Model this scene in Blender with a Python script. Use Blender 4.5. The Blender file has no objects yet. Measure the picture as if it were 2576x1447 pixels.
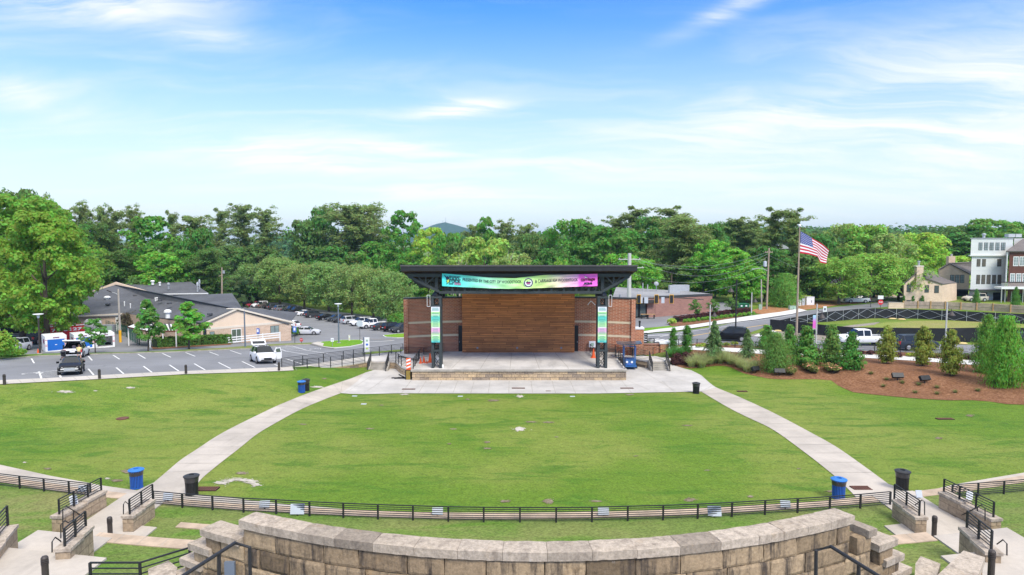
import bpy, bmesh, math, random
import numpy as np
from mathutils import Vector, Matrix
from mathutils.geometry import tessellate_polygon
R = math.radians
PI = math.pi
SC = bpy.context.scene
COL = SC.collection
# ---------------------------------------------------------------- camera
H, F, PITCH = 13.7, 1718.0, math.atan(123.5 / 1718.0)
cam_d = bpy.data.cameras.new('camera'); cam = bpy.data.objects.new('camera', cam_d); COL.objects.link(cam)
cam_d.sensor_width = 36.0; cam_d.lens = 36.0 * F / 2576.0
cam_d.clip_start = 0.3; cam_d.clip_end = 12000
cam.location = (0, 0, H); cam.rotation_euler = (PI / 2 - PITCH, 0, 0)
SC.camera = cam
# ---------------------------------------------------------------- exposure
SC.view_settings.view_transform = 'Standard'; SC.view_settings.look = 'None'
SC.view_settings.gamma = 1.0; SC.view_settings.use_curve_mapping = False
SC.view_settings.exposure = 1.0
# ---------------------------------------------------------------- sun (soft, high, behind the camera's right shoulder)
SUN_EL, SUN_AZ = R(50), R(152)          # azimuth measured from +Y towards +X
sd = bpy.data.lights.new('sun', 'SUN'); sd.energy = 2.0; sd.angle = R(20); sd.color = (1.0, 0.94, 0.85)
sun = bpy.data.objects.new('sun', sd); COL.objects.link(sun)
sdir = Vector((math.sin(SUN_AZ) * math.cos(SUN_EL), math.cos(SUN_AZ) * math.cos(SUN_EL), math.sin(SUN_EL)))
sun.rotation_euler = sdir.to_track_quat('Z', 'Y').to_euler(); sun.location = (0, 0, 60)
# ---------------------------------------------------------------- node helper
class NT:
 def __init__(s, tree): s.t = tree
 def n(s, typ, ins=None, **props):
  nd = s.t.nodes.new(typ)
  for k, v in props.items(): setattr(nd, k, v)
  for k, v in (ins or {}).items(): s.put(nd.inputs[k], v)
  return nd
 def put(s, sock, v):
  if isinstance(v, bpy.types.NodeSocket): s.t.links.new(v, sock)
  elif isinstance(v, bpy.types.Node): s.t.links.new(v.outputs[0], sock)
  else:
   try: sock.default_value = v
   except Exception: sock.default_value = tuple(v) + (1.0,)
 def m(s, op, a, b=None, c=None, clamp=False):
  nd = s.t.nodes.new('ShaderNodeMath'); nd.operation = op; nd.use_clamp = clamp
  for i, v in enumerate((a, b, c)):
   if v is not None: s.put(nd.inputs[i], v)
  return nd.outputs[0]
 def mix(s, f, a, b, mode='MIX'):
  nd = s.t.nodes.new('ShaderNodeMix'); nd.data_type = 'RGBA'; nd.blend_type = mode
  s.put(nd.inputs[0], f); s.put(nd.inputs[6], a); s.put(nd.inputs[7], b)
  return nd.outputs[2]
 def ramp(s, f, *stops, interp='LINEAR'):
  nd = s.t.nodes.new('ShaderNodeValToRGB'); cr = nd.color_ramp; cr.interpolation = interp
  while len(cr.elements) < len(stops): cr.elements.new(0.5)
  for e, (p, c) in zip(cr.elements, stops):
   e.position = p; e.color = tuple(c) + (1.0,) if not isinstance(c, (int, float)) else (c, c, c, 1)
  s.put(nd.inputs[0], f); return nd.outputs[0]
 def map(s, v, a, b, c=0.0, d=1.0):
  nd = s.t.nodes.new('ShaderNodeMapRange'); nd.interpolation_type = 'SMOOTHSTEP'
  for i, q in enumerate((v, a, b, c, d)): s.put(nd.inputs[i], q)
  return nd.outputs[0]
 def noise(s, vec, scale, detail=3.0, rough=0.55, dist=0.0):
  nd = s.n('ShaderNodeTexNoise', {'Vector': vec, 'Scale': scale, 'Detail': detail, 'Roughness': rough, 'Distortion': dist})
  return nd.outputs['Fac']
 def vmul(s, vec, xyz, add=(0, 0, 0)):
  nd = s.n('ShaderNodeVectorMath', {0: vec, 1: xyz, 2: add}, operation='MULTIPLY_ADD'); return nd.outputs[0]
# ---------------------------------------------------------------- sky
W = bpy.data.worlds.new('World'); SC.world = W; W.use_nodes = True
W.node_tree.nodes.clear(); k = NT(W.node_tree)
tc = k.n('ShaderNodeTexCoord'); d = tc.outputs['Generated']
sky = k.n('ShaderNodeTexSky', sky_type='NISHITA', sun_disc=False, sun_elevation=SUN_EL, sun_rotation=SUN_AZ,
    air_density=1.0, dust_density=0.3, ozone_density=3.0)
sep = k.n('ShaderNodeSeparateXYZ', {0: d}); dx, dy, dz = sep.outputs
el = k.m('ARCTAN2', dz, k.m('SQRT', k.m('ADD', k.m('MULTIPLY', dx, dx), k.m('MULTIPLY', dy, dy))))   # elevation, radians
az = k.m('ARCTAN2', dx, dy)
zc = k.m('ADD', k.m('MAXIMUM', dz, 0.0), 0.14)
pv = k.n('ShaderNodeCombineXYZ', {0: k.m('DIVIDE', dx, zc), 1: k.m('DIVIDE', dy, zc), 2: 0.0}).outputs[0]
wn = k.n('ShaderNodeTexNoise', {'Vector': pv, 'Scale': 1.3, 'Detail': 3.0}).outputs['Color']
pw = k.n('ShaderNodeVectorMath', {0: wn, 1: (0.9, 0.5, 0), 2: pv}, operation='MULTIPLY_ADD').outputs[0]
rot = k.n('ShaderNodeMapping', {'Vector': pw, 'Rotation': (0, 0, R(14)), 'Scale': (0.55, 1.7, 1)}).outputs[0]
c1 = k.noise(rot, 1.6, 7.0, 0.62, 0.4)
rot2 = k.n('ShaderNodeMapping', {'Vector': pw, 'Rotation': (0, 0, R(-8)), 'Scale': (1.1, 4.6, 1)}).outputs[0]
c2 = k.noise(rot2, 2.2, 6.0, 0.65, 0.3)
def blob(a0, e0, sa, se, tilt=0.0):
 da = k.m('SUBTRACT', az, a0); de = k.m('SUBTRACT', k.m('SUBTRACT', el, e0), k.m('MULTIPLY', da, tilt))
 q = k.m('ADD', k.m('POWER', k.m('DIVIDE', k.m('ABSOLUTE', da), sa), 2), k.m('POWER', k.m('DIVIDE', k.m('ABSOLUTE', de), se), 2))
 return k.m('EXPONENT', k.m('MULTIPLY', q, -1.0))
bl = None
def A_(x): return math.atan((x - 1288) / F)
def E_(y): return math.atan((600 - y) / F) * 0.97
for (x, y, sx, sy, tl, w) in ((300, 85, 230, 45, 0.12, 0.62), (560, 130, 110, 22, 0.05, 0.4), (40, 290, 110, 40, -0.2, 0.45),
         (1160, 272, 105, 20, 0.10, 0.8), (720, 395, 260, 42, -0.03, 0.85), (1000, 365, 150, 16, -0.1, 0.45), (1120, 487, 230, 22, -0.02, 0.6),
         (2050, 300, 520, 60, 0.12, 0.30), (2350, 190, 330, 75, 0.1, 0.22), (1830, 45, 150, 22, 0.35, 0.35), (2480, 380, 420, 110, 0, 0.5), (1500, 420, 420, 60, 0, 0.3)):
 b = k.m('MULTIPLY', blob(A_(x), E_(y), sx / F, sy / F, tl), w)
 bl = b if bl is None else k.m('ADD', bl, b)
tex = k.m('ADD', k.m('MULTIPLY', k.map(c1, 0.34, 0.62), 0.75), k.m('MULTIPLY', k.map(c2, 0.36, 0.70), 0.42))
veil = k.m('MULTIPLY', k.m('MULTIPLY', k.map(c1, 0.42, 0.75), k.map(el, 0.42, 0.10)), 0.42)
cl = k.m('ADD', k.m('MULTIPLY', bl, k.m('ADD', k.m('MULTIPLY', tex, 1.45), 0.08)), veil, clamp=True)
hz = k.m('MULTIPLY', k.m('SUBTRACT', 1.0, k.map(el, 0.0, 0.37)), 0.86)
hs = k.n('ShaderNodeHueSaturation', {'Hue': 0.514, 'Saturation': 1.42, 'Value': 1.22, 'Color': sky})
pale = k.mix(hz, hs, (3.95, 4.4, 4.8, 1))
cl = k.m('MAXIMUM', cl, k.m('MULTIPLY', k.map(el, 0.40, 0.75), k.map(c1, 0.25, 0.6, 0.55, 0.95)))      # unseen cloud overhead, added for soft neutral fill light
skyc = k.mix(k.m('MULTIPLY', cl, 0.95), pale, k.mix(k.map(el, 0.42, 0.8), (5.3, 5.35, 5.4, 1), (7.4, 7.35, 7.2, 1)))  # added cloud above the frame is brightened for more fill
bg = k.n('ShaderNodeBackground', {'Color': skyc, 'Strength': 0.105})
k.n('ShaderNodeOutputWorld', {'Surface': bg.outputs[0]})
# ---------------------------------------------------------------- pixel to place (x, y in the photo scaled to 2576 wide)
CT, ST = math.cos(PITCH), math.sin(PITCH)
def ray(x, y):
 u, v = (x - 1288.0) / F, (y - 723.5) / F
 return Vector((u, CT - v * ST, -ST - v * CT))
def at(x, y, Y):
 r = ray(x, y); return Vector((0, 0, H)) + r * (Y / r.y)
def atz(x, y, z):
 r = ray(x, y); return Vector((0, 0, H)) + r * ((z - H) / r.z)
def sm(a, b, v):
 t = min(1.0, max(0.0, (v - a) / (b - a))); return t * t * (3 - 2 * t)
_BANK = [(13, 71.5), (19, 70.5), (26, 65.2), (31, 62.0), (41, 54.0), (60, 40)]
def T(x, y):
 zc = 1.5 * (60.5 - y) / 27.8
 zc = min(1.65, max(0.0, zc))
 if y > 57 or zc < 0.3:      # soften the foot of the slope
  t = (60.5 - y) / 27.8; zc = 1.5 * (0.5 * (t + math.sqrt(t * t + 0.0012)) - 0.0) if t > -1 else 0.0
  zc = min(zc, 1.65)
 if y < 29: zc = 1.65
 zl = 2.0 - 0.09 * (y - 57) if y < 120 else -3.67 - 0.03 * (min(y, 190) - 120)
 zl = min(zl, 2.5)
 zl += (max(zl, -2.2) - zl) * (1 - sm(-62, -46, x)) * (1 - sm(150, 168, y))      # level ground round the low building
 z = zc
 # left lot
 s = ((x + 38) * -8 + (y - 57.5) * 17) / 18.8
 wl = sm(-16, 0, s) * (1 - sm(-20, -13, x)) if y < 76 else 1.0
 if y >= 76:
  wa = sm(-16, 0, s) * (1 - sm(-20, -13, x)); t = sm(76, 86, y)
  wb = 1 - sm(6, 22, x)
  wl = wa * (1 - t) + wb * t
 z = z * (1 - wl) + zl * wl
 # right bank and street
 sb = -99.0
 if x > 12:
  best = 1e9
  for (ax, ay), (bx, by) in zip(_BANK, _BANK[1:]):
   ex, ey = bx - ax, by - ay; L2 = ex * ex + ey * ey
   t = max(0, min(1, ((x - ax) * ex + (y - ay) * ey) / L2))
   px, py = x - ax - t * ex, y - ay - t * ey
   dd = math.hypot(px, py)
   if dd < best: best = dd; sb = dd if (ex * py - ey * px) > 0 else -dd
  wr = sm(0, 6.5, sb) * (sm(13, 20, x) if y < 86 else sm(6, 22, x))
  zr = 1.15 if y < 76 else 1.15 - 0.35 * sm(76, 82, y)
  zr = zr - 0.6 * (1 - sm(20, 45, x)) * sm(90, 120, y)
  z = z * (1 - wr) + zr * wr
 if y > 200: z = z + (-6 - z) * sm(200, 420, y)
 if abs(x) > 110 and y < 200: z = z + (0 - z) * sm(110, 200, abs(x))
 return z
def G(x, y, off=0.0):
 r = ray(x, y); a = 8.0; prev = a
 f = lambda t: H + r.z / r.y * t - T(r.x / r.y * t, t)
 while f(a) > 0 and a < 3000: prev = a; a += 1.0 if a < 200 else 20
 lo, hi = prev, a
 for _ in range(30):
  m_ = (lo + hi) / 2
  if f(m_) > 0: lo = m_
  else: hi = m_
 return Vector((r.x / r.y * hi, hi, T(r.x / r.y * hi, hi) + off))
def S(Y): return F / Y          # photo pixels per metre at distance Y
# ---------------------------------------------------------------- mesh builder
class MB:
 def __init__(s): s.v = []; s.f = []; s.mi = []; s.cur = 0
 def add(s, vs, fs):
  o = len(s.v); s.v += [tuple(p) for p in vs]
  for f in fs: s.f.append([i + o for i in f]); s.mi.append(s.cur)
  return s
 def box(s, x0, x1, y0, y1, z0, z1, M=None):
  vs = [Vector(p) for p in ((x0, y0, z0), (x1, y0, z0), (x1, y1, z0), (x0, y1, z0), (x0, y0, z1), (x1, y0, z1), (x1, y1, z1), (x0, y1, z1))]
  if M is not None: vs = [M @ p for p in vs]
  return s.add(vs, [(0, 3, 2, 1), (4, 5, 6, 7), (0, 1, 5, 4), (1, 2, 6, 5), (2, 3, 7, 6), (3, 0, 4, 7)])
 def tube(s, path, r, n=6, cap=True, r2=None):
  path = [Vector(p) for p in path]; m = len(path); vs = []; fs = []
  for i, p in enumerate(path):
   t = (path[min(i + 1, m - 1)] - path[max(i - 1, 0)])
   if t.length < 1e-9: t = Vector((0, 0, 1))
   t.normalize(); up = Vector((0, 0, 1)) if abs(t.z) < 0.9 else Vector((1, 0, 0))
   a = t.cross(up).normalized(); b = t.cross(a)
   rr = r if r2 is None else r + (r2 - r) * i / max(1, m - 1)
   if isinstance(r, (list, tuple)): rr = r[i]
   for j in range(n):
    an = 2 * PI * (j + 0.5) / n; vs.append(p + (a * math.cos(an) + b * math.sin(an)) * rr)
  for i in range(m - 1):
   for j in range(n):
    q = (j + 1) % n; fs.append((i * n + j, i * n + q, i * n + n + q, i * n + n + j))
  if cap: fs.append(tuple(range(n))[::-1]); fs.append(tuple(range((m - 1) * n, m * n)))
  return s.add(vs, fs)
 def bar(s, a, b, w, h=None):          # rectangular bar between two points
  h = w if h is None else h
  a, b = Vector(a), Vector(b); t = (b - a); L = t.length; t.normalize()
  up = Vector((0, 0, 1)) if abs(t.z) < 0.95 else Vector((0, 1, 0))
  x = t.cross(up).normalized() * w / 2; y = x.cross(t).normalized() * h / 2
  vs = [a - x - y, a + x - y, a + x + y, a - x + y, b - x - y, b + x - y, b + x + y, b - x + y]
  return s.add(vs, [(0, 1, 2, 3), (7, 6, 5, 4), (0, 4, 5, 1), (1, 5, 6, 2), (2, 6, 7, 3), (3, 7, 4, 0)])
 def lathe(s, prof, n=16, c=(0, 0, 0), M=None):
  vs = []; fs = []
  for (r, z) in prof:
   for j in range(n):
    an = 2 * PI * j / n; p = Vector((c[0] + r * math.cos(an), c[1] + r * math.sin(an), c[2] + z))
    vs.append(M @ p if M is not None else p)
  for i in range(len(prof) - 1):
   for j in range(n):
    q = (j + 1) % n; fs.append((i * n + j, i * n + q, i * n + n + q, i * n + n + j))
  if prof[0][0] > 1e-4: fs.append(tuple(range(n))[::-1])
  if prof[-1][0] > 1e-4: fs.append(tuple(range((len(prof) - 1) * n, len(prof) * n)))
  return s.add(vs, fs)
 def prism(s, poly, z0, z1):           # poly of (x, y); z0, z1 numbers or functions
  n = len(poly); g0 = z0 if callable(z0) else (lambda *_: z0); g1 = z1 if callable(z1) else (lambda *_: z1)
  vs = [(p[0], p[1], g0(p[0], p[1])) for p in poly] + [(p[0], p[1], g1(p[0], p[1])) for p in poly]
  tri = tessellate_polygon([[Vector((p[0], p[1], 0)) for p in poly]])
  area = sum(poly[i][0] * poly[(i + 1) % n][1] - poly[(i + 1) % n][0] * poly[i][1] for i in range(n))
  fs = []
  for t in tri:
   a, b, c = [Vector((poly[i][0], poly[i][1])) for i in t]
   if (b - a).cross(c - a) < 0: t = t[::-1]
   fs.append(tuple(i + n for i in t)); fs.append(tuple(t[::-1]))
  for i in range(n):
   q = (i + 1) % n; fs.append((i, q, q + n, i + n) if area > 0 else (q, i, i + n, q + n))
  return s.add(vs, fs)
 def wallpoly(s, pts, thick):          # planar polygon of 3-D points given thickness along -normal
  pts = [Vector(p) for p in pts]; n = len(pts); nrm = Vector((0, 0, 0))
  for i in range(n): nrm += (pts[i] - pts[0]).cross(pts[(i + 1) % n] - pts[0])
  nrm.normalize(); bk = [p - nrm * thick for p in pts]
  tri = tessellate_polygon([pts]); fs = []
  for t in tri:
   a, b, c = [pts[i] for i in t]
   if (b - a).cross(c - a).dot(nrm) < 0: t = t[::-1]
   fs.append(tuple(t)); fs.append(tuple(i + n for i in t[::-1]))
  for i in range(n): q = (i + 1) % n; fs.append((i, i + n, q + n, q))
  return s.add(pts + bk, fs)
 def build(s, name, mats, parent=None, smooth=False, loc=None):
  me = bpy.data.meshes.new(name); me.from_pydata(s.v, [], s.f)
  for m_ in (mats if isinstance(mats, (list, tuple)) else [mats]): me.materials.append(m_)
  if any(s.mi): me.polygons.foreach_set('material_index', s.mi)
  if smooth: me.polygons.foreach_set('use_smooth', [True] * len(s.f))
  me.update()
  return link(name, me, parent, loc)
def link(name, me, parent=None, loc=None):
 o = bpy.data.objects.new(name, me); COL.objects.link(o)
 if parent is not None: o.parent = parent
 if loc is not None: o.location = loc
 return o
def tag(o, label=None, cat=None, group=None, kind=None):
 if label: o['label'] = label
 if cat: o['category'] = cat
 if group: o['group'] = group
 if kind: o['kind'] = kind
 return o
def thing(name, label, cat, loc=(0, 0, 0), rotz=0.0, group=None):
 o = bpy.data.objects.new(name, None); COL.objects.link(o); o.empty_display_size = 0.3
 o.location = loc; o.rotation_euler = (0, 0, rotz)
 return tag(o, label, cat, group)
def kids(o): return [c for c in CH.get(o.name, [])] or [c for c in bpy.data.objects if c.parent == o]
CH = {}
def dup(root, loc, rotz=None, label=None, group=None, scale=None):
 key = root.name
 if key not in CH:
  CH[key] = [c for c in bpy.data.objects if c.parent == root]
  for c in CH[key]: CH[c.name] = [g for g in bpy.data.objects if g.parent == c]
 r = root.copy(); COL.objects.link(r); r.location = loc
 if rotz is not None: r.rotation_euler = (0, 0, rotz)
 if scale is not None: r.scale = scale if isinstance(scale, (tuple, list)) else (scale,) * 3
 if label: r['label'] = label
 if group: r['group'] = group
 out = []
 for c in CH[key]:
  cc = c.copy(); COL.objects.link(cc); cc.parent = r; out.append(cc)
  for g in CH.get(c.name, []):
   gg = g.copy(); COL.objects.link(gg); gg.parent = cc
 CH[r.name] = out
 return r
def part(root, stem_):
 CH.setdefault(root.name, [c for c in bpy.data.objects if c.parent == root])
 return [c for c in CH[root.name] if c.name.split('.')[0] == stem_]
# ---------------------------------------------------------------- materials
def base_mat(name):
 m_ = bpy.data.materials.new(name); m_.use_nodes = True; m_.node_tree.nodes.clear()
 return m_, NT(m_.node_tree)
def finish(k, col, rough=0.8, metal=0.0, bump=None, bstr=0.3, bdist=0.02, spec=0.35, coat=0.0):
 ins = {'Base Color': col, 'Roughness': rough, 'Metallic': metal, 'Specular IOR Level': spec, 'Coat Weight': coat}
 if bump is not None:
  ins['Normal'] = k.n('ShaderNodeBump', {'Height': bump, 'Strength': bstr, 'Distance': bdist}).outputs[0]
 b = k.n('ShaderNodeBsdfPrincipled', ins)
 k.n('ShaderNodeOutputMaterial', {'Surface': b.outputs[0]}); return b
def pm(name, col, rough=0.75, var=0.14, scale=2.0, metal=0.0, spec=0.35, coat=0.0, objcol=False, bump=0.0, fine=12.0):
 m_, k = base_mat(name)
 tc = k.n('ShaderNodeTexCoord').outputs['Object']
 f = k.m('ADD', k.m('MULTIPLY', k.noise(tc, scale, 4), 0.6), k.m('MULTIPLY', k.noise(tc, scale * fine, 2), 0.4))
 base = k.n('ShaderNodeObjectInfo').outputs['Color'] if objcol else tuple(col) + (1,)
 g = k.map(f, 0.25, 0.75, 1 - var, 1 + var)
 gc = k.n('ShaderNodeCombineColor', {0: g, 1: g, 2: g}).outputs[0]
 c = k.mix(1.0, base, gc, 'MULTIPLY')
 finish(k, c, rough, metal, k.noise(tc, scale * fine, 3) if bump else None, bump, 0.02, spec, coat)
 return m_
M = {}
M['concrete'] = None
def concrete(name, col, stain=0.12, sc=0.35):
 m_, k = base_mat(name); tc = k.n('ShaderNodeTexCoord').outputs['Object']
 a = k.noise(tc, sc, 5, 0.6); b = k.noise(tc, 6.0, 3, 0.6); c = k.noise(k.vmul(tc, (1, 0.15, 1)), 1.2, 4)
 g = k.m('ADD', k.map(a, 0.3, 0.7, 1 - stain, 1 + stain * 0.5), k.m('MULTIPLY', k.m('SUBTRACT', b, 0.5), 0.22))
 g = k.m('MULTIPLY', g, k.map(c, 0.55, 0.8, 1.0, 1 - stain))
 cc = k.mix(1.0, tuple(col) + (1,), k.n('ShaderNodeCombineColor', {0: g, 1: g, 2: g}).outputs[0], 'MULTIPLY')
 finish(k, cc, 0.85, 0, b, 0.15, 0.01); return m_
M['path'] = concrete('path_concrete', (0.47, 0.42, 0.36), 0.18)
M['plaza'] = concrete('plaza_concrete', (0.50, 0.475, 0.44), 0.16)
M['deck'] = concrete('deck_concrete', (0.60, 0.565, 0.515), 0.22)
M['walk'] = concrete('sidewalk_concrete', (0.50, 0.46, 0.40), 0.1)
M['white_walk'] = concrete('bright_sidewalk', (0.62, 0.61, 0.58), 0.08)
M['kerb'] = concrete('kerb_concrete', (0.36, 0.33, 0.28), 0.3, 1.2)
M['step'] = concrete('step_concrete', (0.36, 0.33, 0.28), 0.25, 0.9)
M['pale_stone'] = concrete('pale_stone', (0.48, 0.37, 0.27), 0.25, 1.2)
def grass_mat(name, a, b, c):
 m_, k = base_mat(name); tc = k.n('ShaderNodeTexCoord').outputs['Object']
 big = k.noise(tc, 0.07, 4, 0.6); mid = k.noise(k.vmul(tc, (0.6, 1.6, 1)), 0.42, 5, 0.62, 0.6); fin = k.noise(k.vmul(tc, (1, 2.2, 1)), 9.0, 4, 0.7); spk = k.noise(tc, 2.6, 4, 0.65)
 c0 = k.mix(k.map(big, 0.40, 0.60), tuple(a) + (1,), tuple(b) + (1,))
 c1 = k.mix(k.m('MULTIPLY', k.map(mid, 0.46, 0.70), 0.75), c0, tuple(c) + (1,))
 g = k.m('ADD', k.map(fin, 0.25, 0.75, 0.55, 1.45), k.m('MULTIPLY', k.m('SUBTRACT', spk, 0.5), 0.7))
 cc = k.mix(1.0, c1, k.n('ShaderNodeCombineColor', {0: g, 1: g, 2: k.m('MULTIPLY', g, 0.95)}).outputs[0], 'MULTIPLY')
 finish(k, cc, 0.9, 0, k.m('ADD', fin, k.m('MULTIPLY', spk, 1.5)), 0.55, 0.06, 0.15); return m_
M['grass'] = grass_mat('lawn_grass', (0.112, 0.194, 0.021), (0.180, 0.228, 0.044), (0.056, 0.146, 0.014))
M['rough_grass'] = grass_mat('rough_grass', (0.13, 0.19, 0.045), (0.20, 0.21, 0.075), (0.085, 0.19, 0.02))
M['bright_grass'] = grass_mat('bright_grass', (0.13, 0.29, 0.015), (0.17, 0.31, 0.02), (0.09, 0.24, 0.012))
M['dry_grass'] = grass_mat('dry_grass', (0.25, 0.25, 0.075), (0.20, 0.26, 0.05), (0.30, 0.26, 0.12))
def asphalt(name, col):
 m_, k = base_mat(name); tc = k.n('ShaderNodeTexCoord').outputs['Object']
 a = k.noise(tc, 0.12, 4, 0.6); b = k.noise(tc, 7.0, 4, 0.75); c = k.noise(k.vmul(tc, (0.5, 1.5, 1)), 0.6, 5, 0.6)
 cr = k.n('ShaderNodeTexVoronoi', {'Vector': k.n('ShaderNodeVectorMath', {0: k.n('ShaderNodeTexNoise', {'Vector': tc, 'Scale': 0.5}).outputs['Color'], 1: (2, 2, 0), 2: tc}, operation='MULTIPLY_ADD').outputs[0], 'Scale': 0.10}, feature='DISTANCE_TO_EDGE').outputs[0]
 g = k.m('ADD', k.map(a, 0.3, 0.7, 0.88, 1.12), k.m('MULTIPLY', k.m('SUBTRACT', b, 0.5), 0.35))
 g = k.m('MULTIPLY', g, k.map(c, 0.62, 0.8, 1.0, 0.8)); g = k.m('MULTIPLY', g, k.map(cr, 0.0, 0.006, 0.72, 1.0))
 cc = k.mix(1.0, tuple(col) + (1,), k.n('ShaderNodeCombineColor', {0: g, 1: g, 2: g}).outputs[0], 'MULTIPLY')
 finish(k, cc, 0.85, 0, b, 0.2, 0.01); return m_
M['asphalt'] = asphalt('asphalt', (0.205, 0.207, 0.213))
M['road'] = asphalt('road_asphalt', (0.19, 0.192, 0.20))
M['paint'] = pm('road_paint', (0.72, 0.72, 0.70), 0.7, 0.12, 3)
M['yellow_paint'] = pm('yellow_road_paint', (0.62, 0.40, 0.10), 0.7, 0.15, 3)
def speckle(name, cols, sc, rough=0.95):
 m_, k = base_mat(name); tc = k.n('ShaderNodeTexCoord').outputs['Object']
 f = k.noise(tc, sc, 5, 0.75); b = k.noise(tc, sc * 0.12, 3)
 c = k.ramp(k.m('ADD', k.m('MULTIPLY', f, 0.8), k.m('MULTIPLY', b, 0.2)), (0.32, cols[0]), (0.5, cols[1]), (0.68, cols[2]))
 finish(k, c, rough, 0, f, 0.6, 0.04, 0.1); return m_
M['mulch'] = speckle('pine_straw_mulch', ((0.088, 0.043, 0.022), (0.20, 0.096, 0.050), (0.34, 0.19, 0.11)), 5.0)
M['clay'] = speckle('red_clay', ((0.20, 0.09, 0.04), (0.34, 0.17, 0.08), (0.42, 0.25, 0.14)), 2.0)
M['dirt'] = speckle('bare_dirt', ((0.09, 0.075, 0.04), (0.22, 0.18, 0.12), (0.36, 0.31, 0.24)), 4.0)
M['pale_dirt'] = speckle('pale_sand', ((0.22, 0.22, 0.12), (0.48, 0.44, 0.38), (0.62, 0.58, 0.52)), 2.5)
M['gravel'] = speckle('gravel_dirt', ((0.16, 0.14, 0.12), (0.27, 0.24, 0.20), (0.36, 0.33, 0.28)), 3.0)
def uv2(k, sx=1.0):
 tc = k.n('ShaderNodeTexCoord').outputs['Object']; s_ = k.n('ShaderNodeSeparateXYZ', {0: tc}).outputs
 return tc, k.n('ShaderNodeCombineXYZ', {0: k.m('ADD', s_[0], s_[1]), 1: s_[2], 2: 0.0}).outputs[0]
def brick(name, c1, c2, mortar, bw=0.22, bh=0.075, msize=0.012, var=0.2):
 m_, k = base_mat(name); tc, uv = uv2(k)
 b = k.n('ShaderNodeTexBrick', {'Vector': uv, 'Color1': tuple(c1) + (1,), 'Color2': tuple(c2) + (1,), 'Mortar': tuple(mortar) + (1,),
   'Scale': 1.0, 'Mortar Size': msize, 'Mortar Smooth': 0.2, 'Bias': 0.0, 'Brick Width': bw, 'Row Height': bh})
 g = k.map(k.m('ADD', k.m('MULTIPLY', k.noise(tc, 0.5, 4), 0.5), k.m('MULTIPLY', k.noise(uv, 8, 2), 0.5)), 0.3, 0.7, 1 - var, 1 + var)
 cc = k.mix(1.0, b.outputs[0], k.n('ShaderNodeCombineColor', {0: g, 1: g, 2: g}).outputs[0], 'MULTIPLY')
 finish(k, cc, 0.85, 0, b.outputs['Fac'], -0.3, 0.01); return m_
M['brick'] = brick('red_brick', (0.46, 0.155, 0.076), (0.32, 0.105, 0.054), (0.54, 0.38, 0.27), 0.42, 0.15, 0.018)
M['brick_light'] = brick('pink_brick', (0.36, 0.17, 0.125), (0.28, 0.13, 0.10), (0.34, 0.24, 0.20), 0.5, 0.17, 0.018)
M['tan_brick'] = brick('tan_brick', (0.70, 0.53, 0.39), (0.60, 0.44, 0.31), (0.66, 0.54, 0.42), 0.4, 0.15, 0.015, 0.14)
M['care_brick'] = brick('pale_pink_brick', (0.62, 0.46, 0.34), (0.50, 0.35, 0.25), (0.60, 0.49, 0.39), 0.5, 0.16, 0.015, 0.16)
M['dark_brick'] = brick('dark_red_brick', (0.13, 0.042, 0.025), (0.095, 0.03, 0.02), (0.15, 0.09, 0.07), 0.4, 0.15, 0.015)
M['stage_block'] = brick('split_face_block', (0.50, 0.365, 0.215), (0.245, 0.195, 0.15), (0.13, 0.10, 0.075), 0.84, 0.31, 0.02, 0.4)
M['bench_stone'] = brick('terrace_stone', (0.42, 0.32, 0.215), (0.33, 0.25, 0.17), (0.20, 0.15, 0.10), 0.95, 0.33, 0.014, 0.3)
def boards(name, c1, c2, bh, bw=3.2, var=0.25, gap=0.012, grain=True):
 m_, k = base_mat(name); tc, uv = uv2(k); s_ = k.n('ShaderNodeSeparateXYZ', {0: uv}).outputs
 row = k.m('FLOOR', k.m('DIVIDE', s_[1], bh)); uv = k.n('ShaderNodeCombineXYZ', {0: k.m('ADD', s_[0], k.m('MULTIPLY', k.m('SINE', k.m('MULTIPLY', row, 12.9)), 37.0)), 1: s_[1], 2: 0.0}).outputs[0]
 b = k.n('ShaderNodeTexBrick', {'Vector': uv, 'Color1': tuple(c1) + (1,), 'Color2': tuple(c2) + (1,), 'Mortar': tuple(q * 0.25 for q in c2) + (1,),
   'Scale': 1.0, 'Mortar Size': gap, 'Mortar Smooth': 0.3, 'Bias': 0.1, 'Brick Width': bw, 'Row Height': bh}, offset=0.0)
 g1 = k.noise(k.vmul(uv, (0.25, 3.0, 1)), 3.0, 5, 0.65); g2 = k.noise(tc, 0.35, 3)
 g = k.map(k.m('ADD', k.m('MULTIPLY', g1, 0.6), k.m('MULTIPLY', g2, 0.4)), 0.3, 0.7, 1 - var, 1 + var)
 cc = k.mix(1.0, b.outputs[0], k.n('ShaderNodeCombineColor', {0: g, 1: g, 2: g}).outputs[0], 'MULTIPLY')
 finish(k, cc, 0.65, 0, b.outputs['Fac'], -0.4, 0.02); return m_
M['wood_wall'] = boards('stained_wood_boards', (0.66, 0.245, 0.076), (0.41, 0.148, 0.050), 0.20, 2.6, 0.30, 0.016)
M['siding'] = boards('grey_lap_siding', (0.70, 0.715, 0.69), (0.66, 0.68, 0.655), 0.22, 9.0, 0.05, 0.012)
M['white_siding'] = boards('white_lap_siding', (0.66, 0.66, 0.64), (0.62, 0.62, 0.6), 0.22, 9.0, 0.05, 0.012)
M['tan_siding'] = pm('tan_panel_siding', (0.74, 0.58, 0.44), 0.8, 0.07, 0.8)
M['fence_wood'] = pm('weathered_fence_wood', (0.40, 0.31, 0.255), 0.9, 0.3, 1.5, fine=6)
M['post_wood'] = pm('treated_post_wood', (0.42, 0.26, 0.12), 0.9, 0.2, 1.5)
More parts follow.
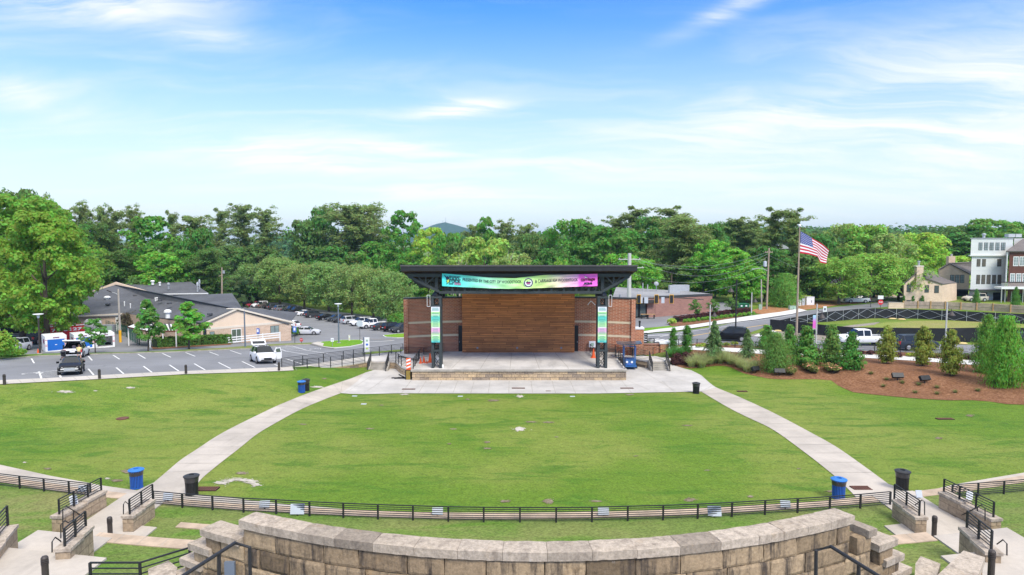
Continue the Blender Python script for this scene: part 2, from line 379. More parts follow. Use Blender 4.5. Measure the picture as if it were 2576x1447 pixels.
M['pole_wood'] = pm('pole_wood', (0.36, 0.28, 0.21), 0.9, 0.25, 1.5)
M['grey_pole_wood'] = pm('grey_pole_wood', (0.42, 0.38, 0.33), 0.9, 0.25, 1.5)
def shingle(name, col):
 m_, k = base_mat(name); tc = k.n('ShaderNodeTexCoord').outputs['Object']
 a = k.noise(tc, 0.18, 4, 0.6); b = k.noise(tc, 2.8, 4, 0.75); c = k.noise(k.vmul(tc, (1, 1, 6)), 1.4, 3)
 g = k.m('ADD', k.map(a, 0.3, 0.7, 0.8, 1.15), k.m('MULTIPLY', k.m('SUBTRACT', k.m('ADD', b, c), 1.0), 0.6))
 cc = k.mix(1.0, tuple(col) + (1,), k.n('ShaderNodeCombineColor', {0: g, 1: g, 2: g}).outputs[0], 'MULTIPLY')
 finish(k, cc, 0.9, 0, b, 0.4, 0.02); return m_
M['shingle'] = shingle('dark_grey_shingle', (0.098, 0.102, 0.112))
M['brown_shingle'] = shingle('brown_grey_shingle', (0.155, 0.135, 0.125))
M['flat_roof'] = shingle('flat_membrane_roof', (0.26, 0.26, 0.265))
M['stone_band'] = pm('buff_stone_band', (0.68, 0.56, 0.39), 0.8, 0.08, 2)
M['coping'] = pm('dark_metal_coping', (0.05, 0.05, 0.052), 0.5, 0.1, 2)
M['black'] = pm('black_painted_steel', (0.022, 0.023, 0.025), 0.5, 0.15, 2)
M['steel'] = pm('charcoal_truss_steel', (0.042, 0.050, 0.053), 0.55, 0.15, 1)
M['soffit'] = pm('dark_brown_soffit', (0.05, 0.03, 0.02), 0.8, 0.2, 1)
M['roof_edge'] = pm('grey_roof_edge', (0.085, 0.078, 0.078), 0.6, 0.15, 1)
M['bronze'] = pm('dark_bronze_metal', (0.055, 0.045, 0.04), 0.5, 0.2, 2)
M['grey_metal'] = pm('grey_metal', (0.30, 0.32, 0.34), 0.45, 0.1, 2)
M['blue_grey'] = pm('blue_grey_pole_paint', (0.14, 0.17, 0.215), 0.5, 0.1, 2)
M['galv'] = pm('galvanised_steel', (0.50, 0.51, 0.52), 0.4, 0.12, 3, metal=0.4)
M['pole_conc'] = pm('spun_concrete_pole', (0.50, 0.49, 0.46), 0.8, 0.12, 2)
M['white'] = pm('white_paint', (0.78, 0.78, 0.76), 0.5, 0.06, 2)
M['cream'] = pm('cream_trim', (0.70, 0.62, 0.52), 0.6, 0.06, 2)
M['sign_white'] = pm('sign_white', (0.78, 0.79, 0.80), 0.5, 0.04, 2)
M['plaque'] = pm('brushed_plaque', (0.50, 0.54, 0.60), 0.4, 0.08, 4)
M['blue_bin'] = pm('blue_slat_paint', (0.018, 0.10, 0.40), 0.45, 0.1, 3)
M['blue_door'] = pm('blue_shutter', (0.015, 0.145, 0.52), 0.5, 0.06, 2)
M['orange'] = pm('safety_orange', (0.80, 0.12, 0.025), 0.6, 0.1, 3)
M['red'] = pm('red_paint', (0.62, 0.03, 0.035), 0.5, 0.15, 2)
M['sign_red'] = pm('sign_red', (0.60, 0.03, 0.04), 0.5, 0.05, 2)
M['yellow'] = pm('traffic_yellow', (0.80, 0.42, 0.02), 0.5, 0.08, 2)
M['sand_bag'] = pm('sand_bag', (0.60, 0.46, 0.20), 0.9, 0.2, 3)
M['green_box'] = pm('dumpster_green', (0.012, 0.13, 0.055), 0.5, 0.2, 2)
M['pale_green'] = pm('utility_green', (0.33, 0.47, 0.36), 0.6, 0.1, 2)
M['rust'] = pm('rusty_grate', (0.13, 0.055, 0.035), 0.8, 0.3, 6)
M['dark'] = pm('dark_void', (0.012, 0.012, 0.013), 0.8, 0.2, 2)
M['screen'] = pm('black_screen_fabric', (0.020, 0.021, 0.024), 0.85, 0.35, 0.8)
M['blue_trailer'] = pm('blue_trailer_paint', (0.03, 0.12, 0.33), 0.5, 0.12, 2)
M['panel'] = pm('solar_panel', (0.05, 0.07, 0.10), 0.25, 0.2, 1, spec=0.6)
M['blue_sign'] = pm('blue_sign', (0.07, 0.16, 0.55), 0.5, 0.05, 2)
M['tyre'] = pm('tyre_rubber', (0.018, 0.018, 0.019), 0.85, 0.2, 4)
M['rim'] = pm('alloy_rim', (0.50, 0.50, 0.52), 0.3, 0.1, 4, metal=0.6)
M['chrome'] = pm('chrome', (0.72, 0.72, 0.74), 0.2, 0.05, 4, metal=0.7)
M['lamp_clear'] = pm('headlamp_lens', (0.62, 0.62, 0.58), 0.15, 0.1, 6, spec=0.7)
M['lamp_red'] = pm('tail_lamp_lens', (0.45, 0.02, 0.02), 0.2, 0.1, 6, spec=0.6)
M['car'] = pm('car_paint', (1, 1, 1), 0.33, 0.02, 1, spec=0.13, coat=0.03, objcol=True)
M['skin'] = pm('skin', (0.52, 0.30, 0.21), 0.55, 0.06, 6)
M['yellow_shirt'] = pm('yellow_shirt', (0.66, 0.56, 0.24), 0.85, 0.08, 6)
M['hair'] = pm('brown_hair', (0.09, 0.05, 0.025), 0.6, 0.2, 8)
M['teal_bag'] = pm('mint_bag', (0.28, 0.52, 0.44), 0.8, 0.1, 4)
M['brown_bag'] = pm('brown_bag', (0.17, 0.12, 0.11), 0.8, 0.2, 4)
M['pink_bag'] = pm('pink_bag', (0.52, 0.33, 0.30), 0.8, 0.2, 4)
M['yarn'] = pm('dark_yellow_webbing', (0.40, 0.28, 0.06), 0.8, 0.2, 4)
def glass(name, col, rough=0.08):
 m_, k = base_mat(name); tc = k.n('ShaderNodeTexCoord').outputs['Object']
 f = k.noise(tc, 1.3, 2); c = k.mix(f, tuple(q * 0.6 for q in col) + (1,), tuple(q * 1.4 for q in col) + (1,))
 finish(k, c, rough, 0, None, 0, 0, 0.45); return m_
M['car_glass'] = glass('car_glass', (0.018, 0.022, 0.024))
M['window'] = glass('window_glass', (0.08, 0.10, 0.10))
M['window_light'] = glass('window_glass_light', (0.22, 0.27, 0.27))
M['window_blind'] = glass('window_with_blinds', (0.115, 0.105, 0.085), 0.2)
M['door_glass'] = glass('door_glass', (0.10, 0.13, 0.10), 0.04)
def leafmat(name, objcol=True, col=(0.1, 0.2, 0.03), hv=0.035, trans=0.5, vlo=0.72, vhi=1.34):
 m_, k = base_mat(name); g = k.n('ShaderNodeNewGeometry'); oi = k.n('ShaderNodeObjectInfo')
 base = k.mix(1.0, oi.outputs['Color'], (2.35, 2.22, 1.95, 1), 'MULTIPLY')
 rnd = g.outputs['Random Per Island']; tc = k.n('ShaderNodeTexCoord').outputs['Object']
 pn = k.noise(tc, 0.55, 3)
 v = k.m('MULTIPLY', k.map(rnd, 0, 1, vlo, vhi), k.map(pn, 0.3, 0.7, 0.84, 1.18))
 h = k.m('ADD', k.map(rnd, 0, 1, 0.5 - hv, 0.5 + hv), k.m('MULTIPLY', k.m('SUBTRACT', pn, 0.5), 0.05))
 c = k.n('ShaderNodeHueSaturation', {'Hue': h, 'Saturation': 0.94, 'Value': v, 'Color': base}).outputs[0]
 d_ = k.n('ShaderNodeBsdfPrincipled', {'Base Color': c, 'Roughness': 0.6, 'Specular IOR Level': 0.25})
 t_ = k.n('ShaderNodeBsdfTranslucent', {'Color': c})
 mx = k.n('ShaderNodeMixShader', {0: trans, 1: d_.outputs[0], 2: t_.outputs[0]})
 k.n('ShaderNodeOutputMaterial', {'Surface': mx.outputs[0]}); return m_
M['leaf'] = leafmat('foliage')
M['bark'] = pm('bark', (0.12, 0.09, 0.07), 0.95, 0.3, 2)
M['pine_bark'] = pm('pine_bark', (0.20, 0.13, 0.10), 0.95, 0.3, 2)
M['pale_bark'] = pm('pale_bark', (0.42, 0.37, 0.30), 0.95, 0.2, 2)
# ================================================================ GROUND
def gridlines(a, b, far_lo, far_hi, step=1.0):
 L = list(np.arange(a, b + 0.01, step)); g = step; v = a; lo = []
 while v > far_lo: g *= 1.35; v -= g; lo.append(v)
 g = step; v = b; hi = []
 while v < far_hi: g *= 1.35; v += g; hi.append(v)
 return lo[::-1] + L + hi
def ground_mesh():
 xs = gridlines(-112, 112, -4500, 4500); ys = gridlines(8, 192, -60, 5600)
 vs = [(x, y, T(x, y)) for y in ys for x in xs]; n = len(xs)
 fs = [(j * n + i, j * n + i + 1, j * n + n + i + 1, j * n + n + i) for j in range(len(ys) - 1) for i in range(n - 1)]
 me = bpy.data.meshes.new('ground'); me.from_pydata(vs, [], fs); me.materials.append(M['grass'])
 me.polygons.foreach_set('use_smooth', [True] * len(fs)); me.update()
 return tag(link('ground', me), 'lawn and open ground around the stage', kind='structure')
ground_mesh()
def sheet(name, poly, mat, off=0.02, step=1.0, kind='structure', z=None, parent=None, px=True, label=None):
 """a thin sheet lying on the terrain; poly in photo pixels (px) or world x, y"""
 P = [G(*p[:2]) for p in poly] if px else [Vector((p[0], p[1], 0)) for p in poly]
 bm = bmesh.new(); vs = [bm.verts.new((p.x, p.y, 0)) for p in P]
 for t in tessellate_polygon([[Vector((p.x, p.y, 0)) for p in P]]):
  try: bm.faces.new([vs[i] for i in t])
  except ValueError: pass
 x0, x1 = min(p.x for p in P), max(p.x for p in P); y0, y1 = min(p.y for p in P), max(p.y for p in P)
 for ax, a, b in ((0, x0, x1), (1, y0, y1)):
  c = math.ceil(a / step) * step
  while c < b:
   co = [0, 0, 0]; co[ax] = c; no = [0, 0, 0]; no[ax] = 1
   bmesh.ops.bisect_plane(bm, geom=bm.verts[:] + bm.edges[:] + bm.faces[:], plane_co=co, plane_no=no); c += step
 for v in bm.verts: v.co.z = (T(v.co.x, v.co.y) if z is None else (z(v.co.x, v.co.y) if callable(z) else z)) + off
 bmesh.ops.recalc_face_normals(bm, faces=bm.faces[:])
 if sum(f.normal.z for f in bm.faces) < 0: bmesh.ops.reverse_faces(bm, faces=bm.faces[:])
 me = bpy.data.meshes.new(name); bm.to_mesh(me); bm.free(); me.materials.append(mat)
 o = link(name, me, parent)
 if kind and parent is None: o['kind'] = kind
 if label: o['label'] = label
 return o
def ribbon(path, w, z=None, off=0.04, step=1.0, mb=None):
 """flat strip of width w along a world path, on the terrain"""
 mb = mb or MB(); P = [Vector((p[0], p[1], 0)) for p in path]; pts = []
 for a, b in zip(P, P[1:]):
  n = max(1, int((b - a).length / step))
  pts += [a + (b - a) * i / n for i in range(n)]
 pts.append(P[-1]); vs = []; n = len(pts)
 for i, p in enumerate(pts):
  t = (pts[min(i + 1, n - 1)] - pts[max(0, i - 1)]).normalized(); q = Vector((-t.y, t.x, 0)) * w / 2
  for c in (p + q, p - q): vs.append((c.x, c.y, (T(c.x, c.y) if z is None else z) + off))
 return mb.add(vs, [(2 * i, 2 * i + 1, 2 * i + 3, 2 * i + 2) for i in range(n - 1)])
def kerb(name, path, w=0.18, h=0.13, mat=None, px=True, base=0.0):
 P = [G(*p) for p in path] if px else [Vector((p[0], p[1], T(*p[:2]))) for p in path]
 pts = []
 for a, b in zip(P, P[1:]):
  n = max(1, int((b - a).length)); pts += [a + (b - a) * i / n for i in range(n)]
 pts.append(P[-1]); mb = MB(); vs = []; n = len(pts)
 for i, p in enumerate(pts):
  t = (pts[min(i + 1, n - 1)] - pts[max(0, i - 1)]); t.z = 0; t.normalize(); q = Vector((-t.y, t.x, 0)) * w / 2
  z = T(p.x, p.y) + base
  for c, dz in ((p + q, -0.1), (p + q, h), (p - q, h), (p - q, -0.1)): vs.append((c.x, c.y, z + dz))
 fs = []
 for i in range(n - 1):
  for j in range(3): fs.append((4 * i + j, 4 * i + j + 1, 4 * i + j + 5, 4 * i + j + 4))
 fs += [(0, 3, 2, 1), (4 * n - 4, 4 * n - 3, 4 * n - 2, 4 * n - 1)]
 mb.add(vs, fs); o = mb.build(name, mat or M['kerb']); o['kind'] = 'structure'; return o
# ---------------------------------------------------------------- paths and plaza
LO = [(918, 938.7), (884, 952.5), (824, 972.6), (764, 993.8), (694, 1022.6), (644, 1047), (605, 1066), (568, 1085), (535, 1104), (501, 1127.5), (475, 1144), (451, 1160), (411, 1195), (387, 1215)]
LI = [(857, 990), (817, 1005), (754, 1031), (679, 1073), (644, 1094), (601, 1130), (568, 1155), (518, 1195), (501, 1212), (490, 1232), (484, 1245)]
RI = [(1764, 986), (1834, 1028), (1885, 1053), (1932, 1074), (1965, 1095), (2007, 1126), (2052, 1160), (2105, 1203), (2127, 1225), (2145, 1243), (2158, 1258)]
RO = [(1691, 920), (1739, 932.5), (1764, 945), (1786, 965), (1801, 976), (1845, 993), (1889, 1012.6), (1932, 1032.6), (1982, 1058), (2032, 1085), (2095, 1119), (2137, 1147.5), (2182, 1180), (2235, 1219)]
def smooth(L, n=3):
 for _ in range(n):
  Q = [L[0]]
  for (ax, ay), (bx, by) in zip(L, L[1:]): Q += [(ax * .75 + bx * .25, ay * .75 + by * .25), (ax * .25 + bx * .75, ay * .25 + by * .75)]
  L = Q + [L[-1]]
 return L
LO, LI, RI, RO = LO[:1] + smooth(LO[1:]), smooth(LI), smooth(RI), RO[:2] + smooth(RO[2:])
sheet('path', LO + [(345, 1235), (300, 1330), (390, 1330), (395, 1262), (484, 1262)] + LI[::-1] + [(900, 980)], M['path'], 0.025)
sheet('path', [(1739, 932.5)] + RI[:1] + RI[1:] + [(2158, 1275), (2240, 1290), (2300, 1330), (2340, 1330), (2400, 1262), (2345, 1233), (2290, 1237.6), (2235, 1219)] + RO[1:-1][::-1], M['path'], 0.029)
ring_u = [(484, 1246), (560, 1252), (700, 1268), (800, 1277), (900, 1285), (1050, 1293), (1200, 1298), (1300, 1299), (1400, 1298), (1550, 1294), (1700, 1287), (1850, 1277), (1950, 1269), (2060, 1262), (2158, 1257)]
sheet('path', [(395, 1262)] + ring_u + [(2230, 1300), (1950, 1325), (1700, 1345), (1300, 1352), (900, 1345), (600, 1325), (395, 1300)], M['path'], 0.033)
sheet('path', [(-60, 1158), (0, 1170), (125, 1197.6), (225, 1216), (250, 1221.4), (345, 1235), (300, 1330), (220, 1290), (0, 1240), (-60, 1232)], M['path'], 0.021)
sheet('path', [(2640, 1178), (2576, 1190), (2480, 1206), (2400, 1220), (2345, 1233), (2400, 1290), (2460, 1275), (2576, 1250), (2640, 1240)], M['path'], 0.021)
PLZ = [(918, 938.7), (900, 960), (857, 990), (1000, 990.5), (1288, 991), (1500, 991), (1764, 986), (1801, 976), (1786, 965), (1764, 945), (1739, 932.5), (1691, 918), (1640, 905), (1560, 905), (1030, 905), (960, 925)]
sheet('plaza', PLZ, M['plaza'], 0.037)
# saw-cut joints in the concrete, lying a few mm above it
jm = MB(); jo = 0.043
for x0, x1 in ((920, 868), (1000, 915), (1080, 1010), (1120, 1052), (1160, 1095), (1200, 1139), (1240, 1184), (1288, 1228), (1328, 1280), (1369, 1340), (1390, 1398), (1436, 1448), (1512, 1528), (1561, 1590), (1668, 1700)):
 if x0 < 1035: a, b = G(x1, 989), G(x1 + (1288 - x1) * 0.06 + 45, 945)
 else: a, b = G(x1, 990), G(1288 + (x1 - 1288) * 0.915, 959)
 ribbon([a, b], 0.035, off=jo, mb=jm)
for pl in (([(915, 962), (1035, 972), (1560, 972), (1745, 955)]), ([(1578, 958), (1640, 985)]), ([(1600, 925), (1700, 985)]), ([(1648, 938), (1770, 975)])):
 ribbon([G(*p) for p in pl], 0.03, off=jo, mb=jm)
for L, Rr in ((LO, LI), (RO, RI)):
 A_l = [G(*p) for p in L]; B_l = [G(*p) for p in Rr]
 def along(pl, t):
  ds = [0]
  for a, b in zip(pl, pl[1:]): ds.append(ds[-1] + (b - a).length)
  s = t * ds[-1]
  for i in range(len(pl) - 1):
   if s <= ds[i + 1]: return pl[i] + (pl[i + 1] - pl[i]) * ((s - ds[i]) / (ds[i + 1] - ds[i]))
  return pl[-1]
 for i in range(1, 20):
  t = i / 20
  a = along(A_l, t); b = min((along(B_l, q / 60) for q in range(61)), key=lambda p: (p - a).length)
  if (b - a).length < 5: ribbon([a, b], 0.03, off=jo, mb=jm)
for a, b in (((300, 1243), (250, 1290)), ((345, 1262), (395, 1290)), ((275, 1268), (345, 1262)), ((2290, 1250), (2400, 1275))):
 ribbon([G(*a), G(*b)], 0.03, off=jo, mb=jm)
tag(jm.build('path_joints', M['kerb']), kind='structure')
# ---------------------------------------------------------------- left car park
SW_lo = [(-80, 975), (0, 968), (250, 955), (468, 942.5), (644, 937), (702, 935), (739, 933)]
SW_hi = [(735, 922), (702, 925), (644, 927.5), (376, 938.7), (150, 951), (0, 958), (-80, 965)]
def smz(x, y): return T(x, y)
lot = [(-420, 985), (-80, 966), (0, 958), (150, 951), (376, 938.7), (644, 927.5), (735, 922), (800, 914), (900, 902), (1010, 892), (1090, 872), (1200, 840), (1300, 800)]
LOT = [G(*p) for p in lot]
LOT = [(p.x, p.y) for p in LOT[:-2]] + [(-8, 96), (-2, 118), (-8, 136), (-50, 182), (-70, 208), (-98, 208), (-110, 170), (-110, 60)]
sheet('car_park', LOT, M['asphalt'], 0.02, 1.0, px=False)
sheet('sidewalk', SW_lo + SW_hi, M['walk'], 0.05)
mj = MB()
for i in range(24):
 t = i / 23; x = -60 + 795 * t
 yl = np.interp(x, [p[0] for p in SW_lo], [p[1] for p in SW_lo]); yh = np.interp(x + 12, [p[0] for p in SW_hi[::-1]], [p[1] for p in SW_hi[::-1]])
 ribbon([G(x + 12, yl), G(x, yh)], 0.03, off=0.056, mb=mj)
tag(mj.build('sidewalk_joints', M['kerb']), kind='structure')
# grass strip with its kerb between the bays and the drive
gs_lo = [(-60, 913), (0, 907), (100, 897), (250, 892.5), (438, 887), (631, 878.5), (664, 874), (720, 870), (782, 868)]
gs_hi = [(790, 863.5), (720, 866), (660, 869), (560, 877), (438, 883), (340, 887.5), (250, 889), (100, 892), (0, 897), (-60, 902)]
sheet('grass_strip', gs_lo + gs_hi, M['rough_grass'], 0.11)
kerb('kerb', gs_lo + [(800, 872), (820, 876), (842, 879)])
isl = [(790, 866), (812, 861.5), (860, 857.5), (905, 857), (914, 861), (910, 867), (880, 873), (842, 876.5), (815, 873.5)]
sheet('grass_island', isl, M['bright_grass'], 0.14)
kerb('kerb', isl + isl[:1], 0.55, 0.12, M['white_walk'])
sheet('sidewalk', [(782, 866), (800, 862), (815, 866), (812, 873), (800, 871)], M['walk'], 0.15)
isl2 = [(965, 845), (1000, 841.5), (1060, 839), (1100, 842), (1060, 850), (1000, 851), (972, 849)]
sheet('grass_island', isl2, M['bright_grass'], 0.14)
kerb('kerb', isl2 + isl2[:1], 0.4, 0.12, M['white_walk'])
sheet('grass_strip', [(898, 893), (940, 886), (1020, 880), (1020, 884), (950, 890)], M['grass'], 0.07)
pk = MB(); po = 0.045
def line(a, b, w=0.12, mb=pk): ribbon([G(*a), G(*b)], w, off=po, mb=mb)
for a, b in (((79, 903), (86, 915)), ((222, 897), (232, 908)), ((284.5, 894.5), (301, 905)), ((347, 892), (366, 903)), ((408, 890), (430, 900)), ((467, 888), (491, 897.5)), ((527, 886.5), (550, 895)), ((579, 882.5), (607, 892)),
    ((222, 929), (236, 945)), ((292.5, 926), (311, 941.5)), ((361, 922.5), (382, 938)), ((426, 919), (450, 935)), ((488.5, 916), (516, 932)), ((549.5, 913), (580, 928.5)), ((609, 910.5), (641.5, 926)), ((720, 904), (759, 917)), ((690, 918), (700, 921.5)),
    ((98, 936), (104, 953)), ((145, 933), (153, 951)), ((98, 936), (145, 933))): line(a, b, 0.14)
for i in range(1, 6): line((98 + i, 936 + i * 2.8), (145 + 1.4 * i, 930.5 + i * 3.2), 0.12)
for a, b in (((692, 874), (719, 884.5)), ((719, 884.5), (771, 882)), ((735, 871.5), (771, 882)), ((692, 874), (735, 871.5)), ((719, 884.5), (775, 893.5)), ((771, 882), (825, 891))): line(a, b, 0.14)
for i in range(1, 5): line((692 + i * 5.5, 874 + i * 2.1), (735 + (i - 2) * 9 + 2, 871.7 + max(0, i - 2) * 2.6), 0.09)
for a, b in (((880, 820), (905, 819)), ((908, 824), (930, 823.5)), ((953, 835.5), (985, 834)), ((978, 841), (1005, 840)), ((1000, 846), (1020, 845))): line(a, b, 0.14)
tag(pk.build('parking_lines', M['paint']), kind='structure')
pl2 = MB(); ribbon([G(928, 861), G(960, 859.5), G(991, 857.5)], 0.5, off=po, mb=pl2); tag(pl2.build('stop_line', M['paint']), kind='structure')
pl3 = MB(); ribbon([G(905, 851.5), G(945, 854), G(980, 855.5), G(985, 857)], 0.12, off=po, mb=pl3); tag(pl3.build('centre_line', M['yellow_paint']), kind='structure')
# faded wheelchair marks painted on two bays
for px, py in ((75, 941), (790, 879)):
 c = G(px, py); mb = MB(); z = T(c.x, c.y) + 0.034
 n = 14; ring = [(c.x + 0.55 * math.cos(2 * PI * i / n * 0.8), c.y + 0.55 * math.sin(2 * PI * i / n * 0.8)) for i in range(n)]
 ribbon(ring, 0.13, off=0.034, step=5, mb=mb); ribbon([(c.x - 0.1, c.y + 0.5), (c.x - 0.1, c.y + 1.3)], 0.14, off=0.034, mb=mb); ribbon([(c.x - 0.1, c.y + 0.9), (c.x + 0.6, c.y + 0.8), (c.x + 0.9, c.y)], 0.14, off=0.036, mb=mb)
 tag(mb.build('wheelchair_marking', M['paint']), kind='structure')
# ---------------------------------------------------------------- right bank, sidewalk and street
bank_lo = [(1699, 924), (1739, 927.5), (1770, 924), (1801, 921), (1822, 921), (1839, 925), (1871, 940), (1932, 953), (1970, 955.5), (2007, 955), (2050, 954.5), (2092, 958), (2117, 975), (2147, 987.6), (2195, 993), (2242, 997.6), (2290, 1002), (2333, 1005), (2390, 1008), (2445, 1007.6), (2490, 1011), (2533, 1017.6), (2576, 1019), (2640, 1024)]
bank_hi = [(2640, 900), (2445, 893), (2200, 884), (2057, 880), (1909, 872), (1760, 862), (1700, 870), (1690, 885), (1685, 905)]
sheet('mulch_bed', bank_lo + bank_hi, M['mulch'], 0.03)
sheet('sidewalk', [(1735, 881), (1800, 884), (1909, 891), (2000, 894), (2057, 896), (2200, 903), (2333, 911), (2445, 919), (2576, 928), (2640, 933), (2640, 922), (2576, 918), (2445, 908), (2333, 900.5), (2200, 893), (2057, 886.5), (1909, 880), (1800, 875), (1740, 873)], M['white_walk'], 0.06)
street = [(1600, 868), (1700, 880), (1850, 878), (2000, 882), (2200, 886), (2400, 892), (2640, 900), (2640, 872), (2450, 868), (2300, 866), (2150, 864), (2060, 858), (1985, 856), (1900, 846), (1880, 839), (1936, 820), (2000, 806), (2100, 788), (2200, 775), (2300, 766), (2330, 757), (2250, 754), (2200, 763), (2100, 773), (2000, 785), (1880, 806), (1800, 822), (1700, 836), (1620, 842), (1560, 846)]
sheet('road', street, M['road'], 0.022)
sheet('forecourt', [(1560, 835), (1680, 822), (1700, 812), (1760, 801), (1840, 790), (1880, 780), (1890, 768), (1820, 760), (1760, 765), (1700, 772), (1600, 790), (1560, 800)], M['asphalt'], 0.018)
sheet('sidewalk', [(1560, 838), (1616, 836.5), (1690, 826), (1740, 818), (1800, 809), (1890, 796), (1960, 787), (2010, 778), (2030, 783), (1990, 792), (1900, 806), (1800, 818), (1700, 834), (1616, 842), (1560, 844)], M['white_walk'], 0.12)
sheet('grass_strip', [(1590, 832), (1640, 826), (1700, 820), (1710, 825), (1640, 833), (1600, 837)], M['bright_grass'], 0.10)
sheet('mulch_bed', [(1680, 815), (1760, 806), (1850, 793), (1892, 785), (1904, 788), (1860, 799), (1800, 810), (1720, 822), (1690, 823)], M['mulch'], 0.13)
sheet('clay_verge', [(1880, 785), (1930, 770), (1980, 764), (2080, 757), (2200, 752), (2180, 762), (2110, 768), (2060, 776), (2000, 783), (1920, 792)], M['clay'], 0.05)
sheet('gravel_verge', [(1880, 845), (1940, 832), (1985, 836), (2050, 842), (2120, 846), (2160, 858), (2060, 857), (1985, 856), (1910, 850)], M['gravel'], 0.05)
sheet('driveway', [(2120, 762), (2200, 758), (2230, 752), (2290, 748), (2260, 740), (2140, 745), (2110, 757)], M['walk'], 0.06)
rm = MB()
def rl(pts, w, mb=rm, off=0.034): ribbon([G(*p) for p in pts], w, off=off, mb=mb)
rl([(1765, 822), (1850, 813), (1940, 803), (2000, 793)], 0.13)
rl([(1660, 848), (1765, 830), (1840, 820)], 0.13)
rl([(1600, 848), (1720, 843)], 0.35); rl([(1600, 862), (1712, 858.5)], 0.35)
for i in range(9): rl([(1612 + i * 12.5, 854.5 + i * 1.1), (1630 + i * 13.5, 851 + i * 1.15)], 0.4)
for i in range(8): rl([(1650 + i * 14, 878 - i * 0.6), (1668 + i * 14, 873 - i * 0.4)], 0.4)
rl([(1600, 872), (1760, 866), (1800, 864)], 0.3)
rl([(1970, 864), (2100, 867), (2300, 871), (2576, 876)], 0.13); rl([(1970, 875), (2100, 877), (2300, 882), (2576, 888)], 0.13)
rl([(1985, 856.5), (2120, 860), (2160, 862)], 0.3)
rl([(1812, 834), (1826, 831), (1842, 832), (1838, 828.5)], 0.3)
tag(rm.build('road_markings', M['paint']), kind='structure')
ry = MB(); rl([(1740, 846), (1800, 836), (1870, 826), (1930, 817)], 0.22, ry); tag(ry.build('centre_line', M['yellow_paint']), kind='structure')
kerb('kerb', [(1908, 848), (1930, 838), (1960, 829)], 1.2, 0.1, M['white_walk'])
# field inside the screened fence
sheet('field', [(2060, 838), (2130, 828), (2200, 815), (2300, 808), (2420, 806), (2640, 808), (2640, 846), (2480, 840), (2330, 838), (2200, 836), (2120, 842)], M['dry_grass'], 0.05)
sheet('gravel_patch', [(2010, 838), (2090, 826), (2150, 818), (2215, 811), (2200, 818), (2150, 824), (2130, 832), (2110, 843), (2060, 846)], M['gravel'], 0.06)
# bare patches worn into the lawn
def patch(name, x, y, w, h, mat, seed, off=0.02):
 """a worn spot: a ragged scatter of small flat islands of bare soil"""
 rg = random.Random(seed); mb = MB(); n = 64
 for b in range(n):
  q = abs(rg.gauss(0, 0.62)); a0 = rg.uniform(0, 6.28); cx = x + w / 2 * q * math.cos(a0); cy = y + h / 2 * q * math.sin(a0); sz = rg.uniform(0.07, 0.27) * max(0.25, 1.3 - q); m_ = 11; vs = []
  for i in range(m_):
   a = 2 * PI * i / m_; r = sz * rg.uniform(0.6, 1.25); p = G(cx + w * 0.7 * r * math.cos(a), cy + h * 0.7 * r * math.sin(a)); vs.append((p.x, p.y, p.z + off - 0.006 + b * 0.0002))
  mb.add(vs, [tuple(range(m_))[::-1]])
 return tag(mb.build(name, mat), kind='structure')
for i, (x, y, w, h, mt) in enumerate(((165, 986, 50, 7, 'pale_dirt'), (328, 976, 34, 5, 'pale_dirt'), (240, 984, 12, 3, 'pale_dirt'), (556, 1216, 46, 12, 'pale_dirt'), (575, 1210, 46, 11, 'pale_dirt'), (595, 1207, 44, 10, 'pale_dirt'), (615, 1208, 46, 10, 'pale_dirt'), (634, 1213, 46, 12, 'pale_dirt'), (644, 1220, 36, 12, 'pale_dirt'),
 (608, 1191, 36, 9, 'dirt'), (1308, 1080, 38, 13, 'pale_dirt'), (1140, 1080, 22, 4, 'dirt'), (1337, 1062, 40, 4, 'dirt'), (1380, 1063, 34, 4, 'dirt'), (1308, 998, 22, 9, 'pale_dirt'), (1244, 1008, 38, 6, 'dirt'), (1176, 1005, 14, 4, 'dirt'),
 (1729, 1071, 32, 4, 'dirt'), (1568, 1072, 0.1, 0.1, 'dirt'), (1226, 1113, 20, 6, 'dirt'), (1226, 1129, 26, 5, 'dirt'), (1380, 1262, 32, 16, 'dirt'), (1270, 1262, 36, 8, 'dirt'), (1735, 1258, 40, 12, 'dirt'), (1500, 1262, 40, 6, 'dirt'), (930, 1079, 26, 4, 'dirt'), (761, 1068, 26, 4, 'dirt'),
 (798, 974, 40, 6, 'pale_dirt'), (816, 953, 16, 4, 'dirt'), (645, 974, 0.1, 0.1, 'dirt'), (1018, 993, 30, 4, 'pale_dirt'), (1585, 993, 26, 5, 'dirt'), (850, 990, 14, 3, 'pale_dirt'), (295, 1210, 46, 8, 'dirt'), (270, 1205, 18, 5, 'pale_dirt'), (120, 1180, 24, 6, 'dirt'), (62, 1164, 12, 4, 'pale_dirt'), (320, 1187, 44, 12, 'dirt'), (2460, 1128, 0.1, 0.1, 'dirt'), (2362, 1103, 30, 6, 'dirt'),
 (2512, 1290, 0.1, 0.1, 'dirt'), (1888, 1250, 20, 6, 'dirt'), (2090, 1237, 30, 7, 'dirt'), (1400, 1100, 14, 3, 'dirt'), (1600, 1148, 16, 3, 'dirt'), (1780, 1184, 20, 3, 'dirt'), (1130, 1117, 14, 4, 'dirt'), (960, 1020, 14, 3, 'dirt'), (2010, 1180, 14, 3, 'dirt'), (2440, 1046, 26, 7, 'dirt'))):
 if w > 1: patch('bare_patch', x, y, w, h, M[mt], i)
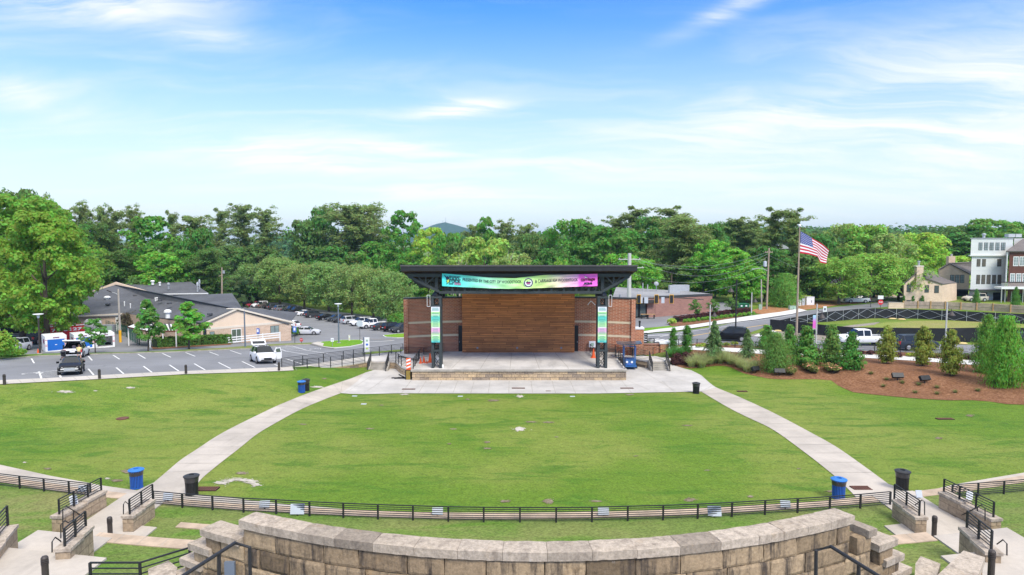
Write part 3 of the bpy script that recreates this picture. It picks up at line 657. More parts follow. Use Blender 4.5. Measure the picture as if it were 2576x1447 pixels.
def grate(x, y, w, d, label, mat='rust', name='drain_grate', rz=0):
 c = G(x, y); t = thing(name, label, 'drain', (c.x, c.y, T(c.x, c.y) + (0.045 if mat == 'rust' else 0.03)), rz)
 mb = MB(); mb.box(-w / 2, w / 2, -d / 2, d / 2, -0.03, 0.005); mb.build('frame', M['dark'], t)
 mb = MB(); n = max(5, int(w / 0.11))
 for i in range(n):
  xx = -w / 2 + w * (i + 0.5) / n; mb.box(xx - w / n * 0.3, xx + w / n * 0.3, -d / 2 + 0.02, d / 2 - 0.02, 0.003, 0.02)
 mb.box(-w / 2, w / 2, -d / 2, -d / 2 + 0.03, 0.004, 0.021); mb.box(-w / 2, w / 2, d / 2 - 0.03, d / 2, 0.004, 0.021)
 mb.build('bars', M[mat], t); return t
grate(1028, 980.5, 1.2, 0.35, 'rusty drain grate in the plaza near the left stage corner')
grate(1304, 978, 1.2, 0.35, 'rusty drain grate in the plaza in front of the stage centre')
grate(1577, 978, 1.2, 0.35, 'rusty drain grate in the plaza near the right stage corner')
grate(1379, 985, 0.45, 0.12, 'small rusty drain slot in the plaza right of the centre grate')
grate(521, 1232, 1.05, 0.5, 'rusty drain grate in the grass beside the black bin by the left path')
grate(2174 - 8, 1230, 0.9, 0.5, 'rusty drain grate in the grass behind the front right blue bin')
grate(2377, 1055, 1.2, 0.4, 'brown drain cover in the far right lawn below the mulch bank', 'rust')
grate(1867, 985.5, 0.9, 0.35, 'small brown drain cover in the lawn right of the plaza bin', 'rust')
def cover(x, y, r, label, mat='rust'):
 c = G(x, y); mb = MB(); mb.lathe([(r, -0.02), (r, 0.035), (r * 0.85, 0.04), (r * 0.82, 0.035), (0.001, 0.035)], 20)
 o = mb.build('manhole_cover', M[mat]); o.location = (c.x, c.y, T(c.x, c.y)); tag(o, label, 'manhole cover'); return o
cover(308, 1053, 0.42, 'round brown manhole cover in the left lawn')
for x, y, lb in ((955 - 40, 1017, 'pale flat valve box lid in the lawn below the plaza left end'), (1158 - 0, 997.5, 'pale flat valve box lid in the lawn left of the centre worn spot'), (1440, 998, 'pale flat valve box lid in the lawn right of the centre worn spot'), (892, 997, 'small pale valve box lid beside the plaza left corner')):
 c = G(x, y); mb = MB(); mb.box(-0.21, 0.21, -0.13, 0.13, -0.05, 0.03); mb.box(-0.18, 0.18, -0.10, 0.10, 0.029, 0.036)
 o = mb.build('valve_box_lid', M['plaque']); o.location = (c.x, c.y, T(c.x, c.y)); tag(o, lb, 'valve box')
# ================================================================ STAGE
YF = atz(1288, 958, 0).y; XL = atz(1035, 958, 0).x; XR = atz(1577, 958, 0).x; ZD = 1.10
YW = atz(1288, 887, ZD).y; XWL = at(1163, 887, YW).x; XWR = at(1445, 887, YW).x
t = thing('stage_platform', 'raised concrete stage floor on a buff block base facing the lawn', 'stage', (0, YF, 0))
deckp = [(XL, 0.0), (XR, 0.0), (XR, 8.4), (12.6, 9.6), (12.6, YW - YF + 3), (-12.3, YW - YF + 3), (-12.3, 8.6), (XL, 6.2)]
mb = MB(); mb.prism(deckp, ZD - 0.16, ZD); mb.build('deck', M['deck'], t)
mb = MB()
inn = [(XL + 0.06, 0.06), (XR - 0.06, 0.06), (XR - 0.06, 8.5), (12.5, 9.7), (12.5, YW - YF + 3), (-12.2, YW - YF + 3), (-12.2, 8.7), (XL + 0.06, 6.3)]
mb.prism(inn, -0.6, ZD - 0.16); mb.build('stone_face', M['stage_block'], t)
mb = MB()
mb.box(XL - 0.05, XR + 0.05, -0.05, -0.003, ZD - 0.2, ZD + 0.004)
mb.build('coping', M['step'], t)
mb = MB()
for xf in (-0.62, -0.36, -0.1, 0.16, 0.42, 0.68):
 a = Vector((11.0 * xf + 0.9, 0.4, ZD + 0.006)); b = Vector((9.2 * xf + 0.9, YW - YF - 0.1, ZD + 0.006))
 n = Vector((0.02, 0, 0)); mb.add([a - n, a + n, b + n, b - n], [(0, 1, 2, 3)])
mb.build('joint_lines', M['kerb'], t)
pv_ = thing('stage_pavilion', 'brick and timber stage house with a wide dark steel canopy', 'stage house', (0, YW, 0))
def L_(p): return (p[0], p[1] - YW, p[2])
# timber back wall
mb = MB(); mb.box(XWL, XWR, 0, 0.35, ZD - 0.1, 8.35); mb.build('wood_wall', M['wood_wall'], pv_)
for px in (1163 + 38, 1301, 1412):
 p = at(px, 875.5, YW - 0.05); mb = MB(); mb.box(p.x - 0.09, p.x + 0.09, -0.06, -0.003, p.z - 0.1, p.z + 0.1); mb.build('outlet_box', M['grey_metal'], pv_)
# curved brick wings
def wing(sgn):
 x_in = (XWL if sgn < 0 else XWR) ; x_out = at(1017 if sgn < 0 else 1597, 800, 74.4).x
 y_in, y_out = YW + 0.9, 74.2
 pts = []
 for i in range(9):
  q = i / 8; x = x_in + (x_out - x_in) * q; y = y_in + (y_out - y_in) * (q ** 1.7); pts.append((x, y))
 bl = len(pts); outer = []
 back = [(p[0] + 0.0, p[1] + 0.55) for p in pts]
 zt = 7.22
 def strip(z0, z1, grow, nm, mat):
  f = [(p[0], p[1] - grow - YW) for p in pts]; b_ = [(p[0], p[1] + 0.55 + grow - YW) for p in pts]
  f[-1] = (f[-1][0] + sgn * grow, f[-1][1]); b_[-1] = (b_[-1][0] + sgn * grow, b_[-1][1])
  poly = f + b_[::-1]; mb = MB(); mb.prism(poly, z0, z1); return mb.build(nm, mat, pv_)
 strip(-0.9, zt - 0.16, 0, 'brick_wall', M['brick'])
 strip(zt - 0.16, zt, 0.06, 'coping', M['coping'])
 for y in (808.5, 842.5):
  z = 13.7 - (y - 600.0) / F * 76.4 - 0.1
  strip(z, z + 0.24, 0.02, 'stone_band', M['stone_band'])
 # end pier facing the lawn, slightly proud
 xe = pts[-1][0]; ye = pts[-1][1] - YW
 x0, x1 = (xe - 0.03, xe + 0.42) if sgn < 0 else (xe - 0.42, xe + 0.03)
 mb = MB(); mb.box(x0, x1, ye - 0.04, ye + 0.6, -0.9, zt - 0.17); mb.build('end_pier', M['brick'], pv_)
 # dark door beside the timber wall
 xd0, xd1 = (x_in - 0.48, x_in - 0.02) if sgn < 0 else (x_in + 0.02, x_in + 0.48)
 mb = MB(); mb.box(xd0, xd1, y_in - YW - 0.16, y_in - YW - 0.03, ZD, ZD + 2.9)
 dr = mb.build('door', M['black'], pv_)
 mb = MB(); xx = xd0 + 0.1 if sgn < 0 else xd1 - 0.1; mb.box(xx - 0.03, xx + 0.03, y_in - YW - 0.22, y_in - YW - 0.161, ZD + 1.0, ZD + 1.15); mb.build('handle', M['grey_metal'], dr)
wing(-1); wing(1)
p = at(1487, 862.5, 76.3); mb = MB(); mb.box(p.x - 0.35, p.x + 0.35, 0.2, 0.55, p.z - 0.33, p.z + 0.33); ub = mb.build('utility_box', M['sign_white'], pv_)
mb = MB(); mb.box(p.x - 0.16, p.x + 0.16, 0.18, 0.199, p.z - 0.16, p.z + 0.16); mb.build('panel', M['pale_green'], ub)
# canopy roof: slopes down to the back
YR0, YR1 = 65.0, 78.6
RXL, RXR = at(1008, 667, YR0).x, at(1603, 667, YR0).x
ZR0, ZR0b = at(1288, 667, YR0).z, at(1288, 681, YR0).z; ZR1 = 8.05
mb = MB(); vs = []
for z_off in (0, 1):
 for (x, y) in ((RXL, YR0), (RXR, YR0), (RXR - 0.2, YR1), (RXL + 0.2, YR1)):
  f = (y - YR0) / (YR1 - YR0); zb = ZR0b + (ZR1 - ZR0b) * f; vs.append((x, y - YW, zb + (0.42 if z_off else 0)))
mb.add(vs, [(0, 3, 2, 1), (4, 5, 6, 7), (0, 1, 5, 4), (1, 2, 6, 5), (2, 3, 7, 6), (3, 0, 4, 7)])
mb.build('roof', M['soffit'], pv_)
mb = MB(); mb.box(RXL - 0.05, RXR + 0.05, YR0 - YW - 0.14, YR0 - YW - 0.005, ZR0 - 0.13, ZR0); mb.build('roof_edge', M['roof_edge'], pv_)
mb = MB(); mb.box(RXL + 0.0, RXR - 0.0, YR0 - YW - 0.09, YR0 - YW - 0.004, ZR0b - 0.03, ZR0 - 0.135); mb.build('fascia', M['black'], pv_)
mb = MB()          # purlins under the roof
for i in range(1, 11):
 y = YR0 + (YR1 - YR0) * i / 11; f = i / 11; zb = ZR0b + (ZR1 - ZR0b) * f
 mb.box(RXL + 0.15, RXR - 0.15, y - YW - 0.06, y - YW + 0.06, zb - 0.16, zb - 0.002)
mb.build('purlins', M['soffit'], pv_)
YT = atz(1098, 926, ZD).y
TXL, TXR = at(1107, 700, YT).x, at(1512, 700, YT).x
def truss(y, w=0.22, posts=True):
 f = (y - YR0) / (YR1 - YR0); zt = ZR0b + (ZR1 - ZR0b) * f - 0.32; zb = 8.5
 if zt - zb < 0.5: zb = zt - 0.6
 mb = MB(); yy = y - YW
 mb.bar((RXL + 0.5, yy, zt), (RXR - 0.5, yy, zt), w, 0.3)
 mb.bar((TXL - 0.1, yy + 0.003, zb), (TXR + 0.1, yy + 0.003, zb), w, 0.26)
 for sg, xt, xe in ((-1, TXL, RXL + 0.6), (1, TXR, RXR - 0.6)):
  mb.bar((xe, yy + 0.005, zt - 0.12), (xt + sg * 0.1, yy + 0.005, zb + 0.08), w * 0.9, 0.24)
  xm = xe + (xt - xe) * 0.55; zm = zt + (zb - zt) * 0.55
  mb.bar((xm, yy, zt), (xm, yy, zm), 0.12); mb.bar((xm, yy, zm), (xt + sg * 0.4, yy, zt), 0.1)
  mb.bar((xe + (xt - xe) * 0.25, yy, zt), (xm, yy, zm), 0.08)
 n = 13; xs = [TXL + (TXR - TXL) * i / n for i in range(n + 1)]
 for i, x in enumerate(xs):
  if 0 < i < n: mb.bar((x, yy, zb), (x, yy, zt), 0.2)
  if i < n:
   xm = (x + xs[i + 1]) / 2
   mb.bar((x, yy + 0.01, zt), (xm, yy + 0.01, zb), 0.07); mb.bar((xm, yy + 0.01, zb), (xs[i + 1], yy + 0.01, zt), 0.07)
 return mb.build('truss', M['steel'], pv_)
for y in (YT, YT + 4.0, YT + 7.6): truss(y)
def tower(x):
 mb = MB(); y0 = YT - YW; hw = 0.37; bw = 0.26
 zt = at(0, 745, YT).z; zm = at(0, 770, YT).z
 for sx in (-1, 1):
  for sy in (-1, 1):
   cx, cy = x + sx * hw, y0 + 0.37 + sy * hw
   mb.box(cx - bw / 2, cx + bw / 2, cy - bw / 2, cy + bw / 2, ZD, zt)
 tw = mb.build('tower', M['steel'], pv_)
 def X(z0, z1):
  for yy in (y0 + 0.0, y0 + 0.74):
   mb.bar((x - hw + 0.08, yy, z0), (x + hw - 0.08, yy, z1), 0.06); mb.bar((x + hw - 0.08, yy + 0.03, z0), (x - hw + 0.08, yy + 0.03, z1), 0.06)
  for xx in (x - hw, x + hw):
   mb.bar((xx, y0 + 0.1, z0), (xx, y0 + 0.64, z1), 0.05); mb.bar((xx, y0 + 0.64, z0), (xx, y0 + 0.1, z1), 0.05)
 for za, zb_ in ((ZD + 0.05, ZD + 0.95), (ZD + 1.0, ZD + 1.75), (ZD + 1.8, ZD + 2.4), (zm + 0.1, zt - 0.12)): mb = MB(); X(za, zb_); mb.build('cross_brace', M['black'], tw)
 for z in (ZD + 1.72, zm, zt - 0.12): mb = MB(); mb.box(x - hw - 0.16, x + hw + 0.16, y0 - 0.16, y0 + 0.9, z - 0.09, z + 0.09); mb.build('collar', M['steel'], tw)
 mb = MB(); mb.lathe([(0.5, zt), (0.5, zt + 0.04), (0.16, zt + 0.55)], 4, (x, y0 + 0.37, 0), None); mb.build('cap', M['black'], tw)
 mb = MB(); f = (YT - YR0) / (YR1 - YR0); mb.box(x - 0.15, x + 0.15, y0 + 0.2, y0 + 0.52, zt + 0.3, ZR0b - 0.55); mb.build('post', M['steel'], tw)
 return tw
TWL, TWR = at(1098, 800, YT).x, at(1515.5, 800, YT).x
tower(TWL); tower(TWR)
for px in (1119, 1498, 1513, 1533):
 x = at(px, 740, 78.0).x; mb = MB(); mb.box(x - 0.14, x + 0.14, 1.9, 2.18, -1.5, 7.9); mb.build('rear_post', M['black'], pv_)
for px, mt in ((858, 1), (1222, 0), (1591, 1)):
 D = (1600 * 0.62891 + px * 0.24414); p = at(D, 729, YW - 2.0)
 mb = MB(); mb.box(p.x - 0.48, p.x + 0.48, p.y - YW - 0.12, p.y - YW + 0.12, p.z - 0.1, p.z + 0.09)
 lt = mb.build('light_fixture', M['sign_white'] if mt else M['grey_metal'], pv_)
 mb = MB(); mb.bar((p.x, p.y - YW, p.z + 0.09), (p.x, p.y - YW, p.z + 1.0), 0.04); mb.build('hanger', M['black'], lt)
p = at(1483, 754, 76.3)      # two slim rods set as an inverted V on the right wing
mb = MB(); mb.bar((at(1475, 765, 76.2).x, 0.0, at(1475, 765, 76.2).z), (p.x, 0.0, p.z), 0.07); mb.bar((p.x, 0.0, p.z), (at(1494, 765, 76.2).x, 0.0, at(1494, 765, 76.2).z), 0.07); mb.build('wall_rods', M['sign_white'], pv_)
for tx in (TWL - 0.75, TWR + 0.75):
 mb = MB(); z = at(0, 757, YT).z
 for a, b in (((-0.14, -0.55), (0.14, -0.55)), ((0.14, -0.55), (0.14, 0.55)), ((0.14, 0.55), (-0.14, 0.55)), ((-0.14, 0.55), (-0.14, -0.55))):
  mb.bar((tx + a[0], YT - YW, z + a[1]), (tx + b[0], YT - YW, z + b[1]), 0.035)
 mb.build('banner_bracket', M['sign_white'], pv_)
# ---------------------------------------------------------------- text helper
def text_mesh(s, size, width=None, bold=0.0, shear=0.0):
 cu = bpy.data.curves.new('text', 'FONT'); cu.body = s; cu.size = size; cu.align_x = 'CENTER'; cu.align_y = 'CENTER'; cu.offset = bold; cu.shear = shear; cu.resolution_u = 3
 o = bpy.data.objects.new('text', cu); COL.objects.link(o); bpy.context.view_layer.update()
 me = bpy.data.meshes.new_from_object(o.evaluated_get(bpy.context.evaluated_depsgraph_get())); bpy.data.objects.remove(o); bpy.data.curves.remove(cu)
 if width and len(me.vertices):
  xs = [v.co.x for v in me.vertices]; w = max(xs) - min(xs); c = (max(xs) + min(xs)) / 2
  for v in me.vertices: v.co.x = (v.co.x - c) * width / w
 return me
def text(s, size, mat, parent, loc, width=None, bold=0.0, name='lettering', rot=(PI / 2, 0, 0), fn=None, shear=0.0):
 me = text_mesh(s, size, width, bold, shear); me.name = name; me.materials.clear(); me.materials.append(mat)
 if fn:
  for v in me.vertices: v.co = fn(v.co.x + loc[0], v.co.y + loc[2])
  return link(name, me, parent)
 o = link(name, me, parent); o.location = loc; o.rotation_euler = rot; return o
# ---------------------------------------------------------------- sponsor banner
YB = YT - 0.35
bl_, br_ = at(1112, 700, YB), at(1503, 700, YB); BW = br_.x - bl_.x; BX = (bl_.x + br_.x) / 2
ppm = S(YB)
ban = thing('sponsor_banner', 'long teal to pink fabric banner tied under the stage canopy', 'banner', (BX, YB, at(0, 705, YB).z))
tt = lambda u: float(np.interp(u, [0, 0.13, 0.3, 0.47, 0.56, 0.66, 0.85, 1], [688, 692, 698.5, 700.0, 696, 692, 690.5, 689]))
tb = lambda u: float(np.interp(u, [0, 0.13, 0.3, 0.42, 0.55, 0.7, 0.85, 1], [720, 722.5, 725.5, 727, 726, 724, 721.5, 720]))
def bpos(u, v, off=0.0):     # v from 0 (bottom) to 1 (top)
 y = tb(u) + (tt(u) - tb(u)) * v
 rip = 0.05 * math.sin(26 * u + 9 * v) * math.sin(PI * u) + 0.04 * math.sin(60 * u * (1 - 0.4 * v) + 4 * v)
 return Vector(((u - 0.5) * BW, -rip * 0.9 - off, (705 - y) / ppm))
def banner_mat():
 m_, k = base_mat('banner_print'); tc = k.n('ShaderNodeTexCoord').outputs['Object']; s_ = k.n('ShaderNodeSeparateXYZ', {0: tc}).outputs
 u = k.m('ADD', k.m('DIVIDE', s_[0], BW), 0.5)
 c = k.ramp(u, (0.0, (0.09, 0.80, 0.78)), (0.13, (0.17, 0.82, 0.72)), (0.33, (0.46, 0.90, 0.56)), (0.52, (0.54, 0.92, 0.28)), (0.66, (0.68, 0.88, 0.34)), (0.76, (0.88, 0.70, 0.58)), (0.87, (0.94, 0.44, 0.76)), (0.885, (0.96, 0.16, 0.72)), (1.0, (0.96, 0.17, 0.72)))
 f = k.noise(k.vmul(tc, (1, 1, 2)), 0.9, 2); g = k.map(f, 0.3, 0.7, 0.94, 1.06)
 cc = k.mix(1.0, c, k.n('ShaderNodeCombineColor', {0: g, 1: g, 2: g}).outputs[0], 'MULTIPLY')
 finish(k, cc, 0.6, 0, None, 0, 0, 0.25); return m_
mb = MB(); nu, nv = 120, 8
mb.add([bpos(i / nu, j / nv) for j in range(nv + 1) for i in range(nu + 1)], [(j * (nu + 1) + i, j * (nu + 1) + i + 1, (j + 1) * (nu + 1) + i + 1, (j + 1) * (nu + 1) + i) for j in range(nv) for i in range(nu)])
mb.build('fabric', banner_mat(), ban, smooth=True)
M['ink'] = pm('navy_ink', (0.015, 0.025, 0.06), 0.6, 0.05, 2); M['ink_red'] = pm('maroon_ink', (0.14, 0.01, 0.07), 0.6, 0.05, 2); M['ink_pink'] = pm('pink_ink', (0.60, 0.05, 0.28), 0.6, 0.05, 2); M['lime'] = pm('lime_ink', (0.55, 0.75, 0.15), 0.6, 0.05, 2)
def bfn(off):
 return lambda x, z: bpos((x / BW) + 0.5, 0.5 + z / 1.22, off)
def btext(s, px0, px1, cy, hpx, mat, bold=0.012, shear=0.0, off=0.06):
 x = ((px0 + px1) / 2 - 1307.5) / ppm; u = x / BW + 0.5; mid = (tt(u) + tb(u)) / 2
 text(s, hpx / ppm / 0.70, mat, ban, (x, 0, (mid - cy) / ppm), (px1 - px0) / ppm, bold, 'lettering', fn=bfn(off), shear=shear)
xb = lambda zx: 1069.1 + zx * 0.09766; yb = lambda zy: 679.2 + zy * 0.09766
xc = lambda zx: 1289.3 + zx * 0.09766
btext('PRESENTED BY THE CITY OF WOODSTOCK', xb(970), xb(2490), yb(297), 7.8, M['ink'], 0.007)
btext('& CARRIAGE KIA WOODSTOCK', xc(585), xc(1685), yb(270), 7.4, M['ink'], 0.007)
btext('WOOD-', xb(520), xb(915), yb(222), 8.4, M['ink'], 0.012); btext('STOCK', xb(560), xb(925), yb(295), 7.8, M['ink'], 0.012)
btext('GEORGIA', xb(612), xb(728), yb(360), 2.6, M['ink'], 0.01); btext('2026', xb(748), xb(925), yb(362), 5.2, M['ink_pink'], 0.01)
btext('carriage', xc(1760), xc(2128), yb(236), 7.6, M['ink_red'], 0.02); btext('KIA', xc(1828), xc(2062), yb(352), 4.6, M['ink'], 0.02, 0.25)
btext('THE CONCERT SERIES', xb(612), xb(912), yb(167), 2.4, M['ink'], 0.004)
def bpoly(pts, mat, name, off=0.05):
 mb = MB(); P = []
 for zx, zy in pts:
  X, Y_ = xb(zx), yb(zy); u = (X - 1112) / 391; v = (tb(u) - Y_) / (tb(u) - tt(u)); P.append(bpos(u, v, off))
 tri = tessellate_polygon([[Vector((p.x, p.z, 0)) for p in P]]); mb.add(P, [tuple(t) for t in tri]); mb.build(name, mat, ban)
bpoly([(485, 118), (560, 178), (585, 155), (600, 190), (640, 170), (612, 225), (565, 240), (530, 190)], M['ink'], 'emblem')
bpoly([(585, 235), (645, 250), (618, 285), (650, 290), (545, 378), (570, 312), (538, 300)], M['ink'], 'bolt', 0.052)
bpoly([(592, 246), (632, 256), (604, 290), (628, 296), (566, 345), (582, 302), (556, 294)], M['lime'], 'bolt', 0.062)
bpoly([(1850 + 2250, 150), (1945 + 2250, 205), (1875 + 2250, 208)], M['sign_white'], 'emblem', 0.05)
bpoly([(1845 + 2250, 145), (1945 + 2250, 190), (1948 + 2250, 200), (1860 + 2250, 165)], M['ink_red'], 'emblem', 0.056)
# round town seal
seal_c = bpos((xc(410) - 1112) / 391, 0.49, 0.07); rs = 124 * 0.09766 / ppm
for nm, r0, r1, mt, o in (('seal', 0, rs, 'sign_white', 0.0), ('seal_ring', rs * 0.74, rs * 0.93, 'ink', 0.008)):
 mb = MB(); n = 32; vs = []
 for i in range(n): a = 2 * PI * i / n; vs += [seal_c + Vector((r0 * math.cos(a), -o, r0 * math.sin(a))), seal_c + Vector((r1 * math.cos(a), -o, r1 * math.sin(a)))]
 if r0 > 0: mb.add(vs, [(2 * i, 2 * i + 1, (2 * i + 3) % (2 * n), (2 * i + 2) % (2 * n)) for i in range(n)])
 else: mb.add([vs[2 * i + 1] for i in range(n)], [tuple(range(n))])
 mb.build(nm, M[mt], ban)
for (a, b, c_, d_, mt) in ((-0.5, 0.5, -0.02, 0.16, 'ink'), (-0.42, 0.36, -0.22, -0.03, 'ink_pink'), (-0.30, 0.42, -0.36, -0.26, 'green_box'), (-0.28, -0.06, 0.16, 0.28, 'ink'), (0.1, 0.3, 0.16, 0.24, 'grey_metal')):
 mb = MB(); y = seal_c.y - 0.012
 mb.add([(seal_c.x + a * rs, y, seal_c.z + c_ * rs), (seal_c.x + b * rs, y, seal_c.z + c_ * rs), (seal_c.x + b * rs, y, seal_c.z + d_ * rs), (seal_c.x + a * rs, y, seal_c.z + d_ * rs)], [(0, 1, 2, 3)]); mb.build('seal_picture', M[mt], ban)
# ---------------------------------------------------------------- the two hanging programme banners
def prog_mat():
 m_, k = base_mat('programme_print'); tc = k.n('ShaderNodeTexCoord').outputs['Object']; s_ = k.n('ShaderNodeSeparateXYZ', {0: tc}).outputs
 c = k.ramp(k.m('DIVIDE', s_[2], -3.46), (0.0, (0.75, 0.76, 0.82)), (0.13, (0.74, 0.76, 0.80)), (0.15, (0.42, 0.74, 0.30)), (0.21, (0.42, 0.74, 0.35)), (0.30, (0.12, 0.62, 0.56)), (0.38, (0.18, 0.64, 0.50)), (0.48, (0.45, 0.75, 0.33)), (0.58, (0.52, 0.75, 0.42)), (0.60, (0.72, 0.40, 0.62)), (0.68, (0.72, 0.38, 0.60)), (0.78, (0.50, 0.74, 0.36)), (0.88, (0.40, 0.74, 0.34)), (1.0, (0.06, 0.52, 0.56)))
 finish(k, c, 0.6, 0, None, 0, 0, 0.25); return m_
pmat = prog_mat()
for x, lb in ((TWL - 0.06, 'tall pastel programme banner hung on the left stage tower'), (TWR - 0.06, 'tall pastel programme banner hung on the right stage tower')):
 z1 = at(0, 772, YT - 0.3).z; h = 3.46; w = 0.84
 b_ = thing('programme_banner', lb, 'banner', (x, YT - 0.33, z1), 0, 'programme banners on the stage towers')
 mb = MB(); mb.box(-w / 2, w / 2, -0.01, 0.01, -h, 0); mb.build('panel', pmat, b_)
 mb = MB(); rg = random.Random(5)
 for i, v in enumerate((0.03, 0.055, 0.075, 0.1, 0.175, 0.2, 0.25, 0.275, 0.31, 0.35, 0.375, 0.41, 0.45, 0.48, 0.51, 0.545, 0.62, 0.65, 0.70, 0.73, 0.76, 0.83, 0.86, 0.89, 0.92, 0.95, 0.975)):
  ww = w * rg.uniform(0.25, 0.42); mb.box(-ww, ww, -0.016, -0.0105, -h * v - 0.022, -h * v + 0.014)
 mb.build('printed_lines', pm('faded_ink', (0.05, 0.28, 0.27), 0.7), b_)
 mb = MB()
 for v in (0.135, 0.225, 0.575, 0.80): mb.box(-w * 0.45, w * 0.45, -0.016, -0.0105, -h * v - 0.03, -h * v + 0.03)
 mb.build('printed_bands', M['sign_white'], b_)
# ---------------------------------------------------------------- railings
POSTM = {}
def railing(label, path, h, nb, sp=1.8, name='railing', group=None, rr=0.022, pr=0.035, top=0.03, ends=True, posts=None, cat='railing'):
 P = [Vector(p) for p in path]; t = thing(name, label, cat, P[0], 0, group)
 Q = [p - P[0] for p in P]; mb = MB()
 for i in range(nb):
  f = 1.0 if i == 0 else 1 - i / nb
  mb.tube([q + Vector((0, 0, h * f)) for q in Q], top if i == 0 else rr, 4)
 mb.build('rails', M['black'], t)
 spots = []
 if posts is not None: spots = [p - P[0] for p in posts]
 else:
  for a, b in zip(Q, Q[1:]):
   n = max(1, round((b - a).length / sp)); spots += [a + (b - a) * i / n for i in range(n)]
  spots.append(Q[-1])
 key = (round(h, 2), pr)
 for i, q in enumerate(spots):
  if key not in POSTM:
   mb = MB(); mb.box(-pr, pr, -pr, pr, -0.15, h); POSTM[key] = mb.build('post', M['black'], t)
   POSTM[key].location = q; POSTM[key] = POSTM[key].data
  else: link('post', POSTM[key], t, q)
 return t
# ---------------------------------------------------------------- left ramp and steps
def zramp(x): return 0.80 + max(0.0, min(1.0, (-15 - x) / 6.3)) * 0.42
nr = [atz(x, y, z) for x, y, z in ((740, 933, 1.2), (773, 929.3, 1.13), (802.5, 926, 1.05), (832, 922.5, 0.98), (860.6, 918.8, 0.92), (889, 915, 0.86), (918, 910, 0.8))]
fr = [atz(x, y, z) for x, y, z in ((709, 927.5, 1.2), (762, 920, 1.13), (814, 913.7, 1.0), (864, 907, 0.9), (914, 899.5, 0.8), (954.5, 895, 0.8), (985, 890, 0.8), (1014, 887, 0.8))]
SLY = 71.3; sx0, sx1 = -14.85, -13.05
land = [(p.x, p.y) for p in nr] + [(sx0, SLY), (sx1, SLY), (-12.2, 71.0), (-11.2, 68.3), (-9.9, 66.2), (-9.72, 71), (-12.5, 74.0)] + [(p.x, p.y) for p in fr[::-1]]
t = thing('access_ramp', 'concrete ramp on a block wall rising to the left of the stage', 'ramp', (-15, 70, 0))
mb = MB(); mb.prism([(x + 15, y - 70) for x, y in land], lambda x, y: zramp(x - 15) - 0.14, lambda x, y: zramp(x - 15)); mb.build('slab', M['deck'], t)
cx = sum(p[0] for p in land) / len(land); cy = sum(p[1] for p in land) / len(land)
mb = MB(); mb.prism([(x + 15 - (x - cx) * 0.012, y - 70 - (y - cy) * 0.012) for x, y in land], -0.6, lambda x, y: zramp(x - 15) - 0.139); mb.build('block_wall', M['stage_block'], t)
def stairs(label, x0, x1, ytop, ztop, zbot, n, run=0.32, name='steps'):
 t = thing(name, label, 'steps', ((x0 + x1) / 2, ytop, zbot)); hw = (x1 - x0) / 2; r = (ztop - zbot) / n
 mb = MB()
 for i in range(1, n): mb.box(-hw, hw, -run * i, -run * (i - 1) + (0.003 if i > 1 else -0.004), -0.3, ztop - zbot - r * i)
 mb.build('treads', M['step'], t)
 for sx in (-1, 1):
  mb = MB(); a = hw * sx; b = a + 0.3 * sx; x_0, x_1 = min(a, b), max(a, b); L = run * n
  mb.add([(x_0, 0, -0.3), (x_1, 0, -0.3), (x_1, -L, -0.3), (x_0, -L, -0.3), (x_0, 0, ztop - zbot + 0.02), (x_1, 0, ztop - zbot + 0.02), (x_1, -L, 0.06), (x_0, -L, 0.06)], [(0, 1, 2, 3)[::-1], (4, 5, 6, 7)[::-1], (0, 1, 5, 4)[::-1], (1, 2, 6, 5)[::-1], (2, 3, 7, 6)[::-1], (3, 0, 4, 7)[::-1]])
  mb.build('cheek_wall', M['step'], t)
 return t
stairs('grey concrete steps up to the left side of the stage', sx0 + 0.1, sx1 - 0.1, SLY, 0.80, 0.0, 5)
RH = 1.0
railing('black railing along the near edge of the left ramp', nr, RH, 7)
railing('black railing along the far edge of the left ramp', fr, RH, 7)
for x, lb in ((sx0 - 0.02, 'sloping black handrail on the left side of the left stage steps'), (sx1 + 0.05, 'sloping black handrail on the right side of the left stage steps')):
 railing(lb, [(x, SLY, 0.8), (x, SLY - 1.7, 0.03)], RH, 7, 0.9)
railing('black railing from the left steps round to the stage corner', [(sx1 + 0.05, SLY, 0.8), (-12.2, 71.0, 0.8), (-11.2, 68.4, 0.85), (-10.1, 66.5, 0.95)], RH, 7)
railing('black railing across the back of the left stage landing', [(-12.2, 74.2, 0.8), (-9.6, 73.6, 0.85), (-8.0, 74.2, 1.0), (-7.6, 75.6, 1.0)], RH, 7)
railing('short black railing along the left edge of the stage floor', [(XL + 0.15, YF + 0.3, ZD), (XL + 0.05, YF + 4.8, ZD)], RH, 7)
railing('black railing behind the cones at the left of the stage', [(-9.7, 70.8, ZD), (-8.3, 72.4, ZD)], RH, 6)
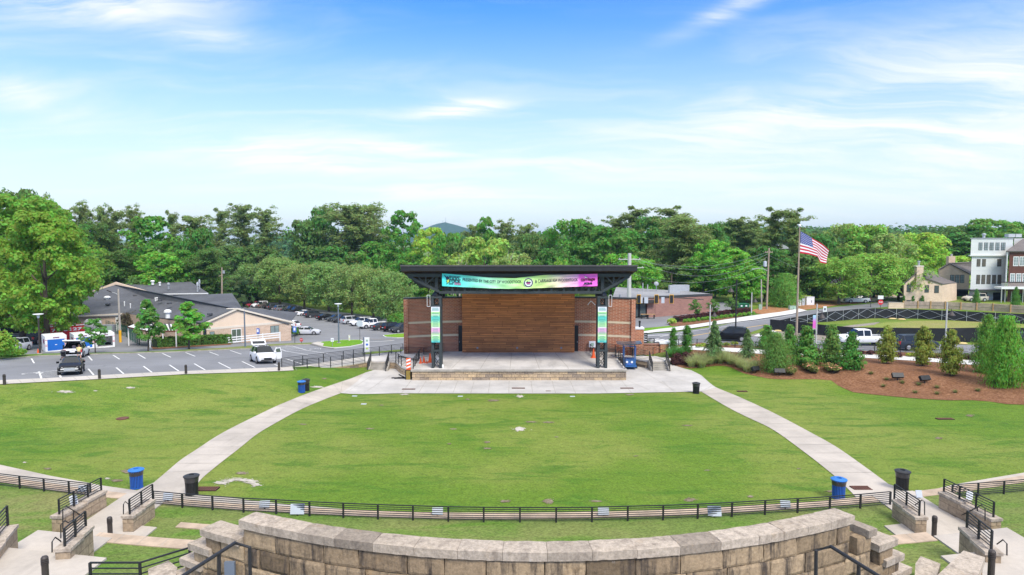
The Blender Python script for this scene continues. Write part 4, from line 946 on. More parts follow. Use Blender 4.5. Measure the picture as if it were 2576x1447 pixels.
# ---------------------------------------------------------------- right ramp and steps
rx0, rx1 = 14.6, 16.15
land = [(XR - 0.1, 73.3), (13.0, 72.6), (rx0 - 0.35, SLY), (rx1 + 0.35, SLY), (17.0, 72.4), (15.6, 74.0), (13.4, 74.2), (XR - 0.1, 75.0)]
t = thing('access_ramp', 'concrete ramp on a block wall beside the right of the stage', 'ramp', (14, 72, 0))
mb = MB(); mb.prism([(x - 14, y - 72) for x, y in land], 0.72, 0.86); mb.build('slab', M['deck'], t)
mb = MB(); mb.prism([(x - 14 - (x - 14) * 0.012, y - 72 - (y - 72) * 0.012) for x, y in land], -0.6, 0.721); mb.build('block_wall', M['stage_block'], t)
stairs('grey concrete steps up to the right side of the stage', rx0, rx1, SLY, 0.86, 0.0, 5)
for x, lb in ((rx0 - 0.12, 'sloping black handrail on the left side of the right stage steps'), (rx1 + 0.12, 'sloping black handrail on the right side of the right stage steps')):
 railing(lb, [(x, SLY, 0.86), (x, SLY - 1.7, 0.03)], RH, 7, 0.9)
railing('black railing along the near edge of the right ramp', [(XR + 0.1, 73.4, 0.95), (13.0, 72.7, 0.86), (rx0 - 0.12, SLY, 0.86)], RH, 7)
railing('black railing along the far edge of the right ramp', [(9.0, 75.4, 1.1), (11.4, 74.7, 1.0), (13.2, 74.05, 0.86), (15.4, 73.9, 0.86), (rx1 + 0.12, SLY + 0.1, 0.86)], RH, 7)
railing('short black railing along the right edge of the stage floor', [(XR - 0.15, YF + 0.3, ZD), (XR - 0.05, YF + 4.9, ZD)], RH, 7)
railing('black railing at the back right of the stage floor', [(8.6, 74.6, ZD), (8.7, 72.2, ZD), (XR - 0.2, 70.8, ZD)], RH, 7)
# ================================================================ FOREGROUND TERRACES
from mathutils import noise as mnoise
AC = (0.0, 97.2)
def arc(r, x): return AC[1] - math.sqrt(max(1.0, r * r - x * x))
def terrace(name, r0, r1, z, mat, x0=-60, x1=60, zb=0.3, kind='structure'):
 n = 60; xs = [x0 + (x1 - x0) * i / n for i in range(n + 1)]
 mb = MB(); mb.prism([(x, arc(r0, x)) for x in xs] + [(x, arc(r1, x)) for x in xs[::-1]], zb, z)
 o = mb.build(name, mat); o['kind'] = kind; return o
terrace('terrace', 69.75, 75.3, 2.30, M['rough_grass'])
terrace('terrace_edge', 69.55, 70.15, 2.325, M['pale_stone'])
terrace('terrace_edge', 71.75, 72.2, 2.335, M['pale_stone'], -13.3, -10.8)
terrace('terrace', 75.5, 78.0, 3.28, M['rough_grass'], -40, 40)
terrace('terrace_edge', 75.1, 75.75, 3.31, M['pale_stone'], -14.6, 14.7)
terrace('terrace', 78.0, 82, 3.9, M['rough_grass'], -40, 40)
terrace('terrace', 82, 112, 4.1, M['step'], -40, 40)
sj = MB()
for i in range(70):
 x = -30 + i * 0.86; y0 = arc(69.55, x); y1 = arc(70.15, x * 1.008); sj.box(x - 0.008, x + 0.008, y1 + 0.01, y0 - 0.01, 2.32, 2.329)
for i in range(34):
 x = -14.5 + i * 0.86; y0 = arc(75.1, x); y1 = arc(75.75, x); sj.box(x - 0.008, x + 0.008, y1 + 0.01, y0 - 0.01, 3.30, 3.314)
tag(sj.build('terrace_edge_joints', M['step']), kind='structure')
def flat(name, pts, z, mat, zs=None, thick=0.3):
 P = [atz(x, y, zz) for x, y, zz in pts] if zs is None else zs
 mb = MB(); n = len(P); tri = tessellate_polygon([[Vector((p.x, p.y, 0)) for p in P]])
 vs = list(P) + [p - Vector((0, 0, thick)) for p in P]; fs = []
 for t_ in tri:
  a, b, c = [P[i] for i in t_]
  if (b - a).cross(c - a).z < 0: t_ = t_[::-1]
  fs += [tuple(t_), tuple(i + n for i in t_[::-1])]
 for i in range(n): q = (i + 1) % n; fs.append((i, q, q + n, i + n))
 mb.add(vs, fs); o = mb.build(name, mat); o['kind'] = 'structure'; return o
zL = 2.34
flat('landing', [(205, 1321, zL), (312, 1320, zL), (309, 1333, zL), (285, 1361, zL), (226, 1371, zL), (180, 1372, zL), (180, 1340, zL)], 0, M['path'])
flat('landing', [(2305, 1317, zL), (2445, 1317, zL), (2480, 1345, zL), (2440, 1368, zL), (2380, 1368, zL), (2312, 1331, zL)], 0, M['path'])
for xs in ((-17.2, -15.05, -17.4, -14.0, -16.9, -13.9, -17.6, -12.4), (18.1, 15.95, 18.2, 14.75, 17.8, 14.75, 18.6, 13.2)):
 for nm, a, b, r0, r1, z in (('landing', xs[0], xs[1], 69.5, 72.4, 2.345), ('walkway', xs[2], xs[3], 72.4, 75.5, 2.35), ('walkway', xs[4], xs[5], 75.45, 78.0, 3.33), ('walkway', xs[6], xs[7], 77.95, 81.5, 3.96)):
  flat(nm, None, 0, M['path'], [Vector((a, arc(r0, a), z)), Vector((b, arc(r0, b), z)), Vector((b, arc(r1, b), z)), Vector((a, arc(r1, a), z))])
# landing bollards
bol = None
def bollard_proto():
 t = thing('bollard', '-', 'bollard', (0, 0, 0), 0)
 mb = MB(); mb.lathe([(0.088, -0.1), (0.088, 0.70), (0.001, 0.70)], 14); mb.build('post', M['bronze'], t)
 mb = MB()
 for i in range(3): mb.lathe([(0.070, 0.70 + i * 0.05), (0.098, 0.705 + i * 0.05), (0.098, 0.73 + i * 0.05), (0.070, 0.745 + i * 0.05)], 14)
 mb.lathe([(0.095, 0.85), (0.092, 0.89), (0.065, 0.93), (0.001, 0.945)], 14); mb.build('louvre_head', M['bronze'], t)
 return t
bp = bollard_proto()
for i, (x, y, z, lb) in enumerate(((278, 1361, 2.34, 'dark bronze light bollard on the left stair landing'), (2349, 1358, 2.34, 'dark bronze light bollard on the right stair landing'),
   (116, 1482, 4.1, 'dark bronze light bollard cut off by the bottom edge at left'), (2492, 1465, 4.1, 'dark bronze light bollard behind stone slabs at the bottom right'))):
 p = atz(x, y, z)
 if i == 0: bp.location = p; bp['label'] = lb; bp['group'] = 'light bollards'
 else: dup(bp, p, 0, lb, 'light bollards')
# stone piers with caps
def pier(label, far, near, ztop, zb, w=0.42, step=True):
 a, b = atz(*near, ztop), atz(*far, ztop); d_ = (b - a); L = d_.length; ang = math.atan2(d_.y, d_.x)
 t = thing('stone_pier_wall', label, 'stone wall', (a.x, a.y, zb), ang)
 h = ztop - zb
 mb = MB(); mb.box(0, L, -w / 2, w / 2, -0.6, h - 0.1); mb.build('blocks', M['bench_stone'], t)
 mb = MB()
 if step:
  mb.box(-0.04, L * 0.55, -w / 2 - 0.04, w / 2 + 0.04, h - 0.1, h); mb.box(L * 0.55 + 0.004, L + 0.03, -w / 2 - 0.04, w / 2 + 0.04, h - 0.04, h + 0.06); mb.box(L * 0.55 + 0.01, L, -w / 2, w / 2, h - 0.1, h - 0.041)
 else: mb.box(-0.04, L + 0.03, -w / 2 - 0.04, w / 2 + 0.04, h - 0.1, h)
 mb.build('cap', M['cap_stone'], t); return a, b
def wallstone(name, lo, hi, dark, streak=0.55, scale=1.0):
 m_, k = base_mat(name); tc = k.n('ShaderNodeTexCoord').outputs['Object']; g = k.n('ShaderNodeNewGeometry'); rnd = g.outputs['Random Per Island']
 c = k.ramp(rnd, (0.0, lo), (0.45, tuple((a + b) / 2 for a, b in zip(lo, hi))), (0.7, hi), (1.0, tuple(q * 0.62 for q in lo)))
 wv = k.n('ShaderNodeVectorMath', {0: k.n('ShaderNodeCombineXYZ', {0: k.m('MULTIPLY', rnd, 90), 1: k.m('MULTIPLY', rnd, 37), 2: 0}), 1: tc}, operation='ADD').outputs[0]
 st = k.noise(k.vmul(wv, (2.6, 2.6, 0.35)), 1.0, 6, 0.7); bl_ = k.noise(wv, 1.3, 5, 0.65); fi = k.noise(wv, 11, 5, 0.75); we = k.noise(k.vmul(wv, (2.2, 2.2, 0.8)), 1.1, 4, 0.7)
 c = k.mix(k.m('MULTIPLY', k.map(st, 0.47, 0.66), streak), c, tuple(dark) + (1,))
 c = k.mix(k.m('MULTIPLY', k.map(bl_, 0.56, 0.76), 0.45), c, (0.34, 0.22, 0.11, 1))
 c = k.mix(k.m('MULTIPLY', k.map(we, 0.66, 0.80), 0.7), c, (0.55, 0.54, 0.52, 1))
 v = k.map(fi, 0.25, 0.75, 0.72, 1.28)
 c = k.mix(1.0, c, k.n('ShaderNodeCombineColor', {0: v, 1: v, 2: v}).outputs[0], 'MULTIPLY')
 finish(k, c, 0.92, 0, k.m('ADD', fi, k.m('MULTIPLY', bl_, 2)), 0.6, 0.03, 0.15); return m_
M['wall_stone'] = wallstone('quarry_block_stone', (0.240, 0.176, 0.112), (0.400, 0.300, 0.190), (0.050, 0.042, 0.038), 0.92)
M['cap_stone'] = wallstone('cap_stone', (0.41, 0.345, 0.275), (0.47, 0.40, 0.325), (0.17, 0.14, 0.115), 0.5)
PG = []
PA = pier('long stone pier wall left of the left stairs, bearing a rail', (255, 1237), (142, 1298), 2.98, 1.7)
PB = pier('stone pier wall right of the left stairs, bearing a rail', (376, 1260), (321, 1298), 2.98, 1.7)
PC = pier('stone pier wall lower down by the left walkway', (216, 1328), (157, 1380), 4.30, 3.2)
PD = pier('stone pier wall cut by the left picture edge', (20, 1327), (-60, 1420), 4.30, 2.6, 0.5)
PA2 = pier('long stone pier wall right of the right stairs, bearing a rail', (2374, 1240), (2507, 1305), 2.98, 1.7)
PB2 = pier('stone pier wall left of the right stairs, bearing a rail', (2258, 1260), (2318, 1301.5), 2.98, 1.7)
PC2 = pier('stone pier wall lower down by the right walkway', (2432, 1331.5), (2500, 1389), 4.30, 3.2)
def prail(label, P, h, ext=0.0, n=6):
 a, b = P; d_ = (b - a).normalized(); return railing(label, [a + d_ * 0.15, b + d_ * ext], h, n, 0.75, pr=0.028, top=0.025, rr=0.016)
prail('black rail on top of the left stairs long pier', PA, 0.60); prail('black rail on top of the pier right of the left stairs', PB, 0.60, 0.25)
prail('black rail on the low pier by the left walkway', PC, 0.55); prail('black rail on the pier cut by the left picture edge', PD, 0.72)
prail('black rail on top of the right stairs long pier', PA2, 0.60); prail('black rail on top of the pier left of the right stairs', PB2, 0.60, 0.25)
prail('black rail on the low pier by the right walkway', PC2, 0.60)
# ring rail above the lawn
rp = [(386, 1270), (459, 1277), (535, 1283), (613, 1288.8), (695, 1292.7), (779, 1298), (864, 1302), (951, 1305.7), (1039, 1308.5), (1128, 1311.5), (1217, 1312.8), (1308, 1313.3), (1399, 1313.6), (1489, 1312.8), (1579, 1310), (1668, 1307.8), (1755, 1304.5), (1841, 1300), (1924, 1294.7), (2006, 1289.7), (2087, 1284.5), (2164, 1278.5), (2239, 1271.4)]
RP = [atz(x, y, 2.31) for x, y in rp]
railing('long curved black railing along the lawn edge in the foreground', RP, 0.60, 7, posts=RP, pr=0.034, top=0.024, rr=0.017)
LP = [atz(x, y, 2.31) for x, y in ((-70, 1214), (-10, 1221.5), (50, 1229), (111, 1236), (174, 1243), (228, 1249))]
railing('black railing along the path at the left edge of the photo', LP, 0.58, 7, posts=LP, pr=0.03, top=0.024, rr=0.017)
LP2 = [atz(x, y, 2.31) for x, y in ((2395, 1252), (2460, 1247.7), (2525, 1242.6), (2590, 1237), (2660, 1230))]
railing('black railing along the path at the right edge of the photo', LP2, 0.58, 7, posts=LP2, pr=0.03, top=0.024, rr=0.017)
for i, (x0, x1, y0, y1, lb) in enumerate(((409, 432, 1242, 1259, 'pale plaque behind the ring rail below the black bin at left'), (651.5, 676.6, 1262, 1277.7, 'small pale plaque behind the rail, third from the left end'), (729.6, 764, 1270.7, 1294, 'large pale plaque behind the left half of the ring rail'),
   (1086.7, 1113.8, 1280, 1294.7, 'small pale plaque behind the rail just left of the middle'), (1505, 1532.6, 1280.7, 1296, 'small pale plaque behind the rail just right of the middle'), (1781, 1816, 1276.5, 1299, 'large pale plaque behind the right half of the ring rail'), (1964.5, 1990, 1262, 1277.7, 'small pale plaque behind the rail near its right end'), (195, 218, 1224, 1236, 'pale plaque behind the rail by the left stairs'), (2306, 2322, 1236, 1252, 'narrow plaque on the rail by the right black bin'))):
 zc_ = atz((x0 + x1) / 2, y1 + 7, 2.31); Y = zc_.y + 0.12; a, b = at(x0, y1, Y), at(x1, y0, Y)
 t = thing('plaque', lb, 'plaque', ((a.x + b.x) / 2, Y, a.z), 0, 'plaques along the ring rail')
 w, h = (b.x - a.x) / 2, b.z - a.z
 mb = MB(); mb.add([(-w, 0, 0), (w, 0, 0), (w, 0.1, h), (-w, 0.1, h), (-w, 0.03, 0), (w, 0.03, 0), (w, 0.13, h), (-w, 0.13, h)], [(0, 1, 2, 3), (7, 6, 5, 4), (0, 4, 5, 1), (1, 5, 6, 2), (2, 6, 7, 3), (3, 7, 4, 0)]); mb.build('face', M['plaque'], t)
 mb = MB(); mb.box(-0.03, 0.03, 0.05, 0.09, -0.45, 0.05); mb.build('stem', M['black'], t)
def paper(x, y, Y, w, h, tilt, lb):
 p = at(x, y, Y); t = thing('paper_notice', lb, 'notice', p); t.rotation_euler = (R(-8), R(tilt), 0)
 mb = MB(); mb.box(-w / 2, w / 2, -0.006, 0.006, -h / 2, h / 2); mb.build('sheet', M['sign_white'], t)
 mb = MB()
 for i in range(5): mb.box(-w * 0.32, w * 0.32, -0.009, -0.0065, h * (0.3 - 0.15 * i) - 0.008, h * (0.3 - 0.15 * i) + 0.008)
 mb.build('printed_lines', M['plaque'], t)
paper(185, 1257.5, 26.9, 0.33, 0.36, -12, 'white paper notice tied to the rail on the left stairs pier')
paper(2439, 1247, 27.0, 0.27, 0.34, 8, 'white paper notice tied to the rail on the right stairs pier')
# bent handrails
def handrail(lb, pts, r=0.02, posts=()):
 P = [at(x, y, Y) for x, y, Y in pts]; t = thing('handrail', lb, 'handrail', P[0]); q0 = P[0]
 mb = MB(); mb.tube([p - q0 for p in P], r, 8); mb.build('tube', M['black'], t)
 for a, b in posts:
  mb = MB(); mb.tube([at(*a) - q0, at(*b) - q0], r, 8); mb.build('post', M['black'], t)
handrail('bent black handrail at the foot of the left low pier', [(131, 1436, 20.6), (131, 1363, 20.6), (139, 1352, 20.8), (152, 1361, 21.0), (157, 1369, 21.0)])
handrail('small black handrail loop between the two left piers', [(153, 1358, 23), (153, 1320, 23), (163, 1310, 23.2), (172, 1315, 23.4), (183, 1308, 23.8), (190, 1330, 23.8)])
handrail('sloping black handrail down the left stairs', [(158, 1331, 25.6), (158, 1280, 25.6), (168, 1274, 25.8), (233, 1315, 27.6), (239, 1310, 27.7), (239, 1320, 27.7)], posts=[((185, 1286, 26.3), (185, 1320, 26.3))])
handrail('small black handrail at the end of the pier right of the left stairs', [(310.5, 1322, 26.3), (310.5, 1269, 26.3), (315, 1262, 26.4), (323, 1268, 26.5), (325, 1290, 26.5)])
handrail('small black handrail at the end of the pier left of the right stairs', [(2326, 1300, 26.3), (2326, 1262.7, 26.3), (2319.6, 1257.7, 26.4), (2302.6, 1270, 26.6)])
handrail('sloping black handrail down the right stairs', [(2478, 1310, 25.6), (2478, 1280, 25.6), (2470, 1270, 25.8), (2390, 1311.5, 27.6), (2384, 1305, 27.7), (2384, 1314, 27.7)], posts=[((2412, 1300, 27.2), (2412, 1316, 27.2)), ((2459, 1276, 26.2), (2459, 1300, 26.2))])
handrail('bent black handrail at the foot of the right low pier', [(2533, 1441.7, 20.4), (2533, 1368, 20.4), (2523, 1358, 20.6), (2508, 1369, 20.9)])
handrail('thick black stair handrail in front of the curved wall at left', [(440, 1462, 9.6), (591, 1366, 11.0), (628, 1377, 11.0), (630, 1475, 11.0)], 0.03, [((551, 1393, 10.6), (551, 1475, 10.6))])
handrail('thick black stair handrail in front of the curved wall at right', [(2052, 1475, 11.0), (2053, 1385, 11.0), (2090, 1375, 11.0), (2240, 1468, 9.7)], 0.03, [((2160, 1420, 10.4), (2160, 1475, 10.4))])
railing('black railing running down the slope at the bottom left', [atz(230, 1500, 3.9), atz(355, 1500, 3.9), atz(480, 1458, 3.9)], 0.95, 6, 1.6, pr=0.03)
# ---------------------------------------------------------------- the big curved stone wall
nx = [600, 669, 751, 839, 934.5, 1040, 1150, 1264, 1377, 1490, 1602, 1711, 1816, 1913, 1975, 2033, 2092, 2153]
nyk = ([600, 644, 752, 934, 1040, 1150, 1288, 1377, 1490, 1602, 1711, 1816, 1913, 2032, 2152], [1306, 1315, 1338, 1370, 1379.5, 1386, 1388.6, 1388.6, 1383, 1378, 1371, 1363, 1351.5, 1324, 1297.7])
ZW = 6.6
def near(x): return atz(x, float(np.interp(x, *nyk)), ZW)
NP = [near(x) for x in nx]
# smooth the measured curve with a circle-like quadratic fit
A_ = np.array([[p.x * p.x, p.x, 1] for p in NP]); co = np.linalg.lstsq(A_, np.array([p.y for p in NP]), rcond=None)[0]
def wy(x): return co[0] * x * x + co[1] * x + co[2]
def wt(x): s_ = 2 * co[0] * x + co[1]; n = math.hypot(1, s_); return Vector((1 / n, s_ / n, 0)), Vector((-s_ / n, 1 / n, 0))
wallT = thing('curved_stone_wall', 'big curved wall of weathered stone blocks across the bottom', 'stone wall', (0, wy(0), 4))
O_ = Vector((0, wy(0), 4.0))
def rock(mb, xa, xb, z0, z1, off0, depth, amp, seed, nx_=12, nz_=7, gap=0.010):
 """one quarried block: rough face towards the camera, following the curve"""
 xa += gap; xb -= gap; z0 += gap * 0.8; z1 -= gap * 0.8; vs = []
 for j in range(nz_ + 1):
  for i in range(nx_ + 1):
   u, v = i / nx_, j / nz_; x = xa + (xb - xa) * u; z = z0 + (z1 - z0) * v; tg, nr_ = wt(x)
   e = min(u * (xb - xa), (1 - u) * (xb - xa), v * (z1 - z0), (1 - v) * (z1 - z0)); rd = max(0, 1 - e / 0.045) ** 2 * 0.03
   n1 = mnoise.fractal(Vector((x * 2.1 + seed * 7.3, z * 2.1, seed * 3.1)), 0.9, 2.2, 4)
   n2 = mnoise.noise(Vector((x * 1.1 + seed * 3.3, z * 1.4, seed)))
   jx = 0.012 * mnoise.noise(Vector((z * 5, seed, 3))) if i in (0, nx_) else 0; jz = 0.012 * mnoise.noise(Vector((x * 5, seed, 9))) if j in (0, nz_) else 0
   p = Vector((x + jx, wy(x), z + jz)) + nr_ * (off0 + rd - amp * n1 - amp * 0.8 * n2); vs.append(p - O_)
 W_ = nx_ + 1; fs = [(j * W_ + i, j * W_ + i + 1, (j + 1) * W_ + i + 1, (j + 1) * W_ + i) for j in range(nz_) for i in range(nx_)]
 o = len(vs)
 for j in range(nz_ + 1):
  for i in range(nx_ + 1):
   if i in (0, nx_) or j in (0, nz_): pass
 def bp_(i, j):
  u, v = i / nx_, j / nz_; x = xa + (xb - xa) * u; z = z0 + (z1 - z0) * v; tg, nr_ = wt(x); return Vector((x, wy(x), z)) + nr_ * (off0 + depth) - O_
 top = [nz_ * W_ + i for i in range(W_)]; bot = list(range(W_)); tb_ = [o + i for i in range(W_)]; bb_ = [o + W_ + i for i in range(W_)]
 vs += [bp_(i, nz_) for i in range(W_)] + [bp_(i, 0) for i in range(W_)]
 for i in range(nx_): fs.append((top[i], top[i + 1], tb_[i + 1], tb_[i])); fs.append((bot[i + 1], bot[i], bb_[i], bb_[i + 1])); fs.append((tb_[i], tb_[i + 1], bb_[i + 1], bb_[i]))
 Lf = [j * W_ for j in range(nz_ + 1)]; Rt = [j * W_ + nx_ for j in range(nz_ + 1)]
 fs.append(tuple(Lf) + (tb_[0], bb_[0])); fs.append(tuple(Rt[::-1]) + (bb_[-1], tb_[-1]))
 mb.add(vs, fs)
def capblock(mb, xa, xb, z, th, off, depth, seed):
 """one thick cap stone with a gently uneven top and a rough front edge"""
 xa += 0.004; xb -= 0.004; n, m_ = 10, 6; vs = []
 for j in range(m_ + 1):
  for i in range(n + 1):
   u, v = i / n, j / m_; x = xa + (xb - xa) * u; tg, nr_ = wt(x)
   zz = z + 0.012 * mnoise.fractal(Vector((x * 2, v * 2 + seed * 5, seed)), 0.9, 2.1, 3); o2 = off + depth * v
   if j in (0, m_): zz -= 0.012; o2 += (0.010 * mnoise.noise(Vector((x * 4, seed, 1)))) * (1 if j == 0 else -1)
   if i in (0, n): zz -= 0.008
   vs.append(Vector((x, wy(x), zz)) + nr_ * o2 - O_)
 W_ = n + 1; fs = [(j * W_ + i, j * W_ + i + 1, (j + 1) * W_ + i + 1, (j + 1) * W_ + i) for j in range(m_) for i in range(n)]
 o = len(vs)
 for v in (0, 1):
  for i in range(n + 1):
   x = xa + (xb - xa) * i / n; tg, nr_ = wt(x); vs.append(Vector((x, wy(x), z - th + 0.012 * mnoise.noise(Vector((x * 5, seed, v))))) + nr_ * (off + 0.012 + (depth - 0.02) * v) - O_)
 for i in range(n):
  fs.append((o + i, o + i + 1, i + 1, i)); fs.append((o + W_ + i + 1, o + W_ + i, m_ * W_ + i, m_ * W_ + i + 1)); fs.append((o + i + 1, o + i, o + W_ + i, o + W_ + i + 1))
 fs.append(tuple(j * W_ for j in range(m_ + 1)) + (o + W_, o)); fs.append(tuple(j * W_ + n for j in range(m_ + 1))[::-1] + (o + n, o + W_ + n))
 mb.add(vs, fs)
cap, body = MB(), MB(); CW = 0.60
XS = [p.x for p in NP]
for i, (a, b) in enumerate(zip(XS, XS[1:])):
 if b - a < 0.3: continue
 capblock(cap, a, b, ZW + 0.003 * math.sin(i * 2.3), 0.225, 0, CW, i)
rg = random.Random(8)
for c in range(4):
 z1 = ZW - 0.225 - c * 0.50; x = XS[0] - 0.0 + 0.06; x_end = XS[-1] - 0.06; first = True
 while x < x_end - 0.05:
  w = rg.uniform(0.85, 1.35) * (0.5 if first and c % 2 else 1); first = False
  b = min(x + w, x_end)
  if x_end - b < 0.35: b = x_end
  rock(body, x, b, z1 - 0.50, z1, 0.065, 0.40, 0.022, c * 50 + x)
  x = b
# stepped ends of the wall
for sg, ends in ((-1, ((507, 600, 6.1), (484, 516, 5.6), (459, 493, 5.1), (437, 470, 4.6))), (1, ((2160, 2240, 6.1), (2232, 2261, 5.6), (2254, 2281, 5.1), (2277, 2305, 4.6)))):
 for q, (xa, xb, z) in enumerate(ends):
  Yg = wy(XS[0] if sg < 0 else XS[-1]) + 0.3
  xw0 = (xa - 1288) / F * (18.3 + 0.15 * q if q or sg > 0 else 18.0); xw1 = (xb - 1288) / F * ((18.3 + 0.15 * q) if q else 17.3)
  if sg < 0: xw1 = min(xw1, XS[0] + 0.1) if q == 0 else xw0 + 0.75
  else: xw0 = max(xw0, XS[-1] - 0.1) if q == 0 else xw1 - 0.75
  capblock(cap, xw0, xw1, z, 0.2, -0.05, CW + 0.05, 60 + q + 9 * sg)
  xi = XS[0] + 0.06 if sg < 0 else XS[-1] - 0.06
  zz = z - 0.2
  for c in range(3):
   if sg < 0: rock(body, xw0 + 0.05, xw0 + 0.55 + 0.42 * (c % 2), zz - 0.46, zz, 0.05, 0.44, 0.02, 200 + q * 9 + c); rock(body, xw0 + 0.55 + 0.42 * (c % 2), XS[0] + 0.08, zz - 0.46, zz, 0.062, 0.42, 0.02, 240 + q * 9 + c) if XS[0] + 0.08 - xw0 - 0.97 > 0.2 and q < 1 else None
   else: rock(body, xw1 - 0.55 - 0.42 * (c % 2), xw1 - 0.05, zz - 0.46, zz, 0.05, 0.44, 0.02, 300 + q * 9 + c); rock(body, XS[-1] - 0.08, xw1 - 0.55 - 0.42 * (c % 2), zz - 0.46, zz, 0.062, 0.42, 0.02, 340 + q * 9 + c) if xw1 - 0.97 - XS[-1] > 0.2 and q < 1 else None
   zz -= 0.46
body.build('blocks', M['wall_stone'], wallT, smooth=False); cap.build('cap', M['cap_stone'], wallT)
mb = MB(); n = 40; xs = [XS[0] + 0.15 + (XS[-1] - XS[0] - 0.3) * i / n for i in range(n + 1)]
pl = [Vector((x, wy(x), 0)) + wt(x)[1] * 0.16 for x in xs] + [Vector((x, wy(x), 0)) + wt(x)[1] * 0.5 for x in xs[::-1]]
mb.prism([(p.x, p.y - O_.y) for p in pl], -1.5, ZW - 0.26 - 4.0); mb.build('core', M['dark'], wallT)
p = atz(578, 1412, 5.6); x = (578 - 1288) / F * 16.6; pw_ = Vector((x, wy(x), 0))
mb = MB(); q = at(578, 1430, wy(at(578, 1430, 16.6).x) - 0.04); mb.box(q.x - 0.13, q.x + 0.13, q.y - 0.03 - O_.y, q.y + 0.06 - O_.y, q.z - 4.0 - 0.2, q.z - 4.0 + 0.17); mb.build('step_light', M['blue_grey'], wallT)
def slabwall(lb, pts, z, w):
 P = [atz(x, y, z) for x, y in pts]; t = thing('stone_slab_wall', lb, 'stone wall', (P[0].x, P[0].y, 3))
 mb = MB(); poly = [(p.x - P[0].x, p.y - P[0].y) for p in P]; mb.prism(poly, z - 3 - 0.2, z - 3); mb.build('cap', M['cap_stone'], t)
 cx_, cy_ = sum(p[0] for p in poly) / len(poly), sum(p[1] for p in poly) / len(poly)
 mb = MB(); mb.prism([(cx_ + (a - cx_) * 0.93, cy_ + (b - cy_) * 0.93) for a, b in poly], 0, z - 3.2); mb.build('blocks', M['bench_stone'], t)
slabwall('pale stone slab wall at the bottom beside the left stepped wall end', [(372, 1432), (424, 1410), (446, 1428), (432, 1500), (380, 1500)], 4.6, 0.6)
slabwall('short stone slab wall between the right stepped wall end and big slab', [(2303, 1418), (2316, 1399), (2366, 1418), (2350, 1470), (2300, 1470)], 4.5, 0.6)
slabwall('broad weathered stone slab wall at the bottom right', [(2358, 1447), (2424, 1385), (2478, 1402), (2440, 1500), (2330, 1500)], 4.9, 0.6)
# ---------------------------------------------------------------- litter bins
def bin_proto(col, lb):
 t = thing('litter_bin', lb, 'litter bin', (0, 0, 0), 0, 'slatted litter bins'); h = 0.94
 mb = MB(); mb.lathe([(0.24, 0.06), (0.255, h - 0.05), (0.25, h - 0.05), (0.20, 0.09), (0.001, 0.09)], 20); mb.build('liner', M['dark'], t)
 mb = MB(); n = 26
 for i in range(n):
  a = 2 * PI * i / n; c, s = math.cos(a), math.sin(a); m4 = Matrix.Rotation(a, 4, 'Z')
  pts = [(0.275, 0.0), (0.285, 0.45), (0.30, h - 0.2), (0.345, h - 0.02)]
  for (r0, z0), (r1, z1) in zip(pts, pts[1:]):
   w = 0.022; vs = [m4 @ Vector(q) for q in ((r0, -w, z0), (r0, w, z0), (r1, w, z1), (r1, -w, z1), (r0 - 0.01, -w, z0), (r0 - 0.01, w, z0), (r1 - 0.01, w, z1), (r1 - 0.01, -w, z1))]
   mb.add(vs, [(0, 1, 2, 3), (7, 6, 5, 4), (0, 3, 7, 4), (1, 5, 6, 2)])
 mb.lathe([(0.262, 0.03), (0.292, 0.03), (0.292, 0.07), (0.262, 0.07)], 20)
 mb.build('slats', M[col], t)
 mb = MB(); mb.lathe([(0.262, h - 0.30), (0.305, h - 0.28), (0.318, h - 0.15), (0.338, h - 0.06), (0.33, h - 0.04), (0.25, h - 0.04)], 20); mb.build('bag', M['bagplastic'], t)
 mb = MB(); mb.lathe([(0.11, h - 0.04), (0.12, h + 0.045), (0.20, h + 0.055), (0.33, h + 0.01), (0.365, h - 0.01), (0.365, h - 0.035), (0.30, h - 0.04)], 24); mb.build('lid', M[col + '_lid'], t)
 return t
M['black_bin'] = pm('black_slat_paint', (0.020, 0.021, 0.022), 0.45, 0.1, 3); M['black_bin_lid'] = pm('black_lid', (0.03, 0.031, 0.033), 0.5, 0.1, 3)
M['blue_bin_lid'] = pm('blue_lid', (0.03, 0.17, 0.50), 0.4, 0.1, 3); M['bagplastic'] = pm('black_bin_bag', (0.03, 0.03, 0.032), 0.3, 0.3, 9, spec=0.6)
bb, kb = bin_proto('blue_bin', 'blue slatted litter bin in the grass near the left path foot'), bin_proto('black_bin', 'black slatted litter bin on the left path foot by the rail')
for o, (x, y) in ((bb, (344, 1228)), (kb, (483, 1245))): c = G(x, y); o.location = c
for pr_, x, y, lb in ((bb, 2109, 1254, 'blue slatted litter bin beside the right path foot by the rail'), (kb, 2269, 1232, 'black slatted litter bin beyond the right path foot by the stairs'), (bb, 759, 987, 'blue slatted litter bin, front one of the pair by the upper left path'),
       (kb, 770, 982, 'black slatted litter bin, rear one of the pair by the upper left path'), (kb, 1751, 990, 'black slatted litter bin at the right corner of the plaza')):
 dup(pr_, G(x, y), random.uniform(0, 6), lb)
